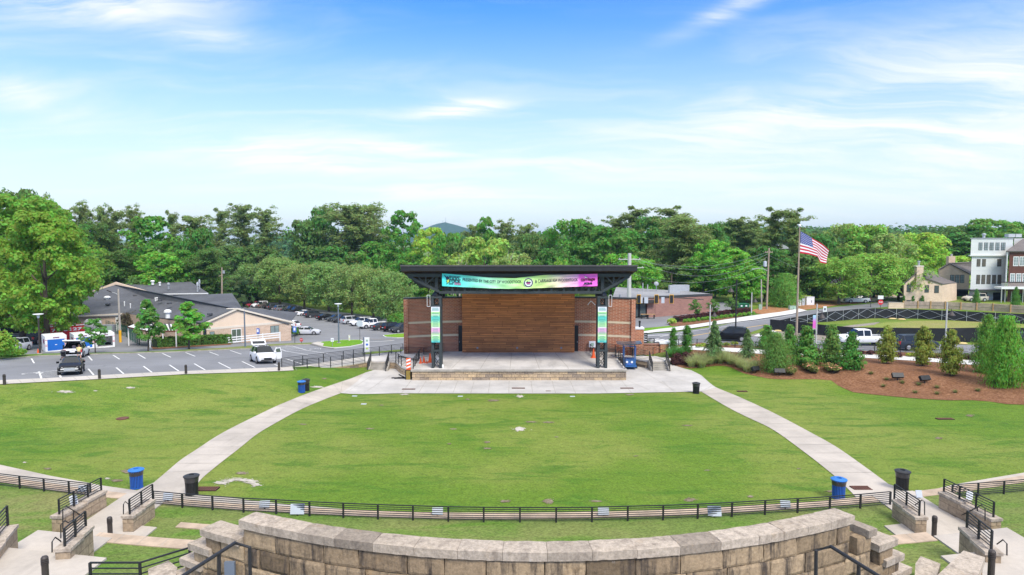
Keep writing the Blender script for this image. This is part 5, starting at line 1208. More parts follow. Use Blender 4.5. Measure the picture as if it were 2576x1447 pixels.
# dark wooden bollards along the sidewalk
for i, (x, yb_, yt_, lb) in enumerate(((11.5, 968, 942, 'dark timber bollard at the far left end of the sidewalk'), (250.5, 954, 929.5, 'dark timber bollard on the sidewalk edge right of the black sedan'), (468, 941.5, 919.5, 'dark timber bollard on the sidewalk edge at the middle of the bays'), (702, 933.5, 915.5, 'dark timber bollard on the sidewalk edge by the ramp foot'))):
 c = G(x, yb_)
 if i == 0:
  tb0 = thing('timber_bollard', lb, 'bollard', c, 0, 'timber bollards along the sidewalk')
  mb = MB(); mb.lathe([(0.11, -0.1), (0.11, 0.74), (0.10, 0.80), (0.06, 0.85), (0.001, 0.86)], 12); mb.build('post', M['bronze'], tb0)
  mb = MB(); mb.lathe([(0.116, 0.66), (0.116, 0.70)], 12); mb.build('band', M['black'], tb0)
 else: dup(tb0, c, 0, lb)
# ================================================================ VEGETATION
def leafmesh(name, C, N, size, aspect, mats, rng, droop=None):
 """one small rhombic leaf clump per centre C, facing N"""
 n = len(C); N = N / (np.linalg.norm(N, axis=1, keepdims=True) + 1e-9)
 a = rng.normal(size=(n, 3)) if droop is None else droop + rng.normal(size=(n, 3)) * 0.35
 t = a - N * (a * N).sum(1, keepdims=True); t /= (np.linalg.norm(t, axis=1, keepdims=True) + 1e-9); b = np.cross(N, t)
 s = np.asarray(size).reshape(-1, 1)
 bend = N * s * 0.22
 V = np.stack([C + t * s - bend, C + b * s * aspect, C - t * s * 0.9 - bend, C - b * s * aspect], 1).reshape(-1, 3)
 me = bpy.data.meshes.new(name); me.vertices.add(4 * n); me.vertices.foreach_set('co', V.astype(np.float32).ravel())
 me.loops.add(4 * n); me.loops.foreach_set('vertex_index', np.arange(4 * n, dtype=np.int32))
 me.polygons.add(n); me.polygons.foreach_set('loop_start', np.arange(0, 4 * n, 4, dtype=np.int32)); me.polygons.foreach_set('loop_total', np.full(n, 4, dtype=np.int32))
 me.materials.append(mats); me.update(calc_edges=True); return me
def shell(rng, c, r, n, up=0.25, lo=0.55):
 d = rng.normal(size=(n, 3)); d /= np.linalg.norm(d, axis=1, keepdims=True); d[:, 2] = np.where(d[:, 2] < -0.3, -d[:, 2] * 0.6, d[:, 2])
 rad = rng.uniform(lo, 1.0, size=(n, 1)) ** 0.6
 return c + d * rad * r, d + np.array([0, 0, up]) + rng.normal(size=(n, 3)) * 0.45
def limbs(mb, rng, h0, H_, W_, n, r0, spread=0.8):
 for i in range(n):
  a = 2 * PI * (i / n + rng.uniform(0, 0.12)); z0 = h0 + (H_ - h0) * rng.uniform(0.0, 0.45); L = W_ * 0.5 * rng.uniform(0.5, 0.85)
  e = (math.cos(a) * L * spread, math.sin(a) * L * spread, min(H_ * 0.9, z0 + L * rng.uniform(0.5, 1.1))); m_ = (e[0] * 0.45, e[1] * 0.45, z0 + (e[2] - z0) * 0.35)
  mb.tube([(0, 0, z0), m_, e], r0 * 0.5, 5, r2=r0 * 0.12)
def tree_proto(name, H_, W_, h0, prof, nclump, nleaf, leaf, seed, asp=0.62, cr=0.19, trunk_r=0.22, bark='bark', up=0.25, flat=0.8, crook=0.3, jit=0.14, mat='leaf', inner=0.5):
 rng = np.random.default_rng(seed); t = thing(name, '-', 'tree', (0, 0, 0))
 Cs, Ns, Ss = [], [], []
 for i in range(nclump):
  v = (i + rng.uniform()) / nclump; z = h0 + (H_ - h0) * v; R_ = W_ / 2 * prof(v)
  a = rng.uniform(0, 2 * PI); q = math.sqrt(rng.uniform(inner ** 2, 1.0)) * (1 + rng.normal() * jit)
  r = W_ * cr * rng.uniform(0.6, 1.25) * (0.55 + 0.45 * prof(v))
  c = np.array([math.cos(a) * R_ * q, math.sin(a) * R_ * q, z]); c[2] = min(c[2], H_ - r * 0.55)
  p, n_ = shell(rng, c, np.array([r, r, r * flat]), nleaf, up)
  Cs.append(p); Ns.append(n_); Ss.append(leaf * rng.uniform(0.7, 1.3, nleaf))
 crown = link('crown', leafmesh('crown', np.concatenate(Cs), np.concatenate(Ns), np.concatenate(Ss), asp, M[mat], rng), t)
 rr = random.Random(seed); mb = MB(); zt = h0 + (H_ - h0) * 0.8
 mb.tube([(0, 0, -0.5), (0, 0, 0.02), (rr.uniform(-1, 1) * crook * 0.4, rr.uniform(-1, 1) * crook * 0.4, zt * 0.45), (rr.uniform(-1, 1) * crook, rr.uniform(-1, 1) * crook, zt)], [trunk_r * 1.5, trunk_r * 1.2, trunk_r * 0.8, trunk_r * 0.15], 8)
 limbs(mb, rr, max(h0, 0.5), H_, W_, 7, trunk_r); mb.build('trunk', M[bark], t, smooth=True)
 t['H'], t['W'] = float(H_), float(W_); return t
rnd_prof = lambda v: max(0.12, math.sin(PI * (0.10 + 0.82 * v)) ** 0.62)
ovoid = lambda v: max(0.10, math.sin(PI * (0.12 + 0.80 * v ** 0.8)) ** 0.8)
pyram = lambda v: max(0.06, (1 - v) ** 0.8 * min(1, 0.45 + v * 3.2))
umbr = lambda v: max(0.25, math.sin(PI * (0.06 + 0.70 * v)) ** 0.7)
PR = {}
PR['oak'] = [tree_proto('broadleaf_tree', 14, 11, 1.6, rnd_prof, 64, 90, 0.36, s) for s in (1, 2)]
PR['oak'].append(tree_proto('broadleaf_tree', 15, 10, 1.2, rnd_prof, 80, 75, 0.34, 3, cr=0.15, jit=0.2))
PR['tulip'] = [tree_proto('tulip_tree', 18, 9.5, 1.5, ovoid, 80, 80, 0.36, 4, cr=0.17), tree_proto('tulip_tree', 18, 9, 1.5, ovoid, 95, 66, 0.33, 5, cr=0.15, jit=0.22)]
PR['olive'] = [tree_proto('willow_oak', 9.5, 9.5, 1.3, rnd_prof, 105, 62, 0.27, s, asp=0.42, cr=0.14, up=0.5, flat=1.1, jit=0.2) for s in (6, 7)]
PR['young'] = [tree_proto('young_tree', 6, 4.0, 1.5, pyram, 60, 55, 0.17, 8, cr=0.15, trunk_r=0.08, jit=0.25), tree_proto('young_tree', 6, 3.4, 1.5, ovoid, 55, 55, 0.16, 9, cr=0.16, trunk_r=0.08, jit=0.3)]
PR['round'] = [tree_proto('young_tree', 4.6, 2.9, 1.5, ovoid, 34, 60, 0.15, 10, cr=0.2, trunk_r=0.06)]
PR['big'] = [tree_proto('broadleaf_tree', 18, 16, 2.2, rnd_prof, 210, 150, 0.24, 11, cr=0.11, trunk_r=0.4, jit=0.12, flat=0.85, inner=0.45), tree_proto('broadleaf_tree', 16, 11, 2.2, ovoid, 150, 140, 0.24, 12, cr=0.13, trunk_r=0.35, jit=0.13, flat=0.85)]
def pine_proto(H_, W_, h0, seed, nb=34, per=3, leaf=0.34, trunk=0.24, top=0.85, nl=52):
 rng = np.random.default_rng(seed); t = thing('pine_tree', '-', 'tree', (0, 0, 0)); mb = MB(); Cs, Ns, Ss = [], [], []
 bx, by = rng.uniform(-0.5, 0.5, 2); ax = lambda z: np.array([bx * (z / H_) ** 2, by * (z / H_) ** 2, z])
 mb.tube([(0, 0, -0.5)] + [tuple(ax(H_ * q)) for q in (0.02, 0.3, 0.6, 0.8, 0.97)], [trunk * 1.3, trunk, trunk * 0.85, trunk * 0.6, trunk * 0.4, 0.03], 8)
 for i in range(nb):
  v = (i + rng.uniform()) / nb; z = h0 + (H_ - h0) * v ** 0.9; a = rng.uniform(0, 2 * PI)
  env = 0.25 + 0.8 * math.sqrt(max(0.0, 1 - ((v - 0.38) / 0.68) ** 2)); L = W_ / 2 * env * rng.uniform(0.45, 1.1)
  o = ax(z); dr = np.array([math.cos(a), math.sin(a), rng.uniform(0.0, 0.7)]); e = o + dr * L
  mb.tube([tuple(o), tuple(o + dr * L * 0.5 - np.array([0, 0, 0.1])), tuple(e)], trunk * 0.28, 4, r2=0.03)
  for q in range(per):
   f = 1 - q * 0.34 + rng.uniform(-0.06, 0.06); c = o + dr * L * max(0.1, f) + rng.normal(size=3) * 0.22; r = W_ * 0.125 * rng.uniform(0.6, 1.3)
   p, n_ = shell(rng, c, np.array([r, r, r * 0.9]), nl, 0.4, 0.3); Cs.append(p); Ns.append(n_); Ss.append(leaf * rng.uniform(0.6, 1.3, nl))
 link('crown', leafmesh('crown', np.concatenate(Cs), np.concatenate(Ns), np.concatenate(Ss), 0.36, M['leaf'], rng), t)
 mb.build('trunk', M['pine_bark'], t, smooth=True); t['H'], t['W'] = float(H_), float(W_); return t
PR['pine'] = [pine_proto(24, 8.5, 7, 21, 52, 4, 0.30), pine_proto(24, 8, 9, 22, 46, 4, 0.30), pine_proto(24, 9, 5, 23, 66, 4, 0.30)]
PR['densepine'] = [pine_proto(20, 10, 1.5, 24, 110, 4, 0.32, 0.26, nl=44)]
def cone_proto(name, H_, W_, seed, n, leaf, asp, prof, mat='leaf', droop=(0, 0, 1), stem=0.05, out=0.35, z0=0.0, bump_=0.18):
 """evergreen shrub: many narrow sprays over a lumpy cone or column"""
 rng = np.random.default_rng(seed); t = thing(name, '-', 'shrub', (0, 0, 0)); nc = 46 + n // 130; m_ = n // nc; Cs, Ns, Ds = [], [], []
 for i in range(nc):
  v = ((i + rng.uniform()) / nc) ** 0.9; a = rng.uniform(0, 2 * PI); R_ = prof(v) * W_ / 2 * (1 + rng.normal() * bump_ * 0.45); o_ = np.array([math.cos(a), math.sin(a), 0.0]); c = o_ * R_ * 0.78 + np.array([0, 0, z0 + v * (H_ - z0) * 0.95])
  ax = o_ * rng.uniform(0.5, 1) + np.array([0, 0, rng.uniform(0.3, 1.1)]) * (1 if droop[2] > 0.3 else 0.5); ax /= np.linalg.norm(ax); w_ = max(0.12, W_ * 0.085 * (0.5 + prof(v)))
  q = rng.normal(size=(m_, 3)) * w_ * np.array([0.9, 0.9, 0.7]) + np.outer(rng.normal(size=m_) * w_ * 1.1, ax); C = c + q; C[:, 2] = np.clip(C[:, 2], z0 + 0.03, H_); Cs.append(C)
  N = q / (np.linalg.norm(q, axis=1, keepdims=True) + 1e-6) * 0.8 + o_ + np.array([0, 0, out]) + rng.normal(size=(m_, 3)) * 0.35; Ns.append(N); Ds.append(np.tile(ax + np.array(droop) * 0.5, (m_, 1)))
 C, N, D_ = np.concatenate(Cs), np.concatenate(Ns), np.concatenate(Ds); n = len(C)
 link('crown', leafmesh('crown', C, N, leaf * rng.uniform(0.6, 1.3, n), asp, M[mat], rng, D_), t)
 mb = MB(); mb.tube([(0, 0, -0.3), (0, 0, H_ * 0.85)], stem, 6, r2=0.01); mb.build('stem', M['bark'], t); t['H'], t['W'] = float(H_), float(W_); return t
colp = lambda v: max(0.05, min(1, 0.75 + v) * (1 - v ** 4) ** 0.8)
magp = lambda v: max(0.08, (0.62 + 1.4 * v) if v < 0.27 else 1.0 * (1 - ((v - 0.27) / 0.73) ** 1.7) ** 0.75)
conp = lambda v: max(0.04, (1 - v) ** 0.85 * min(1, 0.7 + v * 3))
bellp = lambda v: max(0.04, (1 - v) ** 0.62 * min(1, 0.78 + v * 2))
PR['arbor'] = [cone_proto('arborvitae', 4.2, 1.3, 31, 5200, 0.095, 0.35, colp, droop=(0, 0, 1.5))]
PR['magnolia'] = [cone_proto('magnolia_shrub', 4.2, 2.1, 32, 3600, 0.15, 0.5, magp, droop=(0, 0, 0.2), bump_=0.22, z0=0.25), cone_proto('magnolia_shrub', 4.2, 2.1, 36, 3600, 0.15, 0.5, magp, droop=(0, 0, 0.2), bump_=0.25, z0=0.25)]
PR['holly'] = [cone_proto('holly_shrub', 3.6, 1.9, 33, 4200, 0.12, 0.5, conp, droop=(0, 0, 0.4), bump_=0.3), cone_proto('holly_shrub', 3.6, 1.9, 34, 4200, 0.12, 0.5, bellp, droop=(0, 0, 0.4), bump_=0.3)]
PR['cypress'] = [cone_proto('cypress_tree', 6.0, 5.6, 35, 15000, 0.17, 0.3, bellp, droop=(0, 0, 0.7), bump_=0.55, stem=0.1), cone_proto('cypress_tree', 6.0, 4.0, 40, 9000, 0.17, 0.3, conp, droop=(0, 0, 0.7), bump_=0.35, stem=0.1)]
def cedar_proto(H_, W_, seed, nb, leaf=0.16):
 """tiers of drooping boughs round a thin trunk"""
 rng = np.random.default_rng(seed); t = thing('cedar_tree', '-', 'tree', (0, 0, 0)); mb = MB(); Cs, Ns, Ds = [], [], []
 mb.tube([(0, 0, -0.3), (0, 0, H_)], 0.09, 6, r2=0.015)
 for i in range(nb):
  v = (i + rng.uniform()) / nb; z = 0.25 + (H_ - 0.3) * v; a = rng.uniform(0, 2 * PI); L = W_ / 2 * (1 - v) ** 0.8 * rng.uniform(0.6, 1.12) + 0.12; up = rng.uniform(0.1, 0.4)
  k_ = np.linspace(0.12, 1, 9); P = np.stack([np.cos(a) * L * k_, np.sin(a) * L * k_, z + L * (up * k_ - 0.62 * k_ ** 2)], 1)
  mb.tube([tuple(p) for p in P[::2]], 0.018, 4, r2=0.005)
  m_ = int(34 + 60 * L / W_); idx = rng.integers(0, 9, m_); sd_ = rng.normal(size=(m_, 1)) * 0.17 * (0.5 + L * 0.3)
  C = P[idx] + np.array([-math.sin(a), math.cos(a), 0]) * sd_ + rng.normal(size=(m_, 3)) * 0.05; C[:, 2] -= np.abs(sd_[:, 0]) * 0.3
  Cs.append(C); Ns.append(np.tile([math.cos(a) * 0.5, math.sin(a) * 0.5, 1.0], (m_, 1)) + rng.normal(size=(m_, 3)) * 0.4); Ds.append(np.tile([math.cos(a), math.sin(a), -0.6], (m_, 1)) + np.array([-math.sin(a), math.cos(a), 0]) * np.sign(sd_) * 0.6)
 C = np.concatenate(Cs); link('crown', leafmesh('crown', C, np.concatenate(Ns), leaf * rng.uniform(0.6, 1.4, len(C)), 0.27, M['leaf'], rng, np.concatenate(Ds)), t)
 mb.build('trunk', M['bark'], t); t['H'], t['W'] = float(H_), float(W_); return t
PR['cedar'] = [cedar_proto(5.0, 4.4, 41, 150), cedar_proto(4.6, 3.0, 42, 110)]
def ball_proto(name, H_, W_, seed, n, leaf, asp=0.6, flat=1.0, flowers=None):
 rng = np.random.default_rng(seed); t = thing(name, '-', 'shrub', (0, 0, 0)); Cs, Ns = [], []
 for i in range(9):
  a = rng.uniform(0, 2 * PI); q = rng.uniform(0, 0.55); c = np.array([math.cos(a) * q * W_ / 2, math.sin(a) * q * W_ / 2, H_ * rng.uniform(0.3, 0.62)]); r = np.array([W_ * 0.27, W_ * 0.27, H_ * 0.38]) * rng.uniform(0.8, 1.15)
  p, n_ = shell(rng, c, r, n // 9, 0.4); Cs.append(p); Ns.append(n_)
 C = np.concatenate(Cs); C[:, 2] = np.maximum(C[:, 2], 0.03); link('foliage', leafmesh('foliage', C, np.concatenate(Ns), leaf * rng.uniform(0.6, 1.3, len(C)), asp, M['leaf'], rng), t)
 if flowers:
  i = rng.choice(len(C), flowers[0], replace=False); i = i[C[i, 2] > H_ * 0.4]; link('flowers', leafmesh('flowers', C[i] * 1.05, np.concatenate(Ns)[i], flowers[2] * rng.uniform(0.7, 1.2, len(i)), 0.9, flowers[1], rng), t)
 t['H'], t['W'] = float(H_), float(W_); return t
M['rose'] = pm('rose_petals', (0.75, 0.30, 0.20), 0.7, 0.2, 3); M['yellow_flower'] = pm('yellow_petals', (0.75, 0.55, 0.03), 0.7, 0.2, 3); M['pink_flower'] = pm('pink_petals', (0.62, 0.25, 0.25), 0.7, 0.2, 3); M['white_flower'] = pm('white_petals', (0.75, 0.74, 0.66), 0.7, 0.1, 3)
PR['ball'] = [ball_proto('round_shrub', 0.8, 1.0, 51, 900, 0.075)]
PR['purple'] = [ball_proto('purple_shrub', 1.1, 1.6, 52, 1300, 0.10)]
PR['rosebush'] = [ball_proto('rose_bush', 1.1, 1.7, 53, 1700, 0.09, flowers=(90, M['rose'], 0.075))]
PR['bush'] = [ball_proto('leafy_bush', 2.6, 3.6, 54, 3400, 0.16)]
PR['lily'] = [ball_proto('lily_clump', 0.9, 1.6, 55, 900, 0.13, 0.3, flowers=(45, M['yellow_flower'], 0.09))]
PR['pinkbush'] = [ball_proto('flower_bush', 0.9, 1.6, 56, 900, 0.10, flowers=(80, M['pink_flower'], 0.08))]
PR['magbig'] = [ball_proto('magnolia_shrub', 4.5, 6, 57, 4200, 0.24, flowers=(40, M['white_flower'], 0.2))]
def tuft_proto(seed, n=520, L=1.15, name='grass_clump'):
 rng = np.random.default_rng(seed); t = thing(name, '-', 'ornamental grass', (0, 0, 0)); vs, fs = [], []
 for i in range(n):
  a = rng.uniform(0, 2 * PI); r = rng.uniform(0, 0.28); l = L * rng.uniform(0.6, 1.1); le = rng.uniform(0.15, 0.9); w = 0.011
  o = np.array([math.cos(a) * r, math.sin(a) * r, 0]); dr = np.array([math.cos(a + rng.normal() * 0.4), math.sin(a + rng.normal() * 0.4), 0]); sd_ = np.array([-dr[1], dr[0], 0]) * w; b = len(vs)
  for q in (0, 0.4, 0.75, 1.0):
   p = o + dr * l * le * q ** 1.6 + np.array([0, 0, l * (q - 0.42 * le * q * q)]); ww = 1 - q * 0.85; vs += [tuple(p - sd_ * ww), tuple(p + sd_ * ww)]
  fs += [(b + 2 * j, b + 2 * j + 1, b + 2 * j + 3, b + 2 * j + 2) for j in range(3)]
 me = bpy.data.meshes.new('blades'); me.from_pydata(vs, [], fs); me.materials.append(M['leaf']); me.update(); link('blades', me, t); t['H'], t['W'] = L * 0.85, L * 1.6; return t
PR['tuft'] = [tuft_proto(61), tuft_proto(62, 600, 1.3)]
def bare_proto(seed):
 rr = random.Random(seed); t = thing('bare_tree', '-', 'tree', (0, 0, 0)); mb = MB()
 def go(p, d_, L, r, lv):
  e = p + d_ * L; mb.tube([p, (p + e) / 2 + Vector((rr.uniform(-1, 1), rr.uniform(-1, 1), 0)) * L * 0.05, e], r, 4, r2=r * 0.6)
  if lv:
   for i in range(3):
    nd = (d_ + Vector((rr.uniform(-1, 1), rr.uniform(-1, 1), rr.uniform(-0.1, 0.6))) * 0.75).normalized(); go(p + (e - p) * rr.uniform(0.5, 1), nd, L * rr.uniform(0.55, 0.8), r * 0.55, lv - 1)
 for i in range(4): go(Vector((0, 0, 0)), Vector((rr.uniform(-0.5, 0.5), rr.uniform(-0.5, 0.5), 1)).normalized(), 5, 0.16, 3)
 mb.build('branches', M['pale_bark'], t); t['H'], t['W'] = 12.0, 8.0; return t
PR['bare'] = [bare_proto(71)]
USED = set(); RG = random.Random(4)
def place(kind, label, loc, h, w, col, group=None, vi=None, rz=None, cat=None):
 lst = PR[kind]; p = lst[vi if vi is not None else RG.randrange(len(lst))]; sx = w / p['W']; sz = h / p['H']
 rz = RG.uniform(0, 6.28) if rz is None else rz
 if p.name in USED: o = dup(p, loc, rz, label, group, (sx, sx, sz))
 else:
  USED.add(p.name); o = p; CH.setdefault(p.name, [c for c in bpy.data.objects if c.parent == p]); dups_src[p.name] = None
  PEND.append((p, loc, rz, label, group, (sx, sx, sz), col)); return p
 if group is None and 'group' in o: del o['group']
 for c in CH[o.name]:
  if c.name.split('.')[0] in ('crown', 'foliage', 'blades'): c.color = tuple(col) + (1,)
 return o
PEND = []; dups_src = {}
def flush():          # the first of each kind takes its own place last, once every copy has been made from it
 for p, loc, rz, label, group, sc, col in PEND:
  p.location = loc; p.rotation_euler = (0, 0, rz); p.scale = sc; p['label'] = label
  if group: p['group'] = group
  elif 'group' in p: del p['group']
  for c in CH[p.name]:
   if c.name.split('.')[0] in ('crown', 'foliage', 'blades'): c.color = tuple(col) + (1,)
def tree(kind, label, x, top, w, Y, col, group=None, vi=None, base=None):
 w *= {'pine': 1.25, 'densepine': 1.15, 'young': 1.35}.get(kind, 1.1); X = at(x, 700, Y).x; z0 = T(X, Y) if base is None else base; zt = at(x, top + (5 if kind == 'pine' else 0), Y).z
 return place(kind, label, (X, Y, z0), max(1.0, zt - z0), w / S(Y), col, group, vi)
DK, PN, MD, GR, BR, YG, OL, LO_ = (0.064, 0.122, 0.027), (0.108, 0.155, 0.046), (0.050, 0.125, 0.020), (0.066, 0.165, 0.018), (0.095, 0.225, 0.018), (0.175, 0.27, 0.025), (0.120, 0.175, 0.055), (0.15, 0.215, 0.055)
WL = 'trees behind the grey roofed building'
# left edge
tree('big', 'huge light green tree filling the left edge, nearest to the lot', 52, 497, 300, 106, (0.090, 0.180, 0.016), vi=0)
tree('big', 'bright yellow green tree overhanging the white cargo boxes', 112, 536, 195, 92, (0.106, 0.196, 0.015), vi=1)
tree('oak', 'tall dark green tree top rising behind the huge left tree', 48, 482, 120, 125, DK)
tree('pine', 'dark pine top behind the huge left tree with open branches', 100, 506, 62, 140, PN)
tree('oak', 'dark broadleaf tree between the left tree and the building roof', 205, 640, 120, 150, MD)
# wood behind the building
for a in (('pine', 'slim dark pine, first from the left behind the grey roof', 165, 540, 62, 172, PN), ('pine', 'tall dark pine, second from the left behind the grey roof', 213, 522, 62, 170, PN),
    ('oak', 'mid green tree below the second pine behind the grey roof', 203, 566, 84, 160, MD), ('pine', 'dark pine third from the left, above the roof peak', 262, 531, 58, 172, PN),
    ('pine', 'dark pine close right of the third one, above the roof peak', 292, 534, 54, 170, PN), ('densepine', 'dark layered pine with low boughs over the roof peak', 290, 640, 86, 156, DK),
    ('densepine', 'dark full pine between the roof peak pines', 252, 575, 80, 165, DK), ('pine', 'flat topped pine just left of the bright green tree', 338, 530, 56, 175, PN),
    ('tulip', 'bright green tall tree at the middle of the wood behind the roof', 384, 546, 116, 162, GR), ('oak', 'bright green lower tree in front of the tall bright one', 402, 634, 100, 152, BR),
    ('pine', 'small pine tip right of the bright green tree', 436, 541, 44, 178, PN), ('pine', 'broad dark pine right of the bright tall tree', 490, 549, 92, 172, PN),
    ('oak', 'mid green tree under the broad dark pine', 500, 578, 82, 160, MD), ('densepine', 'dark bushy tree behind the right end of the rear wing roof', 528, 636, 96, 155, DK),
    ('pine', 'tall pine with thin crown left of the tallest pair', 560, 533, 56, 234, PN), ('pine', 'tallest pine of the left wood with a bare trunk', 615, 521, 76, 227, PN),
    ('pine', 'tall pine at the right end of the left wood by the gap', 664, 532, 72, 227, PN), ('oak', 'dark tree under the tallest pine of the left wood', 590, 620, 90, 220, DK), ('oak', 'dark tree at the right end under the wood by the gap', 655, 620, 90, 222, DK),
    ('oak', 'green tree low behind the roof between the bright trees', 450, 630, 84, 154, GR), ('bush', 'low dark thicket behind the rear wing at left', 340, 690, 90, 150, DK), ('bush', 'low green thicket behind the rear wing at right', 560, 690, 110, 212, MD), ('bush', 'low thicket beside the leaning utility pole', 610, 700, 90, 210, GR)):
 tree(*a, group=WL)
# the middle clump
WM = 'tall trees between the car park and the canopy'
for a in (('oak', 'dark round tree at the left end of the middle clump', 778, 557, 96, 232, DK), ('oak', 'olive green tree high in the left of the middle clump', 815, 526, 88, 237, MD), ('densepine', 'wide dark pine at the centre of the middle clump', 886, 527, 150, 230, PN),
    ('pine', 'thin open pine top right of the wide dark pine', 936, 521, 56, 240, PN), ('tulip', 'tall bright green tulip tree in the middle clump', 1016, 532, 92, 222, GR), ('oak', 'yellow green round tree at the right end of the middle clump', 1080, 574, 86, 212, YG),
    ('oak', 'green tree under the wide pine of the middle clump', 958, 610, 100, 220, GR), ('oak', 'bright low tree at the left foot of the middle clump', 738, 650, 80, 230, GR), ('oak', 'dark tree under the left half of the middle clump', 840, 620, 110, 222, MD), ('oak', 'green tree low beneath the tulip tree', 1030, 640, 90, 212, GR),
    ('tulip', 'slender green tree top between the wide pine and the tulip tree', 970, 580, 50, 237, MD), ('bush', 'bright low bush in the gap under the far hills', 790, 655, 70, 222, BR)):
 tree(*a, group=WM)
# behind the canopy
WC = 'trees beyond the stage canopy'
for a in (('oak', 'round green tree right below the distant mountain', 1130, 589, 76, 190, GR), ('pine', 'small dark pine right of the distant mountain', 1190, 569, 50, 205, PN), ('tulip', 'green tree standing tallest right of the mountain', 1222, 548, 54, 195, GR), ('oak', 'wide pale yellow green tree above the canopy left half', 1218, 600, 130, 165, (0.16, 0.245, 0.04)),
    ('pine', 'dark pine left of the canopy centre behind the pale tree', 1268, 562, 66, 200, PN), ('pine', 'dark pine above the canopy centre', 1322, 568, 56, 205, PN), ('oak', 'dark low tree in the row above the canopy centre', 1345, 592, 110, 190, DK), ('oak', 'soft green tree just above the canopy centre', 1305, 640, 86, 160, LO_),
    ('oak', 'rounded green tree right of the canopy centre', 1432, 555, 108, 180, GR), ('pine', 'dark pine tip behind the rounded green tree', 1466, 556, 44, 190, PN), ('oak', 'green tree in front right of the rounded one', 1400, 628, 100, 160, MD), ('oak', 'mid green tree above the canopy right half', 1490, 563, 96, 175, MD),
    ('oak', 'large full green tree above the canopy right end', 1535, 575, 132, 165, (0.058, 0.145, 0.02)), ('pine', 'open dark pine behind the large full tree', 1545, 549, 70, 195, PN), ('pine', 'tall flat topped pine above the right canopy end', 1593, 527, 84, 190, PN), ('pine', 'broad tall pine right of the flat topped one', 1690, 525, 96, 190, PN),
    ('oak', 'green tree between the two tall pines', 1642, 548, 112, 178, MD), ('oak', 'bright green low tree beside the pale utility pole', 1560, 640, 90, 145, BR), ('oak', 'bright low tree right of the pale utility pole', 1615, 655, 80, 142, BR), ('bush', 'bright green bush above the canopy middle', 1420, 645, 80, 150, BR),
    ('oak', 'grey green tree low above the canopy left of centre', 1260, 650, 70, 150, LO_), ('oak', 'dark green tree behind the wide pale tree', 1160, 610, 90, 185, DK)):
 tree(*a, group=WC)
tree('bare', 'pale leafless tree behind the canopy left end', 1155, 622, 70, 145, PN); tree('bare', 'pale leafless tree behind the pale green tree', 1265, 612, 80, 150, PN)
# right wood
WR = 'trees in the wood right of the stage'
for a in (('densepine', 'big dark cone shaped pine above the brick shop', 1706, 556, 136, 158, PN), ('oak', 'green tree right behind the big dark pine', 1775, 566, 90, 185, MD), ('oak', 'bright green tree above the dumpster, left one', 1800, 605, 84, 150, BR), ('tulip', 'bright green tree above the dumpster, right one', 1846, 628, 96, 138, BR),
    ('oak', 'bright tree beside the shop roof vents', 1770, 650, 90, 148, GR), ('oak', 'dark tree at the foot of the wood behind the shop roof', 1690, 670, 110, 150, DK), ('pine', 'dark pine in the back row right of the big cone pine', 1862, 551, 66, 195, PN), ('pine', 'dark pine in the back row near the twin utility poles', 1896, 556, 60, 195, PN),
    ('oak', 'dark green tree in the back row behind the twin poles', 1820, 560, 90, 200, DK), ('pine', 'tall pine left of the flag pole', 1945, 531, 84, 150, PN), ('pine', 'tall pine rising behind the flag pole top', 1992, 533, 76, 150, PN), ('oak', 'dark green tree left of the flag pole behind the conical shrub', 1925, 620, 100, 140, MD),
    ('oak', 'dark tree at the foot of the pines by the flag pole', 2010, 640, 100, 140, DK), ('oak', 'green tree behind the waving flag', 2060, 590, 90, 165, MD), ('oak', 'thin topped green tree right of the flag', 2115, 566, 84, 170, LO_), ('oak', 'green tree with loose top sprays right of the flag', 2178, 568, 110, 165, (0.12, 0.22, 0.03)),
    ('oak', 'pale green tree above the white sedan', 2235, 590, 90, 160, LO_), ('oak', 'bright yellow green tree left of the tan cottage', 2312, 588, 112, 176, YG), ('oak', 'yellow green tree behind the cottage chimney', 2350, 630, 80, 172, (0.15, 0.25, 0.02)), ('oak', 'large dark green tree behind the tan house', 2425, 580, 130, 196, MD),
    ('oak', 'tall green tree behind the grey townhouse roof', 2490, 552, 130, 195, (0.08, 0.165, 0.022)), ('oak', 'dark tree top behind the townhouses at the right edge', 2563, 560, 80, 200, MD), ('oak', 'round dark tree between the cottage and the house', 2390, 570, 90, 200, DK), ('oak', 'yellow green tree behind the rear gable of the tan house', 2395, 645, 84, 180, YG),
    ('oak', 'dark low tree left of the street tree row', 2050, 660, 90, 140, DK), ('oak', 'bright green low tree at the wood edge by the twin poles', 1880, 670, 80, 135, BR), ('oak', 'green tree low behind the street trees', 2200, 640, 110, 150, GR)):
 tree(*a, group=WR)
tree('olive', 'street tree with bare trunk left of the white sedan', 2112, 652, 130, 134, (0.115, 0.205, 0.028), vi=0); tree('olive', 'street tree with spreading crown over the white sedan', 2190, 642, 140, 138, (0.13, 0.225, 0.03), vi=1); tree('olive', 'street tree right of the white sedan by the stop sign', 2262, 655, 120, 142, (0.12, 0.215, 0.028))
tree('cypress', 'tall conical bright green shrub by the utility boxes', 1976, 688, 66, 128, (0.085, 0.19, 0.025), vi=0)
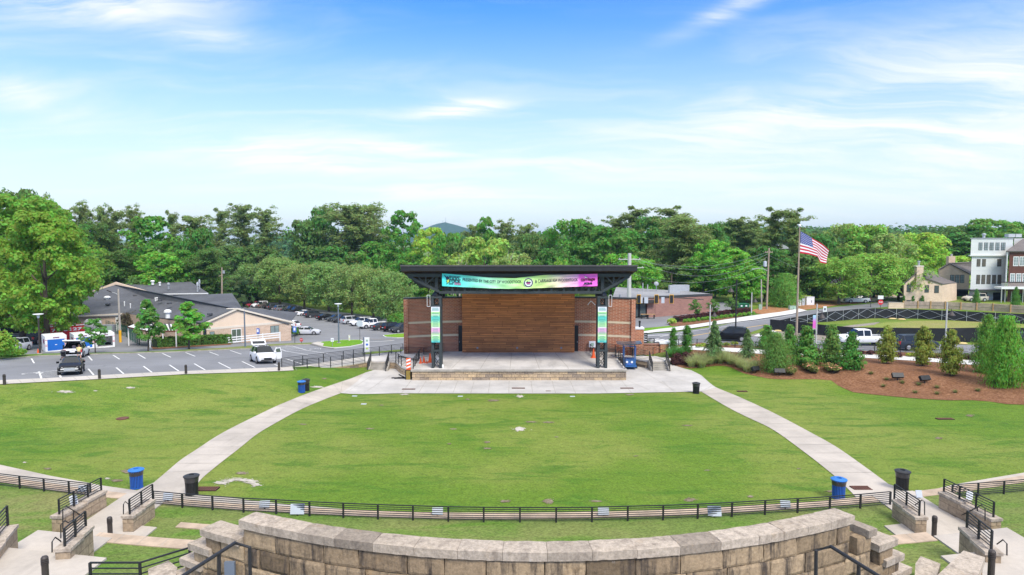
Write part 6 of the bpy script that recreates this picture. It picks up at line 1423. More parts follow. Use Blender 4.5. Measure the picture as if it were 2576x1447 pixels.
# olive row of the car park
for i, (x, y, w, Y, lb) in enumerate(((640, 668, 92, 210, 'leftmost'), (703, 652, 104, 200, 'second from left'), (764, 668, 96, 190, 'third from left'), (826, 664, 112, 178, 'fourth from left'), (884, 668, 108, 166, 'fifth from left'), (938, 680, 110, 154, 'sixth from left'), (985, 690, 96, 143, 'rightmost'))):
 tree('olive', f'soft olive green tree over the parked cars, {lb} of its row', x, y, w, Y, (0.108 + 0.010 * (i % 3), 0.180 + 0.008 * (i % 2), 0.050), 'olive trees over the parked cars')
for x, y, w, Y, lb in ((610, 690, 70, 222, 'olive tree at the far left end behind the row of cars'), (730, 680, 80, 214, 'olive tree in the second row behind the parked cars'), (860, 690, 90, 190, 'dark olive tree filling the gap behind the parked cars'), (960, 705, 80, 160, 'low olive tree beside the brick wing')): tree('olive', lb, x, y, w, Y, (0.085, 0.150, 0.040), 'olive trees over the parked cars')
tree('bush', 'bright leafy shrub at the right end of the parked cars', 1000, 785, 50, 136, GR); tree('magbig', 'magnolia with white blooms behind the left stage tower', 1088, 728, 80, 110, DK)
tree('bush', 'green shrub seen through the gap under the canopy', 1140, 735, 60, 110, GR)
# young trees of the left lot
for k_, lb, x, t_, w, b_, c, vi in (('young', 'slim young tree in front of the cargo boxes', 240, 803, 40, 890, MD, 1), ('young', 'young tree with a dark crown by the awning', 373, 755, 66, 884, MD, 0), ('young', 'young bright green tree in the strip left of the tan gable', 475, 761, 84, 879, GR, 0)):
 c_ = G(x, b_); place(k_, lb, c_, at(x, t_, c_.y).z - c_.z, 1.3 * w / S(c_.y), [q * 1.3 for q in c], None, vi)
c_ = G(335, 835); place('bush', 'dark purple tinged shrub behind the utility pole', c_, 3.6, 4.6, (0.06, 0.055, 0.035)); c_ = G(8, 905); place('bush', 'light green shrub at the left edge beside the silver suv', c_, 3.4, 4.2, (0.115, 0.21, 0.018)); c_ = G(28, 899); place('bush', 'low leafy bush at the foot of the left edge', c_, 0.9, 3.4, (0.10, 0.2, 0.018))
c_ = G(740, 846); place('ball', 'small green bush at the corner of the tan gable building', c_, 1.7, 2.6, GR)
# ---------------------------------------------------------------- the far wood and hills
def farwood(name, label, rows, seed, col, leaf):
 rng = np.random.default_rng(seed); Cs, Ns, Ss = [], [], []
 for (x0, x1, y0, y1, Y, n) in rows:
  for i in range(n):
   x = x0 + (x1 - x0) * (i + rng.uniform()) / n; top = y0 + (y1 - y0) * (x - x0) / (x1 - x0) + rng.normal() * 4; Yj = Y * rng.uniform(0.92, 1.08); p = at(x, top, Yj); r = rng.uniform(4, 8)
   for q in range(4):
    c = np.array([p.x + rng.normal() * 2, p.y + rng.normal() * 3, p.z - r * 0.6 - q * r * 0.9]); C, N = shell(rng, c, np.array([r, r, r * 0.8]), 40, 0.3); Cs.append(C); Ns.append(N); Ss.append(leaf * rng.uniform(0.7, 1.3, 40))
 o = link(name, leafmesh(name, np.concatenate(Cs), np.concatenate(Ns), np.concatenate(Ss), 0.65, M['leaf'], rng)); o.color = tuple(col) + (1,); tag(o, label, 'wood', kind='stuff')
farwood('far_wood', 'distant wood along the right horizon', ((1560, 2576, 580, 576, 330, 120), (1800, 2250, 574, 578, 420, 60), (2100, 2600, 584, 582, 300, 60), (1100, 1560, 596, 586, 320, 60)), 81, (0.045, 0.10, 0.03), 1.2)
farwood('far_wood', 'bluish distant wood in the gap between the left and middle trees', ((640, 800, 600, 592, 520, 40), (660, 800, 640, 632, 420, 30), (650, 800, 676, 668, 330, 30)), 82, (0.045, 0.105, 0.04), 1.3)
farwood('far_wood', 'distant wood low behind the left trees', ((-200, 700, 640, 640, 260, 110), (-200, 640, 690, 690, 215, 90)), 83, (0.03, 0.06, 0.02), 1.1)
mb = MB(); nx_, ny_ = 60, 16; YM = 3600; pc = at(1120, 559, YM); vs = []
for j in range(ny_ + 1):
 for i in range(nx_ + 1):
  u = (i / nx_ - 0.5) * 2; v = j / ny_ * 2 - 1; x = pc.x + u * 620; y = YM + v * 320
  prof = float(np.interp(u * 620 * S(YM), [-300, -170, -120, -70, -42, -14, 0, 14, 40, 72, 130, 200, 300], [-46, -40, -34, -19, -12.5, -3, 0, -2, -11, -22, -36, -40, -46])); z = (pc.z - (-15)) + prof / S(YM)
  z = max(0, z) * max(0, 1 - abs(v) ** 1.6) + 5 * mnoise.fractal(Vector((x / 90, y / 90, 0)), 1, 2, 3) * (1 - abs(v)); vs.append((x, y, -15 + z))
mb.add(vs, [(j * (nx_ + 1) + i, j * (nx_ + 1) + i + 1, (j + 1) * (nx_ + 1) + i + 1, (j + 1) * (nx_ + 1) + i) for j in range(ny_) for i in range(nx_)])
M['hill'] = speckle('wooded_hillside', ((0.02, 0.05, 0.02), (0.035, 0.075, 0.03), (0.06, 0.10, 0.04)), 0.05)
tag(mb.build('mountain', M['hill'], smooth=True), 'blue wooded mountain on the horizon', kind='structure')
for x, t_, lb, r in ((1121, 547.5, 'tall thin radio mast on the mountain summit', 1.2), (1113.5, 553, 'short radio mast on the mountain left shoulder', 0.9)):
 a, b = at(x, 563, YM), at(x, t_, YM); t = thing('radio_mast', lb, 'radio mast', a); mb = MB(); mb.tube([(0, 0, 0), (0, 0, (b - a).z)], r, 5, r2=r * 0.4); mb.build('mast', M['grey_metal'], t)
# ================================================================ CARS
def car_proto(kind, open_hatch=False):
 if kind == 'sedan': L, W, wb, wr = 4.8, 1.84, 2.8, 0.33; st = [(-2.40, .45, .80, .80, .78, .70), (-2.33, .30, 1.00, 1.00, .87, .74), (-1.85, .24, 1.03, 1.05, .92, .74), (-1.70, .24, 1.03, 1.06, .92, .73), (-0.95, .22, 1.00, 1.40, .92, .62), (-0.40, .22, .99, 1.45, .92, .63), (-0.30, .22, .99, 1.455, .92, .63), (0.35, .22, .97, 1.42, .92, .63), (1.15, .22, .95, 1.0, .92, .76), (1.9, .24, .86, .90, .90, .70), (2.28, .28, .74, .77, .84, .64), (2.40, .36, .60, .61, .72, .6)]
 elif kind in ('suv', 'van', 'hatch'):
  L, W, H_ = (4.75, 1.92, 1.72) if kind == 'suv' else ((5.1, 2.0, 1.76) if kind == 'van' else (4.2, 1.8, 1.62)); wb, wr = L * 0.6, 0.37 if kind != 'hatch' else 0.33; h = L / 2; b = 1.08 if kind == 'suv' else 1.02
  nose = 0.98 if kind == 'van' else 1.2
  st = [(-h, .45, .85, .86, .82, .72), (-h + .06, .32, b, b + .03, .93, .80), (-h + .12, .30, b, b + .06, .94, .80), (-h + .55, .26, b, H_ - .05, .96, .70), (-h + .68, .26, b, H_ - .03, .96, .70), (-0.42, .24, b - .02, H_, .96, .70), (-0.32, .24, b - .02, H_, .96, .70), (0.42, .24, b - .04, H_ - .02, .96, .70), (nose, .24, b - .05, b + .02, .96, .80), (h - .5, .26, b - .12, b - .05, .93, .78), (h - .12, .32, b - .28, b - .22, .86, .70), (h, .42, b - .42, b - .40, .74, .6)]
 else: L, W, wb, wr = 5.8, 2.02, 3.65, 0.41; st = [(-2.9, .55, 1.16, 1.17, .96, .93), (-2.85, .45, 1.20, 1.21, .97, .93), (-0.75, .42, 1.20, 1.21, .97, .93), (-0.70, .42, 1.20, 1.88, .98, .76), (-0.60, .42, 1.20, 1.92, .98, .76), (0.15, .40, 1.19, 1.94, .98, .76), (0.25, .40, 1.19, 1.94, .98, .76), (0.85, .40, 1.18, 1.90, .98, .76), (1.45, .40, 1.18, 1.24, .98, .84), (2.4, .42, 1.12, 1.18, .96, .82), (2.78, .46, 1.02, 1.06, .93, .8), (2.9, .52, .80, .82, .86, .76)]
 t = thing('parked_car', '-', 'car', (0, 0, 0)); hw = W / 2; rings = []; gh = []
 for (x, zb, zl, zt, wl, wt_) in st:
  a, b_ = wl * hw, wt_ * hw; g_ = zt - zl > 0.2; gh.append(g_)
  half = [(0, zb), (a * .92, zb), (a * .985, zb + .12), (a, (zb + zl) / 2), (a * .985, zl - .05), (a * .955, zl), (b_ * 1.0, zt - .07 if g_ else zt - .004), (b_ * .86, zt), (0, zt + (.02 if g_ else .01))]
  rings.append([(x, y, z) for y, z in half] + [(x, -y, z) for y, z in half[-2:0:-1]])
 n = len(rings[0]); body, glass_ = MB(), MB(); V = [p for r in rings for p in r]; bf, gf = [], []
 for i in range(len(rings) - 1):
  for j in range(n):
   q = (j + 1) % n; f = (i * n + j, i * n + q, (i + 1) * n + q, (i + 1) * n + j); col = j if j < 8 else n - 1 - j
   both = gh[i] and gh[i + 1]; one = gh[i] != gh[i + 1]; short = abs(st[i + 1][0] - st[i][0]) < 0.16
   isg = (col == 5 and both and not short) or (one and col in (5, 6, 7) and not short)
   if kind == 'pickup' and one and st[i][0] < 0: isg = False
   if open_hatch and one and i < 4: continue
   (gf if isg else bf).append(f)
 if not open_hatch: bf.append(tuple(range(n)))
 bf.append(tuple((len(rings) - 1) * n + j for j in range(n))[::-1])
 body.add(V, [f[::-1] for f in bf]); o = body.build('body', M['car'], t, smooth=True); o.data.set_sharp_from_angle(angle=R(32))
 glass_.add(V, [f[::-1] for f in gf]); o = glass_.build('windows', M['car_glass'], t); bm = bmesh.new(); bm.from_mesh(o.data); bmesh.ops.delete(bm, geom=[v for v in bm.verts if not v.link_faces], context='VERTS'); bmesh.ops.inset_region(bm, faces=bm.faces[:], thickness=0.03, depth=-0.004); bm.to_mesh(o.data); bm.free()
 xf, xr = st[-1][0], st[0][0]; zf = st[-1][2]; zr_ = st[1][2]
 if kind == 'pickup':
  mb = MB(); mb.box(-2.78, -0.82, -hw * .82, hw * .82, 1.18, 1.2165); mb.build('bed', M['dark'], t)
 for sy in (-1, 1):
  mb = MB(); x0 = st[-2][0]; mb.add([(x0 - .12, sy * hw * .86, zf + .02), (x0 + .04, sy * hw * .80, zf - .02), (xf + .015, sy * hw * .66, zf - .06), (xf + .015, sy * hw * .44, zf - .05), (xf + .015, sy * hw * .44, zf + .06 - .04), (x0 + .05, sy * hw * .6, zf + .13), (x0 - .10, sy * hw * .88, zf + .13)], [(0, 1, 2, 3, 4, 5, 6) if sy > 0 else (6, 5, 4, 3, 2, 1, 0)])
  mb.box(xf - .02, xf + .018, min(sy * hw * .42, sy * hw * .70), max(sy * hw * .42, sy * hw * .70), zf - .10, zf + .01); mb.build('headlight', M['lamp_clear'], t)
  mb = MB(); a, b2 = sorted((sy * hw * .62, sy * hw * .925)); h2 = .30 if kind != 'sedan' else .15; mb.box(xr - .005, xr + .20, a, b2, zr_ - .06 - h2, zr_ - .03); mb.build('tail_light', M['lamp_red'], t)
  mb = MB(); xm = st[-4][0] - .25; mb.box(xm - .09, xm + .09, min(sy * hw * .94, sy * hw * 1.17), max(sy * hw * .94, sy * hw * 1.17), st[-4][2] + .02, st[-4][2] + .18); mb.build('mirror', M['car'], t)
  for sx in (-1, 1):
   cx_ = sx * wb / 2 + 0.03; Mx = Matrix.Translation((cx_, sy * (hw - .105), wr)) @ Matrix.Rotation(PI / 2, 4, 'X')
   mb = MB(); mb.lathe([(wr * .62, -.112), (wr * .97, -.115), (wr, -.06), (wr, .06), (wr * .97, .115), (wr * .62, .112)], 18, M=Mx); w_ = mb.build('wheel', M['tyre'], t)
   mb = MB(); Mo = Matrix.Translation((cx_, sy * (hw + .013), wr)) @ Matrix.Rotation(PI / 2, 4, 'X')
   mb.lathe([(wr * .10, -.02), (wr * .63, -.006), (wr * .63, .006), (wr * .10, .02)], 16, M=Mo)
   mb.build('rim', M['rim'], w_)
   mb = MB(); ra = wr * 1.17; pts = [(cx_ + ra * math.cos(PI * i / 10), wr * .95 + ra * math.sin(PI * i / 10)) for i in range(11)]
   y_ = sy * hw * .988; mb.add([(x, y_, z) for x, z in pts] + [(x, y_ - sy * .2, z) for x, z in pts], [tuple(range(11)) if sy < 0 else tuple(range(11))[::-1]]); mb.build('wheel_arch', M['dark'], t)
 mb = MB(); mb.box(xf - .02, xf + .022, -hw * .40, hw * .40, zf - .22, zf - .02); mb.build('grille', M['black'], t)
 mb = MB(); mb.box(xf - .05, xf + .012, -hw * .66, hw * .66, st[-1][1] - .06, st[-1][1] + .06); mb.build('lower_grille', M['black'], t)
 mb = MB(); mb.box(xr - .015, xr + .02, -.26, .26, zr_ - .34, zr_ - .2); mb.build('number_plate', M['sign_white'], t)
 if kind in ('suv', 'van'):
  for sy in (-1, 1): mb = MB(); mb.bar((-1.5, sy * hw * .6, st[5][3] + .03), (0.3, sy * hw * .6, st[5][3] + .03), .04); mb.build('roof_rail', M['black'], t)
 return t
CARS = {k_: car_proto(k_) for k_ in ('sedan', 'suv', 'hatch', 'pickup')}
CUSED = set()
WHT, SIL, BLK, GRY, DRK, RED, BRN = (0.78, 0.78, 0.78), (0.52, 0.53, 0.55), (0.012, 0.012, 0.013), (0.16, 0.17, 0.19), (0.045, 0.048, 0.052), (0.30, 0.02, 0.035), (0.13, 0.10, 0.085)
CPEND = []
def paint(o, col):
 for c in CH[o.name]:
  if c.name.split('.')[0] in ('body', 'mirror', 'hatch', 'door'): c.color = tuple(col) + (1,)
def slope_rot(o, loc, hd):
 d_ = 2.0; dx, dy = math.cos(hd), math.sin(hd)
 o.rotation_euler = (math.atan2(T(loc.x - dy * 0.8, loc.y + dx * 0.8) - T(loc.x + dy * 0.8, loc.y - dx * 0.8), 1.6), -math.atan2(T(loc.x + dx * 1.4, loc.y + dy * 1.4) - T(loc.x - dx * 1.4, loc.y - dy * 1.4), 2.8), hd)
def car(kind, label, x, y, hd, col, group=None, off=0.02, loc=None, sc=1.0):
 loc = G(x, y, off) if loc is None else loc; o = dup(CARS[kind], loc, hd, label, group, sc); paint(o, col); slope_rot(o, loc, hd); return o
# the long row under the olive trees: positions interpolated along the row
ra, rb = G(648, 771), G(1012, 836)
hdr = math.atan2(31.8, 35) - 0.02; rowdir = (rb - ra).normalized()
CG = 'cars parked in the row under the olive trees'
row = [('suv', BLK, 0, 'black car at the far left end of the row of parked cars'), ('sedan', RED, 1, 'dark red car near the far left end of the parked row'), ('suv', WHT, 1, 'white suv near the far left end of the parked row'), ('sedan', BRN, 0, 'brown grey sedan right of the far white suv'), ('suv', BLK, 1, 'black suv, second right of the far white suv'), ('suv', DRK, 0, 'black suv left of the grey suv in the far half of the row'),
    ('suv', GRY, 0, 'grey suv in the middle of the far half of the parked row'), ('sedan', BRN, 0, 'brown sedan next right of the grey suv'), ('pickup', BLK, 1, 'black pickup with bright grille, left one of two'), ('pickup', BLK, 1, 'black pickup with bright grille, right one of two'), ('sedan', WHT, 0, 'white sedan between the black pickups and the dark wagon'), ('suv', DRK, 0, 'dark green grey wagon at the middle of the parked row'),
    ('sedan', BLK, 0, 'black sedan with red tail lights left of the lamp post'), ('sedan', DRK, 1, 'dark sedan behind the tall car park lamp post'), ('suv', DRK, 1, 'dark suv just right of the tall car park lamp post'), ('suv', SIL, 0, 'silver suv in the near half of the parked row'), ('suv', WHT, 1, 'white suv half hidden by the big white pickup'), ('pickup', WHT, 1, 'big white pickup facing out in the near half of the row'),
    ('sedan', DRK, 0, 'dark grey sedan next to the big white pickup'), ('suv', BLK, 0, 'black suv second from the brick wing in the parked row'), ('suv', DRK, 1, 'dark suv partly hidden by the brick wing')]
cys = [772, 773, 774, 775.5, 778, 780, 784.5, 787, 789, 792, 796, 800, 806, 809, 812, 815.5, 820, 826.5, 831, 834, 837]
cxs = [628, 641, 655, 668, 682, 694, 712, 726, 738, 750, 768, 790, 822, 846, 862, 885, 908, 936, 963, 990, 1012]
for (kd, col, rev, lb), x, y in zip(row, cxs, cys): car(kd, lb, x, y - 1.0, hdr + (PI if rev else 0), col, CG)
car('hatch', 'white boxy hatchback behind the tan gable building', 729, 826.5, R(158), WHT)
car('sedan', 'silver sedan parked right of the tan gable building', 772, 842, R(4), (0.58, 0.59, 0.62))
car('sedan', 'black sedan with large chrome grille facing the lawn', 180, 939, R(-61), BLK)
blk = [o for o in bpy.data.objects if o.get('label', '') == 'black sedan with large chrome grille facing the lawn'][0]
mb = MB(); mb.box(2.415, 2.435, -.40, .40, .40, .68)
for i in range(7): mb.box(2.43, 2.445, -.38, .38, .42 + i * .036, .435 + i * .036)
mb.build('chrome_grille', M['chrome'], blk); mb = MB(); mb.box(2.36, 2.42, -.80, .80, .36, .39); mb.build('bumper_trim', M['chrome'], blk)
ws = car('suv', 'white suv with open tailgate and open front door in the bays', 661, 912, R(-58), WHT)
car('suv', 'silver grey suv beside the bush at the left edge', 38, 884, R(-80), (0.62, 0.63, 0.66)); car('pickup', 'black pickup truck parked by the left lamp post', 88, 866, R(105), DRK)
mb = MB(); mb.add([(0.05, 0, .35), (-0.95, 0, .35), (-0.95, 0, 1.02), (-0.75, 0, 1.55), (-0.2, 0, 1.5), (0.05, 0, 1.05), (0.05, .07, .35), (-0.95, .07, .35), (-0.95, .07, 1.02), (-0.75, .07, 1.55), (-0.2, .07, 1.5), (0.05, .07, 1.05)], [(0, 1, 2, 3, 4, 5), (11, 10, 9, 8, 7, 6)] + [(i, (i + 1) % 6 + 0, (i + 1) % 6 + 6, i + 6)[::-1] for i in range(6)])
d_ = mb.build('door', M['car'], ws); d_.color = WHT + (1,); d_.location = (0.95, 0.93, 0); d_.rotation_euler = (0, 0, R(-62))
mb = MB(); mb.add([(-.82, -.008, 1.05), (-.66, -.008, 1.46), (-.22, -.008, 1.43), (-.02, -.008, 1.06)], [(3, 2, 1, 0)]); mb.add([(-.82, .078, 1.05), (-.66, .078, 1.46), (-.22, .078, 1.43), (-.02, .078, 1.06)], [(0, 1, 2, 3)]); mb.build('door_window', M['door_glass'], d_)
def hatch(par, x, z, w, L, ang, col):
 m4 = Matrix.Translation((x, 0, z)) @ Matrix.Rotation(ang, 4, 'Y'); mb = MB(); mb.box(-L, 0, -w, w, -.05, .05, m4); h_ = mb.build('tailgate', M['car'], par); h_.color = tuple(col) + (1,)
 mb = MB(); mb.box(-L * .62, -.12, -w * .85, w * .85, -.06, -.052, m4); mb.box(-L * .62, -.12, -w * .85, w * .85, .052, .06, m4); mb.build('rear_window', M['car_glass'], h_)
hatch(ws, -1.85, 1.72, .74, .95, R(34), WHT)
mb = MB(); mb.box(-.75, .3, -.42, .42, 1.735, 1.748); mb.build('sunroof', M['car_glass'], ws)
# the white people carrier being loaded
VN = car_proto('van', True); VN.name = 'white_van'; vl = G(193, 898, 0.02); VN.location = vl; slope_rot(VN, vl, R(113)); VN['label'] = 'white minivan with raised tailgate being loaded'; VN['category'] = 'car'
CH[VN.name] = [c for c in bpy.data.objects if c.parent == VN]; paint(VN, WHT)
hatch(VN, -2.0, 1.75, .84, 1.25, R(14), WHT)
mb = MB(); mb.box(-2.4, -0.9, -.78, .78, .62, .68); mb.box(-1.0, -0.9, -.8, .8, .68, 1.5); mb.build('cargo_floor', M['dark'], VN)
mb = MB()
for sy in (-1, 1): mb.box(-2.46, -2.30, sy * .86 - .07, sy * .86 + .07, .9, 1.5)
mb.build('door_frame', M['black'], VN)
def bag(lb, lx, ly, s, mat, kind):
 p = VN.matrix_basis @ Vector((lx, ly, .68)); t = thing('luggage_bag', lb, 'bag', p, R(113)); w, d2, h = s; bm = bmesh.new(); bmesh.ops.create_cube(bm, size=1.0); bmesh.ops.scale(bm, vec=(d2, w, h), verts=bm.verts); bmesh.ops.translate(bm, vec=(0, 0, h / 2), verts=bm.verts); bmesh.ops.bevel(bm, geom=bm.edges[:], offset=min(s) * .22, segments=3, affect='EDGES')
 me = bpy.data.meshes.new('body'); bm.to_mesh(me); bm.free(); me.materials.append(M[mat]); link('body', me, t)
 mb = MB(); mb.tube([(0, -w * .22, h * .96), (0, -w * .18, h * 1.16), (0, w * .18, h * 1.16), (0, w * .22, h * .96)], .014, 5); mb.build('handle', M['black'], t)
bpy.context.view_layer.update()
bag('mint green bag in the boot of the white minivan', -2.1, -.52, (.42, .3, .46), 'teal_bag', 0); bag('dark brown bag in the boot of the white minivan', -2.1, .55, (.4, .3, .52), 'brown_bag', 0); bag('pinkish bag held high in the boot of the white minivan', -1.75, -.05, (.34, .3, .75), 'pink_bag', 0)
# the person loading it, seen from behind
def skin_fig(name, verts, edges, radii, mat, parent, sub=2):
 me = bpy.data.meshes.new(name); me.from_pydata(verts, edges, []); o = link(name, me, parent); o.modifiers.new('s', 'SKIN'); o.modifiers.new('u', 'SUBSURF').levels = sub
 bpy.context.view_layer.update()
 for i, r in enumerate(radii): me.skin_vertices[0].data[i].radius = (r, r) if not isinstance(r, tuple) else r
 me.skin_vertices[0].data[0].use_root = True
 bpy.context.view_layer.update(); m2 = bpy.data.meshes.new_from_object(o.evaluated_get(bpy.context.evaluated_depsgraph_get())); o.modifiers.clear(); o.data = m2; m2.materials.clear(); m2.materials.append(mat); m2.polygons.foreach_set('use_smooth', [True] * len(m2.polygons)); return o
pl_ = G(199.5, 907.5, 0.02); per = thing('person', 'person in yellow shirt and black shorts leaning into the minivan', 'person', pl_, R(23))
V_, E_2, Rr = [], [], []
def jn(p, r, frm=None):
 V_.append(p); Rr.append(r)
 if frm is not None: E_2.append((frm, len(V_) - 1))
 return len(V_) - 1
pel = jn((0, 0, .93), (.155, .115)); w1 = jn((0, .03, 1.10), (.125, .09), pel); ch_ = jn((0, .10, 1.28), (.150, .10), w1); nk = jn((0, .17, 1.42), .055, ch_); hd1 = jn((0, .21, 1.50), .075, nk); hd2 = jn((0, .235, 1.585), .088, hd1); hd3 = jn((0, .24, 1.645), .062, hd2)
for s in (-1, 1):
 hp = jn((s * .10, 0, .86), .098, pel); kn = jn((s * .135, .02, .48), .062, hp); cf = jn((s * .14, -.015, .33), .060, kn); an = jn((s * .145, -.02, .09), .040, cf); ft = jn((s * .15, .10, .04), .040, an); jn((s * .155, .17, .03), .03, ft)
 sh = jn((s * .17, .12, 1.36), .062, ch_); eb = jn((s * .27, .22, 1.14), .043, sh); wr_ = jn((s * .20, .42, 1.10), .027, eb); pm_ = jn((s * .19, .48, 1.10), (.030, .018), wr_)
 for q, (dx, L) in enumerate(((-.026, .060), (-.009, .072), (.009, .068), (.026, .052))): f1 = jn((s * .19 + dx, .525, 1.10), .0085, pm_); jn((s * .19 + dx * 1.15, .525 + L, 1.085), .007, f1)
 th = jn((s * .19 - s * .035, .485, 1.092), .010, pm_); jn((s * .19 - s * .055, .52, 1.085), .008, th)
skin_fig('body', V_, E_2, Rr, M['skin'], per)
skin_fig('shirt', [(0, .0, .95), (0, .03, 1.10), (0, .10, 1.28), (0, .15, 1.385), (-.17, .12, 1.365), (-.245, .19, 1.20), (.17, .12, 1.365), (.245, .19, 1.20)], [(0, 1), (1, 2), (2, 3), (2, 4), (4, 5), (2, 6), (6, 7)], [(.17, .13), (.15, .115), (.172, .122), (.085, .075), .085, .072, .085, .072], M['yellow_shirt'], per)
skin_fig('shorts', [(0, 0, 1.0), (0, 0, .93), (-.10, 0, .84), (-.12, .01, .66), (.10, 0, .84), (.12, .01, .66)], [(0, 1), (1, 2), (2, 3), (1, 4), (4, 5)], [(.15, .115), (.178, .135), .122, .112, .122, .112], M['black'], per)
mb = MB(); mb.lathe([(.001, .10), (.05, .09), (.088, .05), (.098, 0), (.092, -.06), (.07, -.13), (.001, -.15)], 12, (0, .215, 1.60)); mb.build('hair', M['hair'], per, smooth=True)
mb = MB(); mb.lathe([(.0, .02), (.012, .01), (.016, -.02), (.0, -.03)], 8, (0, .325, 1.575)); mb.build('nose', M['skin'], per, smooth=True)
for s in (-1, 1):
 mb = MB(); mb.lathe([(.0, .012), (.012, 0), (.0, -.012)], 8, (s * .034, .312, 1.60)); mb.build('eye', M['black'], per)
 mb = MB(); mb.lathe([(.0, .03), (.018, .01), (.014, -.02), (.0, -.03)], 8, (s * .092, .225, 1.585)); mb.build('ear', M['skin'], per)
 mb = MB(); mb.box(s * .15 - .045, s * .15 + .045, -.07, .20, 0, .055); mb.build('shoe', M['white'], per)
# pushchair beside the van
pp = G(160, 906, 0.02); pc_ = thing('pushchair', 'dark folding pushchair standing beside the white minivan', 'pushchair', pp, R(30))
mb = MB(); mb.lathe([(.001, .42), (.20, .44), (.26, .62), (.27, .80), (.22, .80), (.2, .6), (.001, .5)], 14); mb.build('seat', M['dark'], pc_); mb = MB(); mb.lathe([(.28, .80), (.27, .95), (.18, 1.06), (.001, 1.08)], 14, (0, -.06, 0)); mb.build('hood', M['black'], pc_)
mb = MB()
for s in (-1, 1): mb.tube([(s * .26, .38, .1), (s * .22, -.05, .5), (s * .22, -.42, 1.02)], .018, 6); mb.tube([(s * .26, -.32, .1), (s * .22, .05, .5)], .018, 6)
mb.tube([(-.22, -.42, 1.02), (.22, -.42, 1.02)], .02, 6); mb.build('frame', M['grey_metal'], pc_)
for sx in (-1, 1):
 for y in (.38, -.32): mb = MB(); mb.lathe([(.04, -.025), (.11, -.025), (.11, .025), (.04, .025)], 12, M=Matrix.Translation((sx * .26, y, .11)) @ Matrix.Rotation(PI / 2, 4, 'Y')); mb.build('wheel', M['tyre'], pc_)
mb = MB(); mb.box(-.22, .22, -.28, .3, .2, .34); mb.build('basket', M['brown_bag'], pc_)
# ================================================================ LEFT LOT: BUILDING AND FIXTURES
BZ = -2.0; Cb = thing('care_building', 'low pale brick building with a dark grey shingle roof and tan gables', 'building', (0, 0, 0))
e1 = Vector((.73, .683, 0)); A0 = Vector((-44.8, 99.5, BZ)); e2 = Vector((-.683, .73, 0))
def fw(t_, z, o=0.0): return A0 + e1 * t_ + Vector((0, 0, z)) - Vector((e1.y, -e1.x, 0)) * o
gab = [(0, 2.35), (13, 2.35), (13, 2.5), (4.47, 4.95), (0, 3.35)]
ang = math.atan2(e1.y, e1.x)
def lp(name, fnc, mat, par=None):
 mb = MB(); fnc(mb); o = mb.build(name, mat, par or Cb)
 if par is None: o.location = A0; o.rotation_euler = (0, 0, ang)
 return o
lp('wall', lambda m: m.box(0, 13, 0.0, .3, -2.0, 2.35), M['care_brick'])
def gpoly(m):
 pts = [(x, 0.02, z) for x, z in gab]; m.wallpoly(pts, .25)
lp('gable', gpoly, M['tan_siding'])
lp('band', lambda m: m.box(-.05, 13.05, -.03, .018, 2.28, 2.62), M['cream'])
def rake(m):
 m.bar((-.45, -.25, 3.30), (4.47, -.25, 5.12), .10, .24); m.bar((4.47, -.25, 5.12), (13.6, -.25, 2.22), .10, .24)
lp('rake_trim', rake, M['cream'])
def dr_(m): m.box(3.55, 5.05, -.06, .0, .0, 2.1)
dr = lp('door', dr_, M['white'])
for x in (3.63, 4.34):
 mb = MB(); mb.box(x, x + .63, -.075, -.061, .12, 2.0); g_ = mb.build('pane', M['door_glass'], dr)
wn_ = lp('window', lambda m: m.box(9.6, 11.0, -.04, .0, .85, 2.05), M['bronze'])
for x in (9.66, 10.34): mb = MB(); mb.box(x, x + .6, -.055, -.041, .91, 1.99); mb.build('pane', M['window_light'], wn_)
lw = lp('window', lambda m: m.box(.4, 1.1, -.04, .0, .9, 2.0), M['bronze']); mb = MB(); mb.box(.46, 1.04, -.055, -.041, .96, 1.94); mb.build('pane', M['window_light'], lw)
lp('side_wall', lambda m: m.box(12.7, 13, .3, 16, -2.0, 2.3), M['care_brick'])
# roofs: corner points taken at their own distances
def rp_(x, y, Y): return at(x, y, Y)
Q = rp_(592, 777, 102.3); P_ = rp_(290, 717, 135); E1 = rp_(505, 812, 98.9); V1 = rp_(308, 788, 117); W2 = rp_(370, 750, 124); W2l = rp_(213, 753, 124); W2e = rp_(188, 795, 117); LB = rp_(196, 745, 131)
RC = rp_(609, 775, 109); RB = rp_(584, 738, 131); RM = rp_(438, 744, 137); RE = rp_(728, 814.5, 108.0)
def roofpoly(name, pts, mat='shingle', th=.16):
 mb = MB(); c = sum(pts, Vector()) / len(pts);
 for i in range(1, len(pts) - 1):
  tri = [pts[0], pts[i], pts[i + 1]]; nrm = (tri[1] - tri[0]).cross(tri[2] - tri[0])
  if nrm.length < 1e-4: continue
  if nrm.z < 0: tri = tri[::-1]
  mb.wallpoly(tri, th)
 return mb.build(name, M[mat], Cb)
roofpoly('roof', [Q, P_, W2, V1, E1]); roofpoly('roof', [W2e, V1, W2, W2l]); roofpoly('roof', [W2l, W2, P_, LB]); roofpoly('roof', [Q, RC, RB, RM, P_])
roofpoly('roof', [Q, RE, RE + Vector((-3, 14, .3)), RC])
mb = MB(); mb.bar(Q + Vector((0, 0, .03)), P_ + Vector((0, 0, .03)), .3, .06); mb.build('ridge_cap', M['coping'], Cb)
mb = MB(); mb.bar(W2e - Vector((0, .06, .1)), V1 - Vector((0, .06, .1)), .12, .24); mb.build('eave_trim', M['cream'], Cb)
mb = MB(); mb.wallpoly([V1, V1 - Vector((0, 0, 4)), E1 - Vector((0, 0, 4.5)), E1 - Vector((0, 0, .3))], .3); mb.build('wall', M['care_brick'], Cb)
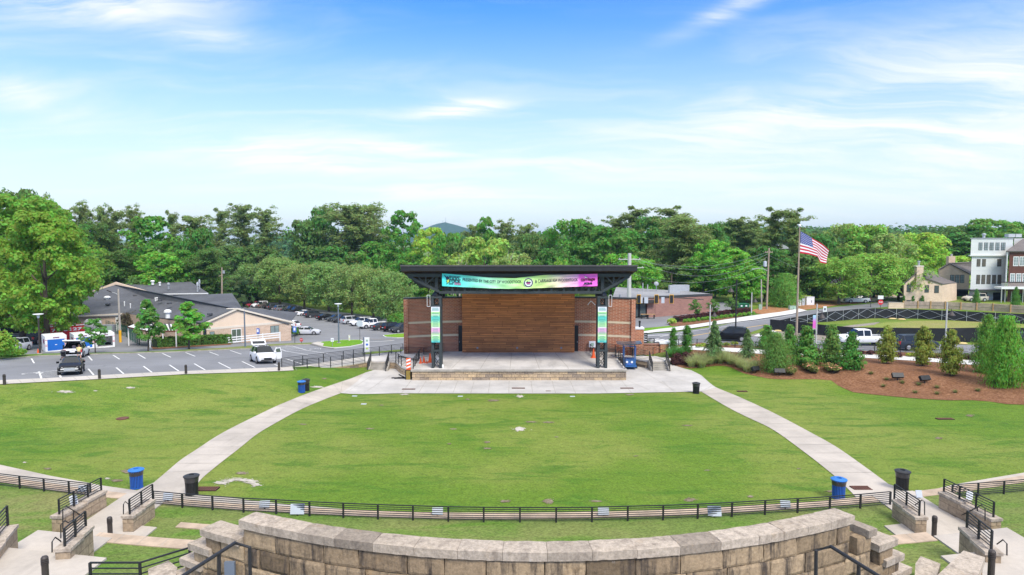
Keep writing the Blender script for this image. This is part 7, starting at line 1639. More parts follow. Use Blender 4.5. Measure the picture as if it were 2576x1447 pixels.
g0, g1, g2 = rp_(196, 747, 135.4), rp_(290, 709.5, 135.4), rp_(390, 738, 135.4); dn = Vector((0, 0, -.72))
mb = MB(); mb.wallpoly([g0, g0 + dn, g1 + dn, g1], .3); mb.wallpoly([g1, g1 + dn, g2 + dn, g2], .3); mb.build('gable_trim', M['tan_siding'], Cb)
mb = MB(); mb.box(W2e.x, V1.x, W2e.y + .35, W2e.y + .6, BZ - 2.5, W2e.z - .12); wl = mb.build('wall', M['care_brick'], Cb)
for x0, x1, nm, mt in ((292, 306, 'door', 'white'),):
 a, b = at(x0, 830, 117.3), at(x1, 790, 117.3); mb = MB(); mb.box(a.x, b.x, 117.25, 117.33, BZ - .3, b.z - .5); mb.build(nm, M[mt], Cb)
for x0, x1 in ((176, 193), (222, 244)):
 a, b = at(x0, 811, 117.3), at(x1, 800, 117.3); mb = MB(); mb.box(a.x, b.x, 117.24, 117.34, a.z - .2, b.z); w_ = mb.build('window', M['cream'], Cb); mb = MB(); mb.box(a.x + .12, b.x - .12, 117.22, 117.239, a.z - .08, b.z - .12); mb.build('pane', M['window'], w_)
mb = MB(); a, b = at(40, 806, 119), at(190, 830, 119); mb.box(a.x - 6, b.x - .3, 119, 119.3, BZ - 2.5, .3); mb.build('wall', M['care_brick'], Cb)
r1, r2, r3, r4 = rp_(318, 714, 148), rp_(480, 709, 150), rp_(524, 737, 140), rp_(382, 739, 139)
roofpoly('roof', [r4, r3, r2, r1]); l1, l2 = rp_(206, 719, 150), rp_(260, 717, 150); roofpoly('roof', [rp_(205, 732, 142), rp_(255, 730, 142), l2, l1])
mb = MB(); mb.bar(r4 - Vector((0, .05, .12)), r3 - Vector((0, .05, .12)), .12, .22); mb.build('eave_trim', M['white'], Cb)
mb = MB(); mb.wallpoly([r4 + Vector((0, .5, -.2)), r4 + Vector((0, .5, -5)), r3 + Vector((-.4, .5, -5)), r3 + Vector((-.4, .5, -.2))], .3); mb.build('wall', M['white_siding'], Cb)
for x in (448, 470): a = at(x, 742, 139.8); mb = MB(); mb.box(a.x - .9, a.x + .9, 139.5, 139.75, a.z - .6, a.z + .05); mb.build('window', M['window'], Cb)
def vent(x, y, Y, r, h, mat='white', nm='roof_vent'):
 p = at(x, y, Y); mb = MB(); mb.lathe([(r * .6, -.5), (r * .6, h * .45), (r, h * .45), (r * .95, h * .75), (r * .5, h), (.001, h)], 12, p); mb.build(nm, M[mat], Cb)
for v in ((270, 753, 124, .55, .6), (363, 770, 112, .55, .8), (422, 792, 104, .55, .8), (384, 711, 146, .45, .5), (402, 713, 145, .3, .3), (424, 722, 142, .3, .9, 'grey_metal'), (497, 728, 140, .25, 1.5, 'galv'), (502, 722, 141, .2, 1.6, 'galv'), (391, 753, 120, .15, .3), (395, 752, 120, .15, .3), (313, 763, 119, .12, .3), (328, 768, 117, .12, .3), (245, 743, 128, .15, .3), (268, 754, 124, .1, .3)): vent(*v)
for x, y, Y in ((271, 766, 121), (340, 745, 126), (426, 764, 112), (402, 757, 117), (528, 791, 101.5), (270, 728, 133), (282, 730, 133)):
 p = at(x, y, Y); mb = MB(); mb.lathe([(.42, -.05), (.38, .16), (.001, .2)], 10, p); mb.build('roof_vent', M['coping'], Cb)
# white timber railing in front of the gable
def boardrail(lb, pts, h, n, mat, sp=2.4):
 P = [Vector(p) for p in pts]; t = thing('timber_railing', lb, 'railing', P[0]); Q_ = [p - P[0] for p in P]
 for i in range(n):
  mb = MB(); z = h * (1 - i / n) - .08
  for a, b in zip(Q_, Q_[1:]): mb.bar(a + Vector((0, 0, z)), b + Vector((0, 0, z)), .05, .16)
  mb.build('rail', M[mat], t)
 for a, b in zip(Q_, Q_[1:]):
  m_ = max(1, round((b - a).length / sp))
  for i in range(m_ + 1): mb = MB(); q = a + (b - a) * i / m_; mb.box(q.x - .07, q.x + .07, q.y - .07, q.y + .07, -.4, q.z + h + .06); mb.build('post', M[mat], t)
boardrail('white timber railing before the tan gable building', [fw(2.4, .05, -1.2) + Vector((0, 0, 0)), fw(10.6, .05, -1.2)], 1.05, 3, 'white')
# hedge, awning, mesh fence
def hedge(lb, pts, h, w, col, n, leaf=.14):
 rng = np.random.default_rng(n); P = [np.array(p) for p in pts]; t = thing('hedge', lb, 'hedge', tuple(P[0])); Cs, Ns = [], []
 for a, b in zip(P, P[1:]):
  u = rng.uniform(0, 1, n); dr = (b - a)[:2]; nr_ = np.array([-dr[1], dr[0]]) / np.linalg.norm(dr); s_ = rng.uniform(-1, 1, n); zz = rng.uniform(0, 1, n); side = rng.integers(0, 3, n)
  s_ = np.where(side == 0, np.sign(s_), s_) * (1 + .12 * np.sin(u * 40)); zz = np.where(side > 0, 1 + .08 * np.sin(u * 33) + rng.normal(size=n) * .05, zz)
  C = np.stack([a[0] + dr[0] * u + nr_[0] * s_ * w / 2, a[1] + dr[1] * u + nr_[1] * s_ * w / 2, a[2] + (b[2] - a[2]) * u + zz * h], 1) - P[0]; N = np.stack([nr_[0] * np.where(side == 0, s_, 0), nr_[1] * np.where(side == 0, s_, 0), (side > 0) * 1.0 + .2], 1) + rng.normal(size=(n, 3)) * .5; Cs.append(C); Ns.append(N)
 C = np.concatenate(Cs); o = link('foliage', leafmesh('foliage', C, np.concatenate(Ns), leaf * rng.uniform(.6, 1.3, len(C)), .6, M['leaf'], rng), t); o.color = tuple(col) + (1,)
 mb = MB()
 for a, b in zip(P, P[1:]): mb.bar(Vector(a - P[0]) + Vector((0, 0, h * .45)), Vector(b - P[0]) + Vector((0, 0, h * .45)), w * .8, h * .85)
 mb.build('branches', M['hedge_core'], t)
M['hedge_core'] = pm('hedge_twigs', (0.02, 0.035, 0.012), .9, .3, 3)
ha, hb = G(390, 875), G(577, 864.5); hedge('long dark green hedge in front of the tan gable building', [tuple(ha), tuple((ha + hb) / 2), tuple(hb)], 1.25, 1.5, (.055, .12, .02), 4200)
sheet('mulch_bed', [(385, 880), (580, 868), (590, 862), (560, 860), (380, 872)], M['mulch'], .06)
aw = thing('playground_awning', 'white and red slatted awning roof beside the tan building', 'awning', (0, 0, 0)); a1, a2, a3, a4 = at(321, 822, 96), at(441, 832, 93), at(441, 816, 100), at(345, 813, 102); a5 = at(375, 833, 92.5)
pts = [a1, a5, a2, a3, a4]; mb = MB(); mb.wallpoly(pts, .06) if (pts[1] - pts[0]).cross(pts[2] - pts[0]).z > 0 else mb.wallpoly(pts[::-1], .06); mb.build('roof', M['white'], aw)
mb = MB()
for i in range(9):
 f = (i + .5) / 9; p = a5 + (a2 - a5) * f; q = a4 + (a3 - a4) * f; mb.bar(p + Vector((0, 0, .05)), q + Vector((0, 0, .05)), .25, .05)
mb.build('slats', M['bronze'], aw)
for a, b in ((a1, a5), (a5, a2)): mb = MB(); mb.bar(a - Vector((0, .05, .08)), b - Vector((0, .05, .08)), .08, .2); mb.build('fascia', M['rust'], aw)
for p in (a1, a5, a2, (a5 + a2) / 2): mb = MB(); z = T(p.x, p.y); mb.box(p.x - .06, p.x + .06, p.y + .1, p.y + .22, z - .3, p.z - .2); mb.build('post', M['white'], aw)
M['mesh_green'] = pm('green_mesh', (.02, .11, .075), .7, .2, 2)
def meshfence(lb, path, h, mat='mesh_green', sp=2.5, cell=.35):
 P = [Vector(p) for p in path]; t = thing('mesh_fence', lb, 'fence', P[0]); mb = MB(); pm_ = MB()
 for a, b in zip(P, P[1:]):
  L = (b - a).length; n = int(L / cell)
  for i in range(n + 1): q = a + (b - a) * i / n - P[0]; mb.bar(q, q + Vector((0, 0, h)), .022)
  for j in range(int(h / cell) + 1): z = Vector((0, 0, min(h, j * cell))); mb.bar(a - P[0] + z, b - P[0] + z, .022)
  for i in range(max(1, round(L / sp)) + 1): q = a + (b - a) * i / max(1, round(L / sp)) - P[0]; pb = MB(); pb.tube([q - Vector((0, 0, .3)), q + Vector((0, 0, h + .08))], .045, 6); pb.build('post', M[mat], t)
 mb.build('mesh', M[mat], t)
meshfence('green wire fence running from the utility pole to the awning', [G(255, 828), G(318, 848), G(352, 868)], 1.8); meshfence('green wire fence in front of the awning', [G(352, 868), G(372, 870)], 1.6)
# cargo boxes
def cargo(lb, x0, x1, ybl, rz, opened=False):
 c = G((x0 + x1) / 2, ybl); t = thing('cargo_box', lb, 'storage container', c, rz, 'white cargo boxes with blue doors'); w, d2, h = 2.3, 3.2, 2.0
 mb = MB();
 if opened:
  for q in ((-w / 2, w / 2, 0, d2, h - .08, h), (-w / 2, -w / 2 + .08, 0, d2, .1, h - .081), (w / 2 - .08, w / 2, 0, d2, .1, h - .081), (-w / 2 + .081, w / 2 - .081, d2 - .1, d2, .1, h - .081), (-w / 2, w / 2, 0, d2, 0, .1)): mb.box(*q)
  mb.box(-w / 2 + .081, w / 2 - .081, 0, .1, h - .45, h - .081)
 else: mb.box(-w / 2, w / 2, 0, d2, 0.02, h)
 mb.build('shell', M['white'], t)
 mb = MB()
 for x in (-w / 2, w / 2 - .24): mb.box(x, x + .24, -.05, -.003, 0.02, h - .42)
 mb.box(-w / 2, w / 2, -.05, -.003, h - .419, h + .02); mb.box(-w / 2 + .241, w / 2 - .241, -.05, -.003, .02, .17); mb.build('front_frame', M['white'], t)
 if not opened:
  mb = MB(); mb.box(-w / 2 + .24, w / 2 - .24, -.03, -.002, .17, h - .42)
  for i in range(11): z = .19 + i * .125; mb.box(-w / 2 + .245, w / 2 - .245, -.045, -.031, z, z + .08)
  d3 = mb.build('shutter', M['blue_door'], t); mb = MB(); mb.box(-.12, .1, -.07, -.046, .85, .93); mb.build('handle', M['sign_white'], d3)
 for x in (-w / 2 - .003, w / 2 - .245):
  for z in (h - .5, .75, .9): mb = MB(); mb.box(x, x + .248, -.058, -.051, z, z + .05); mb.build('reflective_stripe', M['red'], t)
 mb = MB(); mb.box(-.3, .36, -.057, -.051, h - .28, h - .16); mb.build('logo', M['ink_red'], t)
 mb = MB()
 for i in range(4): mb.box(-w / 2 - .012, -w / 2 - .003, .5 + i * .35, .72 + i * .35, 1.0, 1.55)
 if not opened: mb.build('side_lettering', M['ink_red'], t)
cargo('white cargo box with blue shutter, leftmost of the three', 120, 164, 884.5, R(41)); cargo('white cargo box with blue shutter behind the white minivan', 194, 231, 878.5, R(41)); cargo('open empty white cargo box behind the slim young tree', 244, 286, 875, R(39), True)
oc = G(268, 873); mb = MB(); mb.lathe([(.55, 0), (.5, .12), (.3, .35), (.001, .45)], 14); o = mb.build('dark_tarpaulin', M['dark']); o.location = oc + Vector((-.4, 1.0, .1)); tag(o, 'dark heap of tarpaulin inside the open cargo box', 'tarpaulin')
# red skip
sk = at(150, 850, 105); sk.z = T(sk.x, sk.y); t = thing('red_skip', 'long red roll-off skip with white numbers behind the cargo boxes', 'skip', sk, R(36)); L, h, d2 = 6.6, 2.3, 2.3
mb = MB(); mb.box(-L / 2, L / 2, 0, .08, .15, h); mb.box(-L / 2, L / 2, d2 - .08, d2, .15, h); mb.box(-L / 2, -L / 2 + .08, .081, d2 - .081, .15, h); mb.box(L / 2 - .08, L / 2, .081, d2 - .081, .15, h); mb.box(-L / 2 + .081, L / 2 - .081, .081, d2 - .081, .15, .3); mb.build('body', M['red'], t)
for i in range(11): mb = MB(); x = -L / 2 + .1 + i * (L - .3) / 10; mb.box(x, x + .1, -.09, -.002, .15, h - .06); mb.build('rib', M['red'], t)
mb = MB(); mb.box(-L / 2 - .04, L / 2 + .04, -.1, .12, h, h + .1); mb.build('top_rail', M['white'], t); text('75-3127', .62, M['sign_white'], t, (1.0, -.1, h - .55), 4.0, .02)
# black box trailer, ac units, white tank
bt = at(48, 850, 109); bt.z = T(bt.x, bt.y); t = thing('box_trailer', 'black box trailer under the big left tree', 'trailer', bt, R(10)); mb = MB(); mb.box(-2.6, 2.6, 0, 3, .7, 3.0); mb.build('body', M['dark'], t); mb = MB(); mb.box(-2.3, 2.3, -.4, -.003, .5, .66); mb.build('bumper', M['black'], t)
for x in (-2, 2):
 mb = MB(); mb.lathe([(.2, -.12), (.45, -.12), (.45, .12), (.2, .12)], 14, M=Matrix.Translation((x, .6, .45)) @ Matrix.Rotation(PI / 2, 4, 'Y')); mb.build('wheel', M['tyre'], t)
 mb = MB(); mb.box(x - .25, x + .25, -.05, -.003, .8, .95); mb.build('tail_light', M['lamp_red'], t)
tp = at(226, 830, 112); tp.z = T(tp.x, tp.y); t = thing('white_tank_trailer', 'white curved storage tank by the pale brick wall', 'tank', tp, R(5)); mb = MB(); mb.lathe([(.001, -1.1), (.9, -1.05), (1.0, -.9), (1.0, .9), (.9, 1.05), (.001, 1.1)], 18, M=Matrix.Translation((0, 1, 1.5)) @ Matrix.Rotation(PI / 2, 4, 'Y')); mb.build('tank', M['white'], t, smooth=True); mb = MB(); mb.box(-.9, .9, .3, 1.7, 0, .6); mb.build('skid', M['grey_metal'], t)
ac = at(268, 826, 113); ac.z = T(ac.x, ac.y); t = thing('air_conditioner', 'grey outdoor air conditioning unit by the pale brick wall', 'air conditioner', ac); mb = MB(); mb.box(-1, 1, 0, 1, 0, 1.5); mb.build('case', M['grey_metal'], t); mb = MB(); mb.box(-.9, .9, -.03, -.003, .15, 1.35); mb.build('grille', M['pale_green'], t)
# lamps, poles, signs, cones
def lamp(lb, x, yb_, yt_, arm=None, base=True, mat='blue_grey'):
 c = G(x, yb_); h = at(x, yt_, c.y).z - c.z; t = thing('street_lamp', lb, 'street lamp', c)
 mb = MB(); mb.tube([(0, 0, 0), (0, 0, h - .4)], .11, 8, r2=.085); mb.build('pole', M[mat], t)
 if base: mb = MB(); mb.lathe([(.33, -.2), (.33, .22), (.001, .22)], 14); mb.build('base', M['kerb'], t)
 mb = MB()
 if arm: mb.bar((0, 0, h - .15), (-arm, .2, h - .18), .10, .06); mb.bar((-arm * .25, .05, h - .1), (-arm, .2, h - .1), .5, .07)
 else: mb.lathe([(.08, h - .5), (.12, h - .45), (.15, h - .14), (.56, h - .04), (.56, h), (.001, h + .03)], 18)
 mb.build('lamp_head', M['sign_white'] if not arm else M['cream'], t)
lamp('tall blue grey lamp post with disc head on the grass island', 852.5, 865.5, 764); lamp('grey lamp post with flat side arm before the tan gable', 617, 875, 775, 2.4, False); lamp('dark lamp post in the shade of the big left tree', 101, 893, 790, None, True, 'bronze')
def upole(lb, x, yb_, yt_, mat='grey_pole_wood', arms=(), c=None, lean=0.0, r=.15, extra=None):
 c = G(x, yb_) if c is None else c; h = at(x, yt_, c.y).z - c.z; t = thing('utility_pole', lb, 'utility pole', c); mb = MB(); mb.tube([(0, 0, -.5), (lean, 0, h)], r, 8, r2=r * .7); mb.build('pole', M[mat], t)
 for (f, w) in arms:
  mb = MB(); mb.bar((lean - w, 0, h * f), (lean + w, 0, h * f), .10, .12)
  for q in (-.9, -.4, .4, .9): mb.lathe([(.05, 0), (.06, .12), (.001, .2)], 6, (lean + w * q, 0, h * f + .06))
  mb.build('crossarm', M['pole_wood' if mat != 'pole_conc' else 'pole_conc'], t)
 return t, c, h
t, c, h = upole('grey timber utility pole with a yellow guard by the green fence', 303, 862, 727, r=.17); mb = MB(); mb.tube([(0, 0, 0), (0, 0, 1.9)], .19, 10); mb.build('guard', M['yellow'], t)
mb = MB(); mb.tube([(-1.0, 0, h - .5), (-.6, 0, h - .6), (0, 0, h - .9)], .04, 6); mb.build('lamp_arm', M['galv'], t); mb = MB(); mb.bar((-1.7, 0, h - .2), (-1.0, 0, h - .5), .25, .12); mb.build('lamp_head', M['bronze'], t)
Yp = 150; c = Vector((at(556, 700, Yp).x, Yp, T(at(556, 700, Yp).x, Yp))); t, c, h = upole('brown timber utility pole standing behind the left wing roof', 557, 700, 673, 'pole_wood', (), c, .25, .2); mb = MB(); mb.lathe([(.28, h * .86), (.28, h * .93), (.001, h * .93)], 8, (.6, 0, 0)); mb.build('transformer', M['grey_metal'], t); mb = MB(); mb.bar((-.5, 0, h * .80), (.5, 0, h * .83), .12); mb.build('crossarm', M['pole_wood'], t)
def sign(lb, x, yb_, yt_, w, hh, mat, pole='bronze', nm='road_sign', octo=False, rz=0, shift=0.0):
 c = G(x, yb_); h = at(x, yt_, c.y).z - c.z; t = thing(nm, lb, 'sign', c, rz); mb = MB(); mb.box(-.03, .03, -.03, .03, -.2, h - .02); mb.build('post', M[pole], t); mb = MB()
 if octo:
  r = w / 2 / math.cos(PI / 8); P = [(r * math.cos(PI / 8 + PI / 4 * i) + shift, -.05, h - w / 2 + r * math.sin(PI / 8 + PI / 4 * i)) for i in range(8)]; mb.wallpoly(P, .02)
 else: mb.box(-w / 2 + shift, w / 2 + shift, -.055, -.035, h - hh, h)
 mb.build('plate', M[mat], t); return t, h
def panel(t, x0, x1, z0, z1, mat, nm='symbol'): mb = MB(); mb.box(x0, x1, -.064, -.058, z0, z1); mb.build(nm, M[mat], t)
for lb, x, yb_, yt_ in (('blue and white parking sign before the tan gable', 649.5, 861, 826), ('blue and white parking sign beside the silver sedan', 742, 865, 821.5)):
 t, h = sign(lb, x, yb_, yt_, .55, .85, 'blue_sign'); panel(t, -.13, .13, h - .6, h - .16, 'sign_white')
t, h = sign('small red stop sign at the end of the grass strip', 758.5, 864, 851, .5, .5, 'sign_red', octo=True); text('STOP', .17, M['sign_white'], t, (0, -.075, h - .25), .38, .004)
sign('back of a grey octagonal stop sign on a brown post', 905.5, 858, 806, 1.0, 1.0, 'plaque', octo=True); t, h = sign('small white notice sign on the grass island', 836.5, 873.5, 850.5, .42, .5, 'sign_white', 'grey_metal'); panel(t, -.15, .15, h - .3, h - .2, 'grey_metal')
t, h = sign('tall pale wayfinding panel by the ramp', 923.5, 885, 848.5, .62, 2.3, 'sign_white', 'blue_grey', rz=R(8)); mb = MB(); mb.box(-.48, -.32, -.1, .1, -.3, h); mb.build('side_post', M['blue_grey'], t)
for i, mt in enumerate(('pale_green', 'blue_sign', 'lime', 'pale_green')): panel(t, -.14, .14, h - .55 - i * .5, h - .3 - i * .5, mt)
c = G(879, 859); t = thing('marker_post', 'short pale marker post on the grass island', 'post', c); mb = MB(); mb.box(-.12, .12, -.05, .05, -.2, 1.0); mb.build('post', M['cream'], t); mb = MB(); mb.box(-.1, .1, -.056, -.051, .6, .9); mb.build('panel', M['sign_white'], t)
for x, y, lb, Y in ((667.5, 769, 'small white bay sign behind the parked cars, left one', 130), (725, 766, 'small white bay sign behind the parked cars, middle one', 128), (748, 766, 'small white bay sign behind the parked cars, right one', 127)):
 p = at(x - 10, y, Y); z = T(p.x, p.y); t = thing('bay_sign', lb, 'sign', (p.x, p.y, z)); mb = MB(); mb.box(-.03, .03, -.03, .03, -.2, 2.0); mb.build('post', M['grey_metal'], t); mb = MB(); mb.box(-.18, .18, -.05, -.035, 1.55, 2.05); mb.build('plate', M['sign_white'], t)
def cone_p(lb):
 t = thing('traffic_cone', lb, 'traffic cone', (0, 0, 0), 0, 'orange traffic cones'); mb = MB(); mb.lathe([(.15, .03), (.03, .7), (.001, .7)], 14); mb.build('cone', M['orange'], t); mb = MB(); mb.box(-.19, .19, -.19, .19, 0, .035); mb.build('base', M['orange'], t); mb = MB(); mb.lathe([(.118, .2), (.092, .34)], 14); mb.build('band', M['sign_white'], t); return t
cn = cone_p('orange traffic cone beside the left lamp post'); cn.location = G(96, 892)
for p, s, lb in ((Vector((-8.95, 68.7, ZD)), 1.0, 'orange cone at the left of the stage, left of the tall one'), (Vector((-8.35, 68.9, ZD)), 1.35, 'tall orange cone by the black railing on the stage left'), (Vector((-9.25, 68.4, ZD)), .9, 'orange cone nearest the stage left railing'), (Vector((-8.62, 68.35, ZD)), .5, 'very small orange cone at the stage left'), (Vector((8.62, 71.6, ZD)), 1.4, 'tall orange cone behind the right stage tower'), (G(128, 873), .7, 'faded pale cone beside the black pickup')): dup(cn, p, 0, lb, None, s)
# striped barrier panel and cable ramps at the left stage corner
c = Vector((XL - .35, YF + .6, 0)); t = thing('barrier_panel', 'orange and white striped barrier panel at the left stage corner', 'barrier', c + Vector((0, 0, .95))); mb = MB(); mb.box(-.22, .22, -.04, .04, 0, 1.15); mb.build('panel', M['orange'], t)
for i in range(3): mb = MB(); z = .12 + i * .34; mb.wallpoly([(-.2, -.046, z), (.2, -.046, z + .16), (.2, -.046, z + .32), (-.2, -.046, z + .16)], .004); mb.build('stripe', M['sign_white'], t)
mb = MB(); mb.box(-.03, .03, .045, .09, -.95, .3); mb.build('stand', M['black'], t)
for i in range(9):
 mb = MB(); mb.box(-.28, .28, -.3, .3, 0, .09); o = mb.build('cable_ramp', M['dark']); o.location = c + Vector((0, 0, i * .104)); tag(o, 'black and yellow cable ramp in the stack below the barrier', 'cable ramp', 'stacked cable ramps')
 mb = MB(); mb.box(-.2, .2, -.312, -.302, .012, .078); mb.build('lid', M['yarn'], o)
for i, (dx, dy, rz, lb) in enumerate(((-1.0, .3, 20, 'black cable ramp lying flat at the stage corner, left end'), (-.75, .5, -15, 'black cable ramp lying askew at the stage corner'), (-.62, .1, 40, 'black cable ramp leaning on the stack at the stage corner'), (-1.3, .45, 5, 'black cable ramp lying farthest from the stage corner'))):
 mb = MB(); mb.box(-.45, .45, -.14, .14, 0, .09); o = mb.build('cable_ramp', M['dark']); o.location = c + Vector((dx, dy, .01 if i != 2 else .22)); o.rotation_euler = (0, R(0 if i != 2 else 32), R(rz)); tag(o, lb, 'cable ramp'); mb = MB(); mb.box(-.4, .4, -.05, .05, .091, .1); mb.build('lid', M['bronze'], o)
p = Vector((-7.6, 68.6, ZD)); t = thing('metal_crate', 'grey wire crate with pale cables behind the left stage tower', 'crate', p, R(12)); mb = MB()
for i in range(7):
 for j in (0, 1): mb.bar((-.5 + i / 6, j * .7, 0), (-.5 + i / 6, j * .7, .8), .025); mb.bar((-.5, j * .7, i * .133), (.5, j * .7, i * .133), .025)
mb.build('frame', M['grey_metal'], t); mb = MB(); mb.lathe([(.3, .02), (.34, .2), (.2, .4), (.001, .45)], 10, (0, .35, 0)); mb.build('cables', M['plaque'], t)
p = Vector((TWL + .55, YT + .1, ZD)); mb = MB(); mb.lathe([(.10, 0), (.14, .12), (.10, .28), (.03, .34), (.001, .34)], 10); o = mb.build('white_jug', M['white']); o.location = p; tag(o, 'small white jug at the foot of the left stage tower', 'jug')
# light tower trailer at the right of the stage
p = atz(1585, 931, 0.0); t = thing('light_tower_trailer', 'blue trailer with folded solar panels beside the right stage steps', 'trailer', p + Vector((0, .4, 0)), R(-6))
mb = MB(); mb.box(-.62, .62, -.4, 1.5, .45, 1.0); mb.build('body', M['blue_trailer'], t); mb = MB(); mb.box(-.72, .72, -.5, 1.6, .32, .44); mb.build('chassis', M['blue_trailer'], t)
mb = MB()
for x in (-.6, .6):
 for y in (-.35, 1.4): mb.bar((x, y, 1.0), (x, y, 2.55), .09)
mb.bar((-.65, -.35, 2.5), (.65, -.35, 2.5), .08); mb.bar((-.65, 1.4, 2.5), (.65, 1.4, 2.5), .08); mb.build('mast_frame', M['blue_trailer'], t)
for x0, x1, z, tl in ((-1.35, -.05, 2.62, 6), (-.5, 1.1, 2.72, -4), (.1, 1.25, 2.64, -8)): mb = MB(); mb.box(x0, x1, -.6, 1.4, -.03, .03, Matrix.Translation((0, 0, z)) @ Matrix.Rotation(R(tl), 4, 'Y')); mb.build('solar_panel', M['panel'], t)
for x in (-.28, .22): mb = MB(); mb.lathe([(.12, -.02), (.12, .03), (.001, .04)], 10, M=Matrix.Translation((x, -.42, .84)) @ Matrix.Rotation(PI / 2, 4, 'X')); mb.build('lamp', M['sign_white'], t)
mb = MB(); mb.box(-.25, .2, -.415, -.402, .56, .7); mb.build('plate', M['blue_sign'], t)
for x in (-.75, .75): mb = MB(); mb.lathe([(.1, -.1), (.3, -.1), (.3, .1), (.1, .1)], 14, M=Matrix.Translation((x, .5, .3)) @ Matrix.Rotation(PI / 2, 4, 'Y')); mb.build('wheel', M['tyre'], t)
# ================================================================ RIGHT SIDE
def pbox(mb, x0, x1, yt_, yb_, Y, d=.3, o=0.0):
 a, b = at(x0, yb_, Y), at(x1, yt_, Y); mb.box(a.x, b.x, Y - o, Y - o + d, a.z, b.z); return mb
def skw(mb, x0, x1, yt_, yb_, Y, d):
 a, b = at(x0, yb_, Y), at(x1, yt_, Y); v = Vector((a.x, Y, 0)).normalized() * d
 q = [Vector(p) for p in ((a.x, Y, a.z), (b.x, Y, a.z), (b.x, Y, b.z), (a.x, Y, b.z))]
 return mb.add(q + [p + v for p in q], [(0, 1, 2, 3), (7, 6, 5, 4), (0, 4, 5, 1), (1, 5, 6, 2), (2, 6, 7, 3), (3, 7, 4, 0)])
def pb(nm, x0, x1, yt_, yb_, Y, mat, par, d=.3, o=0.0): return (skw(MB(), x0, x1, yt_, yb_, Y - o, d) if d > 5 else pbox(MB(), x0, x1, yt_, yb_, Y, d, o)).build(nm, M[mat], par)
def wins(par, L, Y, frame, glass_, o=.06, bars=(2, 3), inset=.9):
 for x0, x1, y0, y1 in L:
  f = pb('window', x0, x1, y0, y1, Y, frame, par, .1, o); pb('pane', x0 + inset, x1 - inset, y0 + inset, y1 - inset, Y, glass_, f, .02, o + .012)
  mb = MB(); s_ = .35
  for i in range(1, bars[0]): x = x0 + (x1 - x0) * i / bars[0]; pbox(mb, x - s_ / 2, x + s_ / 2, y0 + inset, y1 - inset, Y, .02, o + .03)
  for i in range(1, bars[1]): y = y0 + (y1 - y0) * i / bars[1]; pbox(mb, x0 + inset, x1 - inset, y - s_ / 2, y + s_ / 2, Y, .02, o + .034)
  mb.build('frame', M[frame], f)
# brick shop
A, B = G(1648, 798), G(1791, 785); C_, D_ = atz(1724, 732, 3.9), atz(1550, 722, 3.9); E_4 = G(1540, 806)
sh = thing('brick_shop', 'low pink brick shop with a grey flat roof beyond the crossing', 'shop', (A.x, A.y, .3)); P = [(p.x - A.x, p.y - A.y) for p in (A, B, C_, D_, E_4)]
dAB = (B - A); ln = dAB.length; an = math.atan2(dAB.y, dAB.x)
mb = MB(); mb.box(0, ln, 0, .35, -1.5, 3.35); w_ = mb.build('wall', M['brick_light'], sh); w_.rotation_euler = (0, 0, an)
mb = MB(); mb.prism([(p[0] * .985 + .1, p[1] + .35) for p in P], -1.5, 3.2); mb.build('core', M['dark'], sh)
mb = MB(); mb.prism(P, 3.36, 3.56); mb.build('roof', M['flat_roof'], sh)
mb = MB(); mb.box(-.05, ln + .05, -.06, -.004, 3.2, 3.6); o = mb.build('roof_edge', M['coping'], sh); o.rotation_euler = (0, 0, an)
ln2 = (A - E_4).length; an2 = math.atan2(A.y - E_4.y, A.x - E_4.x); o_ = (P[4][0], P[4][1], 0)
def sf(nm, x0, x1, z0, z1, mat, par=None, y0=-.1, y1=.2):
 mb = MB(); mb.box(x0, x1, y0, y1, z0, z1); o = mb.build(nm, M[mat], par or sh)
 if not par: o.location = o_; o.rotation_euler = (0, 0, an2)
 return o
sf('wall', ln2 - 1.6, ln2 - .1, -1, 3.35, 'brick_light'); sf('awning', 0, ln2 - .3, 2.5, 3.0, 'bronze', None, -1.0, .1)
for i in range(4): w_ = sf('window', ln2 - 7.2 + i * 1.4, ln2 - 6.0 + i * 1.4, .1, 2.4, 'black', None, -.05, .1); sf('pane', ln2 - 7.1 + i * 1.4, ln2 - 6.1 + i * 1.4, .2, 2.3, 'window', w_, -.07, -.051)
for x, y, Y, w, h in ((1695, 737, 124, .9, 1.6), (1712, 737, 128, 1.5, 1.4)):
 p = at(x, y, Y); mb = MB(); mb.box(p.x - A.x - w, p.x - A.x + w, p.y - A.y - .6, p.y - A.y + .6, 3.25, 3.3 + h); mb.build('roof_unit', M['galv'], sh)
p = at(1651, 730, 127); mb = MB(); mb.lathe([(.001, .12), (.3, .06), (.42, 0), (.3, .04), (.001, .1)], 16, M=Matrix.Translation((p.x - A.x, p.y - A.y, 5.0)) @ Matrix.Rotation(R(70), 4, 'X')); mb.tube([(p.x - A.x, p.y - A.y, 3.4), (p.x - A.x, p.y - A.y, 5)], .06, 6); mb.build('satellite_dish', M['grey_metal'], sh)
for x, h in ((1617, 1.6), (1629, 1.3), (1697, .9), (1604, .5)): p = at(x, 728, 126); mb = MB(); mb.tube([(p.x - A.x, p.y - A.y, 3.4), (p.x - A.x, p.y - A.y, 3.6 + h)], .09, 8); mb.build('vent_pipe', M['galv'], sh)
for x, lb in ((1622, 'wooden outdoor table before the shop window, left one'), (1637, 'wooden outdoor table before the shop window, right one')):
 c = G(x, 802); t = thing('table', lb, 'table', c); mb = MB(); mb.box(-.7, .7, -.35, .35, .72, .78); mb.build('top', M['post_wood'], t)
 for s in (-1, 1): mb = MB(); mb.box(s * .55 - .04, s * .55 + .04, -.3, .3, 0, .719); mb.build('leg', M['black'], t)
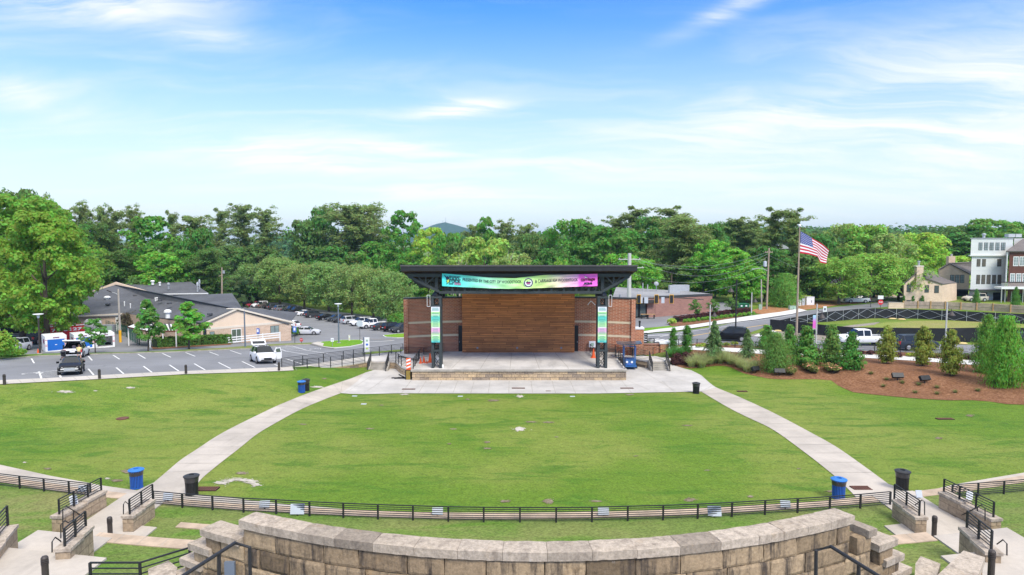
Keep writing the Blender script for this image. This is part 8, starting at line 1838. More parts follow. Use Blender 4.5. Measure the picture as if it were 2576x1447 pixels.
# traffic lights
Y = 88; a, b = at(1560, 752.5, Y), at(1770, 754, Y); t = thing('traffic_signal', 'grey mast arm carrying three yellow framed traffic lights', 'traffic light', (a.x, Y, T(a.x, Y))); z = -T(a.x, Y)
mb = MB(); mb.tube([(0, 0, 0), (0, 0, a.z + z + .6)], .16, 10); mb.build('pole', M['grey_metal'], t); mb = MB(); mb.tube([(0, 0, a.z + z - .1), (at(1690, 748, Y).x - a.x, 0, at(0, 748, Y).z + z), (b.x - a.x, 0, b.z + z)], .10, 8, r2=.05); mb.build('mast_arm', M['bronze'], t)
for x in (1606, 1650.3, 1688):
 p = at(x, 752, Y); mb = MB(); mb.box(p.x - a.x - .26, p.x - a.x + .26, -.28, -.26, p.z + z - .58, p.z + z + .58); bp_ = mb.build('backplate', M['yellow'], t); mb = MB(); mb.box(p.x - a.x - .2, p.x - a.x + .2, -.36, -.281, p.z + z - .5, p.z + z + .5); mb.build('housing', M['black'], bp_)
for x, w in ((1625, .5), (1667, .4), (1613, .3)): p = at(x, 755, Y); mb = MB(); mb.box(p.x - a.x - w / 2, p.x - a.x + w / 2, -.16, -.13, p.z + z - .4, p.z + z + .4); mb.build('plate', M['plaque'], t)
# cottage
Y = 137; ct = thing('tan_cottage', 'small tan brick cottage with a chimney on its front gable', 'house', (0, 0, 0)); f3 = [at(x, y, Y) for x, y in ((2273.6, 762), (2371, 762), (2371, 715), (2349, 709), (2330.5, 702.5), (2311, 683), (2291, 701), (2274.3, 714))]
mb = MB(); mb.wallpoly(f3, .4); mb.build('wall', M['tan_brick'], ct)
k0 = at(2371, 762, Y + .02); k1 = at(2406.6, 760, 142.5); k2, k3 = at(2406.6, 713, 142.5), at(2371, 715.5, Y + .02)
mb = MB(); mb.wallpoly([k0, k1, k2, k3], .3); mb.build('wall', M['tan_brick'], ct)
cx_ = at(2311, 0, Y).x
rf = MB(); ap = at(2311, 680.5, Y - .25); apb = at(2347, 679.5, 147)
for pts in ([ap, at(2330.5, 700.5, Y - .25), at(2366, 697, 146), apb], [at(2330.5, 700.5, Y - .25), at(2373, 714, Y - .25), at(2408, 711.5, 143), at(2366, 697, 146)], [at(2272, 713, Y - .25), at(2291, 699, Y - .25), ap, apb, at(2300, 699, 147)]):
 for i in range(1, len(pts) - 1):
  tri = [pts[0], pts[i], pts[i + 1]]; rf.wallpoly(tri if (tri[1] - tri[0]).cross(tri[2] - tri[0]).z > 0 else tri[::-1], .2)
rf.build('roof', M['brown_shingle'], ct); ch_ = pb('chimney', 2302.4, 2321, 670, 716, Y, 'tan_brick', ct, .9, .35); pb('cap', 2301.5, 2322, 668.5, 671, Y, 'cream', ch_, 1.0, .4)
p = at(2311, 668, Y + .1); mb = MB(); mb.lathe([(.2, 0), (.2, .7), (.3, .72), (.3, .9), (.001, .95)], 10, p); mb.build('flue', M['galv'], ch_)
wins(ct, [(2280.5, 2292, 716, 734.5), (2325.5, 2337, 717.5, 736), (2350, 2362, 718.5, 737), (2280, 2291, 755, 761)], Y, 'bronze', 'window')
pb('porch', 2266, 2274, 709, 745, Y + 1, 'bronze', ct, 2)
# tan house behind
Y = 152; hs = thing('tan_house', 'larger tan brick house joined to the grey townhouse', 'house', (0, 0, 0)); mb = MB(); mb.wallpoly([at(x, y, Y) for x, y in ((2363, 728), (2437, 728), (2439, 690), (2387.4, 664), (2363, 677.5))], .4); mb.build('wall', M['tan_brick'], hs)
rf = MB(); ap, apb = at(2387.4, 661.5, Y - .3), at(2446, 658.5, 160)
for tri in ([ap, at(2441, 689, Y - .3), at(2446, 672, 160)], [ap, at(2446, 672, 160), apb], [at(2361, 676.5, Y - .3), ap, apb]): rf.wallpoly(tri if (tri[1] - tri[0]).cross(tri[2] - tri[0]).z > 0 else tri[::-1], .2)
rf.build('roof', M['brown_shingle'], hs); ch_ = pb('chimney', 2386.4, 2403.6, 645, 668, Y + 3, 'tan_brick', hs, 1.0); pb('flue', 2393, 2397, 639, 645, Y + 3.3, 'galv', ch_, .3)
wins(hs, [(2389.6, 2401, 691.6, 712.3), (2402, 2413.5, 691.6, 712.3), (2414.5, 2425.8, 691.6, 712.3)], Y, 'bronze', 'window_light'); pb('garage_door', 2405, 2436, 731, 760, Y + .5, 'dark', hs, .3); pb('garage_roof', 2400, 2440, 728, 731, Y - .2, 'coping', hs, 1)
# grey townhouse
Y = 142; gt = thing('grey_townhouse', 'tall pale grey townhouse with three rows of windows', 'townhouse', (0, 0, 0)); pb('wall', 2440.6, 2531.5, 643, 731, Y, 'siding', gt, 9); pb('wall', 2441.5, 2549, 601, 642.5, Y, 'siding', gt, 9); pb('wall', 2549.4, 2600, 600, 640, Y + 3, 'white_siding', gt, 6)
pb('roof_edge', 2440.5, 2550, 598.5, 601, Y, 'grey_metal', gt, 9.2, .1); pb('ledge', 2437, 2532, 641.5, 644.5, Y, 'siding', gt, .5, .35); pb('garage_wall', 2437, 2532, 731.1, 760, Y + .6, 'plaque', gt, 8); pb('canopy', 2435, 2533, 728, 731, Y, 'coping', gt, 1, .9)
q = .14777; wx = lambda a: 2264 + a * q; wy_ = lambda a: 566 + a * q
wins(gt, [(wx(a), wx(b), 610.3, 629.5) for a, b in ((1335, 1405), (1430, 1500), (1523, 1597), (1622, 1695), (1718, 1795))], Y, 'bronze', 'window_light', inset=.6)
wins(gt, [(wx(a), wx(b), 652, 670.6) for a, b in ((1303, 1370), (1395, 1462), (1652, 1727))] + [(wx(a), wx(b), 691.6, 714.5) for a, b in ((1295, 1365), (1382, 1452), (1470, 1543), (1562, 1635), (1655, 1725))], Y, 'bronze', 'window_blind', inset=.6, bars=(1, 2))
for a, b in ((1365, 1483), (1580, 1710)): pb('garage_door', wx(a), wx(b), 736, 759, Y + .6, 'dark', gt, .2, .05)
for x0, x1 in ((2537, 2554), (2555, 2571)): pb('rooftop_unit', x0, x1, 588.5, 597, Y + 5, 'galv', gt, 1.2)
p = at(2475, 598, Y + 2); mb = MB(); mb.lathe([(.25, -.2), (.25, .5), (.4, .55), (.4, .8), (.001, .95)], 10, p); mb.build('vent_pipe', M['galv'], gt)
# red brick townhouse with balcony
Y = 139; rt = thing('red_brick_townhouse', 'dark red brick townhouse with a white balcony at the right edge', 'townhouse', (0, 0, 0)); pb('wall', 2533, 2660, 634.5, 760, Y, 'dark_brick', rt, 9); pb('corner_trim', 2531, 2533.8, 634, 712, Y, 'white', rt, .3, .1); pb('eave_trim', 2531, 2660, 631.5, 634.4, Y, 'white', rt, .5, .4)
mb = MB(); mb.wallpoly([at(2531, 631.5, Y - .5), at(2680, 631.5, Y - .5), at(2680, 600, Y + 6), at(2573, 601, Y + 6)], .25); mb.build('roof', M['brown_shingle'], rt)
wins(rt, [(2548, 2562.5, 645.5, 669.5), (2563.5, 2578, 645.5, 669.5), (2540, 2553.5, 688, 711), (2555, 2569, 688, 711), (2570.5, 2584, 688, 711)], Y, 'white', 'window_light', inset=1.6)
bc = pb('balcony', 2519, 2660, 722.5, 727.5, Y - 2.2, 'white', rt, 2.2); pb('handrail', 2519, 2660, 709, 711.5, Y - 2.2, 'bronze', bc, .12); mb = MB()
for i in range(46): pbox(mb, 2519.5 + i * 1.75, 2520.3 + i * 1.75, 711.5, 722.4, Y - 2.17, .05)
mb.build('balusters', M['white'], bc)
for x in (2519, 2528, 2573): pb('post', x, x + 2.2, 727.6, 762, Y - 2.15 + (.9 if x == 2528 else 0), 'white', bc, .2)
pb('garage_door', 2545, 2590, 738, 760, Y, 'dark', rt, .2, .06); pb('garage_frame', 2542.5, 2545, 734, 760, Y, 'white', rt, .2, .08)
# pale buildings glimpsed through the trees
for x0, x1, y0, y1, Y, lb in ((2395, 2420, 732 - 100, 648, 260, 'white building glimpsed over the tree tops left of the grey townhouse'), (1946, 1990, 622, 672, 158, 'white house glimpsed through the pines left of the flag')):
 t = thing('white_house', lb, 'house', (0, 0, 0)); pb('wall', x0, x1, y0 + 4, y1, Y, 'white_siding', t, 6); a, b, c = at(x0 - 1, y0 + 4, Y - .3), at(x1 + 1, y0 + 4, Y - .3), at((x0 + x1) / 2, y0 - 8, Y - .3)
 mb = MB(); mb.wallpoly([a, b, c], 6.5); mb.build('roof', M['galv'], t)
t = thing('brown_house', 'dark brown house under the street trees behind the white sedan', 'house', (0, 0, 0)); pb('wall', 2098, 2262, 715, 760, 152, 'tan_brick', t, 6); pb('roof', 2090, 2270, 708, 715, 151, 'shingle', t, 8)
for x in (2112, 2150, 2215): pb('garage_door', x, x + 28, 728, 758, 152, 'dark', t, .2, .06)
# fences
wf = [G(x, y) for x, y in ((2272, 776), (2308, 776.5), (2340, 777), (2377, 778), (2416, 779.5), (2456, 781), (2497, 783), (2541, 786), (2590, 789), (2660, 794))]; t = thing('timber_fence', 'long weathered timber board fence before the townhouses', 'fence', wf[0])
for a, b in zip(wf, wf[1:]):
 a, b = a - wf[0], b - wf[0]; mb = MB(); n = int((b - a).length / .15)
 for i in range(n): p0 = a + (b - a) * i / n; p1 = a + (b - a) * (i + .93) / n; mb.bar((p0 + p1) / 2 - Vector((0, 0, .2)), (p0 + p1) / 2 + Vector((0, 0, 1.33 + .03 * math.sin(i * 3))), (p1 - p0).length, .03)
 mb.build('board_panel', M['fence_wood'], t); mb = MB(); mb.box(a.x - .1, a.x + .1, a.y - .14, a.y + .06, a.z - .3, a.z + 1.42); mb.build('post', M['post_wood'], t); mb = MB(); mb.bar(a + Vector((0, -.06, .7)), b + Vector((0, -.06, .7)), .05, .09); mb.build('rail', M['fence_wood'], t)
c0, c1 = G(2234, 776), G(2272, 776); t = thing('brick_garden_wall', 'short tan brick wall at the left end of the timber fence', 'wall', c0); mb = MB(); mb.bar((0, 0, .35), c1 - c0 + Vector((0, 0, .35)), .3, 1.3); mb.build('wall', M['tan_brick'], t); mb = MB(); mb.bar((0, 0, 1.03), c1 - c0 + Vector((0, 0, 1.03)), .36, .06); mb.build('cap', M['tan_brick'], t)
def screenf(lb, L, brace):
 P = [G(x, yb_) for x, yt_, yb_ in L]; Hh = [at(x, yt_, p.y).z - p.z for (x, yt_, yb_), p in zip(L, P)]; t = thing('screen_fence', lb, 'fence', P[0]); pm_ = MB(); rl_ = MB(); sgn = -1 if brace else 1
 for i, ((a, b), (h0, h1)) in enumerate(zip(zip(P, P[1:]), zip(Hh, Hh[1:]))):
  a, b = a - P[0], b - P[0]; n = max(2, int((b - a).length / 1.6)); vs = []
  for j in range(n + 1): f = j / n; q = a + (b - a) * f; hh = h0 + (h1 - h0) * f; w_ = Vector((0, .05 * math.sin(j * 2.1 + i), 0)); vs += [q + w_, q + Vector((0, 0, hh)) - w_]
  vs += [v + Vector((0, .03, 0)) for v in vs]; m_ = 2 * n + 2; pm_.add(vs, [(2 * j, 2 * j + 2, 2 * j + 3, 2 * j + 1) for j in range(n)] + [(m_ + 2 * j, m_ + 2 * j + 1, m_ + 2 * j + 3, m_ + 2 * j + 2) for j in range(n)])
  k_ = max(1, round((b - a).length / 4.2))
  for j in range(k_ + (i == len(P) - 2)):
   f = j / k_; q = a + (b - a) * f; hh = h0 + (h1 - h0) * f; mb = MB(); y_ = -.1 if brace else .1; mb.tube([q + Vector((0, y_, -.2)), q + Vector((0, y_, hh + .05))], .035, 6); mb.build('post', M['galv'], t)
   if brace and j < k_:
    q2 = a + (b - a) * (f + 1 / k_); m2 = (q + q2) / 2; U = lambda v, z: v + Vector((0, -.11, z));
    rl_.bar(U(q, hh * .5), U(m2, hh * .95), .026); rl_.bar(U(m2, hh * .95), U(q2, hh * .5), .026); rl_.bar(U(q, hh * .5), U(m2, .1), .026); rl_.bar(U(m2, .1), U(q2, hh * .5), .026)
 pm_.build('screen', M['screen'], t)
 if brace: rl_.build('brace_rods', M['plaque'], t)
 return t
screenf('far side of the black screened construction fence with silver braces', [(1960, 806, 812), (1988, 800, 812), (2030, 793, 812), (2079.7, 784.7, 810), (2158.6, 777.2, 803), (2200, 776, 801), (2307.6, 778.5, 802), (2430, 783.5, 809), (2576, 790, 816), (2660, 794, 820)], True)
screenf('near side of the black screened construction fence along the street', [(1937, 803.5, 832), (2000, 809, 838), (2079.7, 818.5, 846), (2147, 823.6, 852), (2252.5, 824.8, 855), (2382.7, 826, 860), (2470, 824, 862), (2576, 825, 864), (2660, 828, 866)], False)
for x, y, lb in ((1958, 834, 'pale yellow sandbag at the left foot of the screen fence'), (2245, 803.5, 'pale yellow sandbag at the back fence, left one'), (2268, 805, 'pale yellow sandbag at the back fence, right one'), (2420, 866, 'pale yellow sandbag on the street side, left one'), (2468, 867, 'pale yellow sandbag on the street side, right one')):
 c = G(x, y); mb = MB(); mb.lathe([(.001, .0), (.42, .04), (.45, .14), (.3, .26), (.001, .3)], 12); o = mb.build('sandbag', M['sand_bag'], smooth=True); o.location = c; o.scale = (1.5, .8, .8); tag(o, lb, 'sandbag')
railing('black railing between the street and the planted bank', [G(x, y) for x, y in ((1707, 870), (1800, 872), (1900, 879), (2060, 886), (2200, 890), (2330, 897), (2445, 906), (2576, 916), (2650, 922))], .85, 6, 2.4)
# brick pillar and low wall
Y = 77.4; t = thing('brick_gate_wall', 'red brick pillars with pale caps joined by a low wall beside the stage', 'wall', (0, 0, 0))
for x0, x1, y0 in ((1598, 1619.8, 829), (1660.7, 1682.7, 866)): pr_ = pb('pillar', x0, x1, y0, 892, Y, 'brick', t, .95); pb('cap', x0 - 1.2, x1 + 1.2, y0 - 4.5, y0, Y - .06, 'sign_white', pr_, 1.07)
pb('low_wall', 1619.9, 1660.6, 868, 892, Y + .2, 'brick', t, .5); pb('wall_cap', 1619.9, 1660.6, 864.5, 867.9, Y + .12, 'brick_light', t, .66)
t = thing('black_rail_fence', 'stepped black flat bar fence above the low brick wall', 'fence', (0, 0, 0))
for x0, x1, ys in ((1609.5 + 11, 1628, (839, 845, 851, 857, 862)), (1628, 1646, (853, 858.5, 863)), (1646, 1660, (863,))):
 for y in ys: pb('bar', x0, x1, y - 1.3, y + 1.3, Y + .45, 'black', t, .06)
for x, y in ((1627, 838), (1645, 852)): pb('post', x, x + 2, y, 865, Y + .43, 'black', t, .1, .02)
Y += .4; p = at(1609, 824, Y); mb = MB(); mb.lathe([(.1, 0), (.1, .55), (.13, .56), (.13, .75), (.001, .8)], 10); o = mb.build('pillar_lamp', M['black']); o.location = p; tag(o, 'small black lamp on the tall brick pillar', 'lamp')
# planting on the bank
def plant(kind, lb, x, yt_, yb_, w, col, vi=None, grp=None, Y=None):
 c = G(x, yb_); place(kind, lb, c, max(.3, at(x, yt_, c.y).z - c.z), w * {'holly': 1.25, 'magnolia': .8, 'tuft': 1.25, 'cypress': .85}.get(kind, 1.0) / S(c.y), col, grp, vi)
AG, HG, MG, CG_, CY = (.045, .135, .012), (.062, .155, .020), (.135, .165, .022), (.085, .155, .055), (.090, .21, .018)
plant('arbor', 'slim dark green arborvitae, left one of two by the stage', 1694, 824, 882, 21, AG); plant('arbor', 'slim dark green arborvitae, right one of two by the stage', 1728, 817.5, 887, 25, AG)
plant('tuft', 'round mound of green grass below the two arborvitae', 1692, 873, 897, 46, (.06, .17, .035)); plant('tuft', 'green grass mound between the two arborvitae', 1712, 870, 893, 40, (.06, .17, .035))
for i, (x, t_, b, w) in enumerate(((1705, 886, 908, 34), (1728, 884, 906, 32), (1690, 898, 915, 30), (1716, 897, 917, 36), (1750, 889, 904, 30), (1700, 905, 919, 24))): plant('purple', f'dark purple leaved shrub by the right stage steps, {("rear left", "rear right", "left", "front", "far right", "lowest")[i]} one of its clump', x, t_, b, w, (.050, .016, .018), None, 'purple shrubs beside the right steps')
plant('cedar', 'feathery green cedar, larger one of two behind the grasses', 1796, 806, 904, 70, CG_, 0); plant('cedar', 'feathery green cedar, smaller one in front of the black suv', 1880, 829, 898, 56, CG_, 0)
for i, (x, b, w) in enumerate(((1740, 923, 44), (1765, 924, 52), (1785, 915, 54), (1812, 912, 50), (1838, 915, 56), (1862, 924, 54), (1880, 934, 50), (1755, 914, 40), (1825, 908, 44), (1895, 930, 36))): plant('tuft', 'pale green fountain grass clump along the lawn edge of the mulch bank', x, b - 27, b, w, (.20, .23, .105), None, 'fountain grasses on the mulch bank')
plant('holly', 'dark holly column behind the weeping cypress, left one', 1927, 817, 880, 36, HG, 1); plant('cypress', 'weeping blue green cypress mound on the bank, widest one', 1950, 838, 934, 84, (.085, .165, .032), 0); plant('holly', 'dark holly column behind the flag pole foot', 1985, 817, 890, 36, HG, 0)
plant('holly', 'large dark holly shrub right of the flag pole', 2027, 820, 917, 56, HG, 0); plant('holly', 'light green slim holly before the screen fence', 2092, 817, 911, 46, (.085, .165, .030), 0); plant('holly', 'dark green holly in front of the white pickup', 2141, 835, 928, 46, (.050, .145, .018), 0)
for x, t_, b, w, lb in ((2229, 820, 915, 50, 'golden green magnolia column, left one of three'), (2321, 820, 921, 52, 'golden green magnolia column, middle one of three'), (2391, 829, 945, 58, 'golden green magnolia column, right one of three')): plant('magnolia', lb, x, t_, b, w, MG, 0)
plant('cypress', 'bright green bushy cypress at the right edge, nearest one', 2524, 796, 970, 104, CY, 0); plant('cypress', 'bright green bushy cypress at the right edge, rear one', 2480, 792, 938, 84, (.095, .19, .025), 1); plant('cypress', 'small bright cypress at the extreme right edge', 2590, 835, 960, 60, CY, 1)
for i, (x, b, w) in enumerate(((1993, 943, 36), (2028, 931, 42), (2048, 941, 34), (2088, 936, 60))): plant('rosebush', f'coral flowered rose bush on the bank, {("front left", "upper", "lower middle", "right and largest")[i]} one', x, b - 22, b, w, (.10, .12, .03))
for i, (x, b) in enumerate(((1760, 876), (1772, 874), (2290, 898), (2108, 890), (1830, 872), (1848, 870))): plant('lily', 'yellow flowering lily clump beside the street railing', x, b - 12, b, 24, (.15, .22, .03), None, 'lilies by the street railing')
for i, (x, b) in enumerate(((2055, 887), (2165, 893), (2190, 893), (2258, 899), (2352, 902), (2440, 905))): plant('purple', 'dark purple shrub behind the sidewalk by the street railing', x, b - 13, b, 30, (.05, .018, .020), None, 'purple shrubs by the street railing')
for i, (x, b) in enumerate(((2430, 903), (2452, 902), (2412, 902))): plant('pinkbush', 'pink flowering bush by the street railing', x, b - 16, b, 28, (.09, .13, .04), None, 'pink flowering bushes by the street railing')
for i, (x, b) in enumerate(((2222, 974), (2230, 957), (2270, 965), (2357, 977), (2302, 990), (2357, 993), (2403, 989), (2460, 985), (2191, 942), (2311, 970))): plant('tuft', 'tiny grass sprig in the bare mulch', x, b - 6, b, 16, (.10, .12, .04), None, 'sprigs in the bare mulch')
for x, t_, b, w, lb in ((1749, 755, 805, 27, 'small lollipop tree before the brick shop, left one'), (1794, 753, 800, 27, 'small lollipop tree at the corner of the brick shop'), (1841, 750, 793, 30, 'small lollipop tree beside the green dumpster')): plant('round', lb, x, t_, b, w, (.07, .14, .03))
hedge('long low purple hedge along the shop forecourt', [tuple(G(x, y)) for x, y in ((1700, 811), (1790, 799), (1884, 786))], .8, 1.4, (.055, .017, .020), 2600, .12)
for i in range(16): f = i / 15; plant('ball', 'round bright green shrub in the low row along the far sidewalk', 1722 + 174 * f, 797 - 19 * f + 5, 813.5 - 20 * f, 13 + (i % 3) * 2, (.10, .23, .02), None, 'round shrubs along the far sidewalk')
plant('ball', 'feathery lime green shrub at the left end of the purple hedge', 1690, 800, 817, 26, (.22, .32, .05))
for x, t_, b, lb in ((2273, 743, 766, 'first'), (2296.5, 744, 760, 'second'), (2320, 743, 758, 'third'), (2346, 740, 754, 'fourth')): plant('arbor', f'tiny cone shrub before the tan cottage, {lb} from the left', x, t_, b + 4, 8, AG)
plant('cypress', 'small conifer before the grey townhouse', 2455, 727, 772, 24, HG, 1); plant('cypress', 'small conifer before the white balcony', 2554, 722, 778, 28, HG, 1)
# spotlights on the bank
for i, (x, y, lb) in enumerate(((1961, 946, 'black ground spotlight under the weeping cypress'), (2257.5, 958, 'black ground spotlight in the bare mulch, left one'), (2325.6, 965, 'black ground spotlight in the bare mulch, right one'), (1900, 940, 'black ground spotlight by the fountain grasses'))):
 c = G(x, y)
 if i == 0:
  sp0 = thing('ground_spotlight', lb, 'spotlight', c, R(-10), 'ground spotlights on the bank'); mb = MB(); mb.tube([(0, 0, -.1), (0, 0, .35)], .04, 8); mb.build('stem', M['black'], sp0); mb = MB(); mb.box(-.5, .5, -.14, .14, -.22, .22, Matrix.Translation((0, 0, .5)) @ Matrix.Rotation(R(-35), 4, 'X')); hd_ = mb.build('head', M['black'], sp0)
  mb = MB(); mb.box(-.44, .44, .141, .15, -.17, .17, Matrix.Translation((0, 0, .5)) @ Matrix.Rotation(R(-35), 4, 'X')); mb.build('lens', M['car_glass'], hd_)
 else: dup(sp0, c, R(-20 + 17 * i), lb)
# flag pole and flag
c = G(2003, 863); zt = at(2011, 572, c.y).z; t = thing('flagpole', 'tall bronze flag pole with a white ball on top', 'flag pole', c); Hp = zt - c.z; mb = MB(); mb.tube([(0, 0, -.3), (0, 0, Hp)], .15, 12, r2=.07); mb.build('pole', M['flagpole_metal'] if 'flagpole_metal' in M else M['pole_wood'], t); mb = MB(); mb.lathe([(.001, Hp), (.13, Hp + .08), (.17, Hp + .2), (.13, Hp + .33), (.001, Hp + .4)], 14); mb.build('finial', M['sign_white'], t, smooth=True)
Y = c.y; FL = thing('flag', 'large american flag of stars and stripes flying to the right', 'flag', (c.x + .1, c.y, at(0, 582, Y).z)); ox, oz = FL.location.x, FL.location.z; nu, nv = 40, 26
def fp(u, v, o=0.0):
 tx = np.interp(u, [0, .25, .5, .75, 1], [2014, 2031, 2049, 2068, 2086]); ty = np.interp(u, [0, .25, .5, .75, 1], [582, 591, 603, 615, 629]); bx = np.interp(u, [0, .25, .5, .75, 1], [2012.5, 2033, 2056, 2064, 2078]); by = np.interp(u, [0, .25, .5, .75, 1], [637, 640, 646.5, 661, 663.5])
 p = at(tx + (bx - tx) * v, ty + (by - ty) * v, Y); return Vector((p.x - ox, .24 * math.sin(7 * u + 2.2 * v) * u - .15 * u + o, p.z - oz))
mb = MB(); mb.v = [tuple(fp(i / nu, j / nv)) for j in range(nv + 1) for i in range(nu + 1)]
for j in range(nv):
 for i in range(nu):
  b_ = j * (nu + 1) + i; mb.f.append([b_, b_ + nu + 1, b_ + nu + 2, b_ + 1]); mb.mi.append(2 if (i < 16 and j < 14) else (0 if (j // 2) % 2 == 0 else 1))
M['flag_red'] = pm('flag_red', (.55, .012, .035), .7, .08, 2); M['flag_white'] = pm('flag_white', (.78, .78, .80), .7, .05, 2); M['flag_blue'] = pm('flag_blue', (.03, .055, .26), .7, .08, 2)
mb.build('cloth', [M['flag_red'], M['flag_white'], M['flag_blue']], FL, smooth=True)
mb = MB()
for r_ in range(9):
 for q_ in range(6 if r_ % 2 == 0 else 5):
  u = .4 * (q_ * 2 + 1 + (r_ % 2)) / 12; v = .538 * (r_ + 1) / 10
  for o in (-.02, .02):
   vs = []
   for i in range(10): a = PI / 2 + PI * i / 5; rr = 1 if i % 2 == 0 else .42; vs.append(fp(u + .020 * rr * math.cos(a), v - .026 * rr * math.sin(a), o))
   mb.add(vs, [tuple(range(10))])
sto = mb.build('stars', M['flag_white'], FL)
# street lamps of the right side, poles and wires
def goose(lb, x, yb_, yt_, dx, mat='pole_conc', ban=False, two=False):
 c = G(x, yb_); h = at(x, yt_, c.y).z - c.z; t = thing('street_lamp', lb, 'street lamp', c); mb = MB(); mb.tube([(0, 0, -.2), (0, 0, h)], .10, 8, r2=.08); mb.build('pole', M[mat], t); d_ = dx / S(c.y); mb = MB(); mb.tube([(0, 0, h - .1), (d_ * .25, 0, h - .75), (d_ * .6, 0, h - .85), (d_, 0, h - .8), (d_, 0, h - .95)], .035, 6); mb.build('arm', M['bronze'], t)
 mb = MB(); mb.lathe([(.07, h - .95), (.1, h - 1.15), (.18, h - 1.25), (.40, h - 1.55), (.42, h - 1.62), (.001, h - 1.6)], 14, (d_, 0, 0)); mb.build('lamp_shade', M['bronze'], t)
 if ban:
  mb = MB(); mb.box(-.42, -.06, -.01, .01, h - 2.9, h - 1.25); mb.build('banner', M['pink_banner'], t)
def pinkmat():
 m_, k = base_mat('street_banner'); s_ = k.n('ShaderNodeSeparateXYZ', {0: k.n('ShaderNodeTexCoord').outputs['Generated']}).outputs; finish(k, k.ramp(s_[2], (0, (.6, .55, .6)), (.15, (.7, .12, .5)), (.55, (.7, .15, .55)), (.8, (.35, .5, .7)), (1, (.4, .65, .75))), .7); return m_
M['pink_banner'] = pinkmat()
goose('tall black street lamp behind the black suv', 1850, 852, 703, -14, 'black'); goose('pale street lamp behind the larger cedar', 1785.5, 836, 767, 11); goose('pale street lamp beside the green dumpster', 1890, 795, 736, 9); goose('pale street lamp with a pink banner at the screen fence', 2052, 880, 765, 13, 'pole_conc', True); goose('pale street lamp in front of the middle magnolia gap', 2378, 872, 760, 12)
Yc = 104; c = Vector((at(1583, 700, Yc).x, Yc, T(at(1583, 700, Yc).x, Yc))); upole('pale concrete utility pole behind the stage right wing', 1583, 0, 637, 'pole_conc', ((.915, 1.7), (.80, 2.2)), c, 0, .38)
t, c2, h2 = upole('brown timber utility pole with transformer, taller of the twin poles', 1928.5, 778, 624, 'pole_wood', ((.93, .7),), None, .15, .18); mb = MB(); mb.lathe([(.3, h2 * .70), (.3, h2 * .78), (.001, h2 * .79)], 10, (-.5, 0, 0)); mb.build('transformer', M['plaque'], t); mb = MB(); mb.tube([(0, 0, h2 * .63), (-1.2, 0, h2 * .67), (-2.4, 0, h2 * .66)], .05, 6); mb.bar((-2.9, 0, h2 * .655), (-2.3, 0, h2 * .66), .22, .14); mb.build('lamp_arm', M['galv'], t)
upole('short grey timber pole, smaller of the twin poles', 1916.5, 777, 703, 'grey_pole_wood', (), None, -.25, .14)
def wire(lb, a, b, sag, Ya, Yb):
 a, b = at(*a, Ya), at(*b, Yb); t = thing('overhead_wire', lb, 'wire', a, 0, 'overhead wires'); mb = MB(); mb.tube([(a + (b - a) * i / 12) - a - Vector((0, 0, sag * 4 * (i / 12) * (1 - i / 12))) for i in range(13)], .016, 4); mb.build('cable', M['grey_metal'], t)
for i, (a, b, s) in enumerate((((1583, 650), (1930, 634), 1.9), ((1600, 651), (1930, 640), 2.2), ((1590, 652), (1930, 647), 3.0), ((1590, 690), (1925, 665), 2.2), ((1590, 742), (1925, 690), 1.4), ((1583, 650), (1290, 700), 1.0))): wire('thin pale overhead wire strung from the concrete utility pole', a, b, s, Yc, c2.y if i < 5 else 110)
wire('thin overhead wire from the tall twin pole to the right', (1930, 640), (2130, 700), 1.0, c2.y, 150)
# boxes, dumpster, signs
c = G(1870, 785); t = thing('green_dumpster', 'dark green dumpster at the forest edge by the shop', 'dumpster', c, R(5)); mb = MB(); mb.box(-1.05, 1.05, 0, 1.5, .1, 1.35); mb.build('body', M['green_box'], t); mb = MB(); mb.box(-1.1, 1.1, -.06, 1.56, 1.351, 1.45); mb.build('lid', M['green_box'], t)
for x in (-.35, .5): mb = MB(); mb.box(x - .15, x + .15, -.02, -.003, .95, 1.2); mb.build('label_plate', M['sign_white'], t)
for x0, x1, y0, y1, mt, lb in ((1909.5, 1916.5, 766, 780, 'pale_green', 'pale green utility cabinet at the foot of the twin poles'), (2003, 2015.5, 755, 770, 'sign_white', 'white utility cabinet right of the flag pole'), (2018, 2024, 751, 769, 'plaque', 'narrow grey utility cabinet between two white ones'), (2029, 2048.5, 747, 768, 'sign_white', 'largest white utility cabinet at the clay verge'), (1986.5, 2002.5, 770, 780, 'pale_green', 'low pale green utility box on the clay verge')):
 c = G((x0 + x1) / 2, y1); w = (x1 - x0) / S(c.y); h = (y1 - y0) / S(c.y); t = thing('utility_cabinet', lb, 'utility cabinet', c); mb = MB(); mb.box(-w / 2, w / 2, 0, w * .6, 0, h * .96); mb.build('case', M[mt], t); mb = MB(); mb.box(-w / 2 - .03, w / 2 + .03, -.04, w * .6 + .03, h * .961, h); mb.build('lid', M[mt], t); mb = MB(); mb.box(w * .1, w * .16, -.02, -.003, h * .3, h * .6); mb.build('handle', M['black'], t)
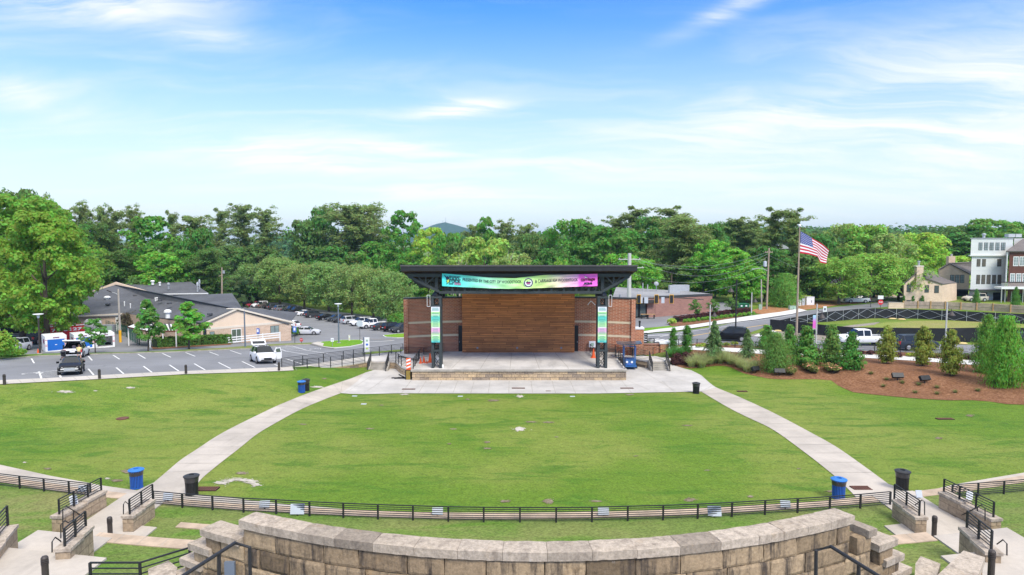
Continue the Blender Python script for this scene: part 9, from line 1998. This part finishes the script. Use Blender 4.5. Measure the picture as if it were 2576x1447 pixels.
t, h = sign('red stop sign on a post before the tan cottage', 2214.5, 776, 754, .95, .95, 'sign_red', octo=True); text('STOP', .3, M['sign_white'], t, (0, -.075, h - .47), .72, .01); mb = MB(); mb.box(-.5, .5, -.02, .0, h + .1, h + .75); mb.build('street_name_plate', M['sign_white'], t)
t, h = sign('white speed sign behind the left of the screen fence', 2074.5, 792, 770.5, .6, .95, 'sign_white'); panel(t, -.12, .12, h - .7, h - .3, 'ink')
c = G(2190, 773); mb = MB(); mb.tube([(0, 0, 0), (0, 0, .9)], .05, 6); mb.box(-.25, .25, -.3, .3, .9, 1.2); mb.box(.4, .8, -.3, .3, .9, 1.15); o = mb.build('mailbox', M['black']); o.location = c; tag(o, 'pair of black mailboxes beside the stop sign', 'mailbox')
# cars of the right side
car('sedan', 'white sedan parked under the street trees', 2155, 762, R(172), WHT); car('pickup', 'white pickup driving on the street behind the hollies', 2168, 868, R(178), WHT); car('suv', 'black suv waiting at the junction behind the cedars', 1838, 857, R(158), BLK); car('suv', 'dark grey suv on the street behind the magnolias', 2302, 880, R(4), (.03, .04, .055)); car('suv', 'black car leaving the picture at the right edge', 2596, 872, R(3), BLK); car('suv', 'pale beige suv by the grey townhouse garage', 2452, 758.5, R(185), (.5, .46, .38))
for o in list(CARS.values()):
 for c in [q for q in bpy.data.objects if q.parent == o]:
  for g in [q for q in bpy.data.objects if q.parent == c]: bpy.data.objects.remove(g)
  bpy.data.objects.remove(c)
 bpy.data.objects.remove(o)
flush()
for nm in [o.name for o in bpy.data.objects if o.parent is None and o.get('label') == '-']:      # kinds of plant that found no place
 o = bpy.data.objects[nm]
 for c in [q.name for q in bpy.data.objects if q.parent == o]: bpy.data.objects.remove(bpy.data.objects[c])
 bpy.data.objects.remove(o)
# ================================================================ HAZE
mb = MB(); mb.box(-5200, 5200, -300, 6200, -20, 92)
m_ = bpy.data.materials.new('haze_air'); m_.use_nodes = True; m_.node_tree.nodes.clear(); k = NT(m_.node_tree)
v_ = k.n('ShaderNodeVolumePrincipled', {'Color': (0.46, 0.72, 1.0, 1), 'Density': 0.00013, 'Anisotropy': 0.2}); k.n('ShaderNodeOutputMaterial', {'Volume': v_.outputs[0]})
tag(mb.build('haze', m_), 'thin blue summer haze filling the air', kind='stuff')
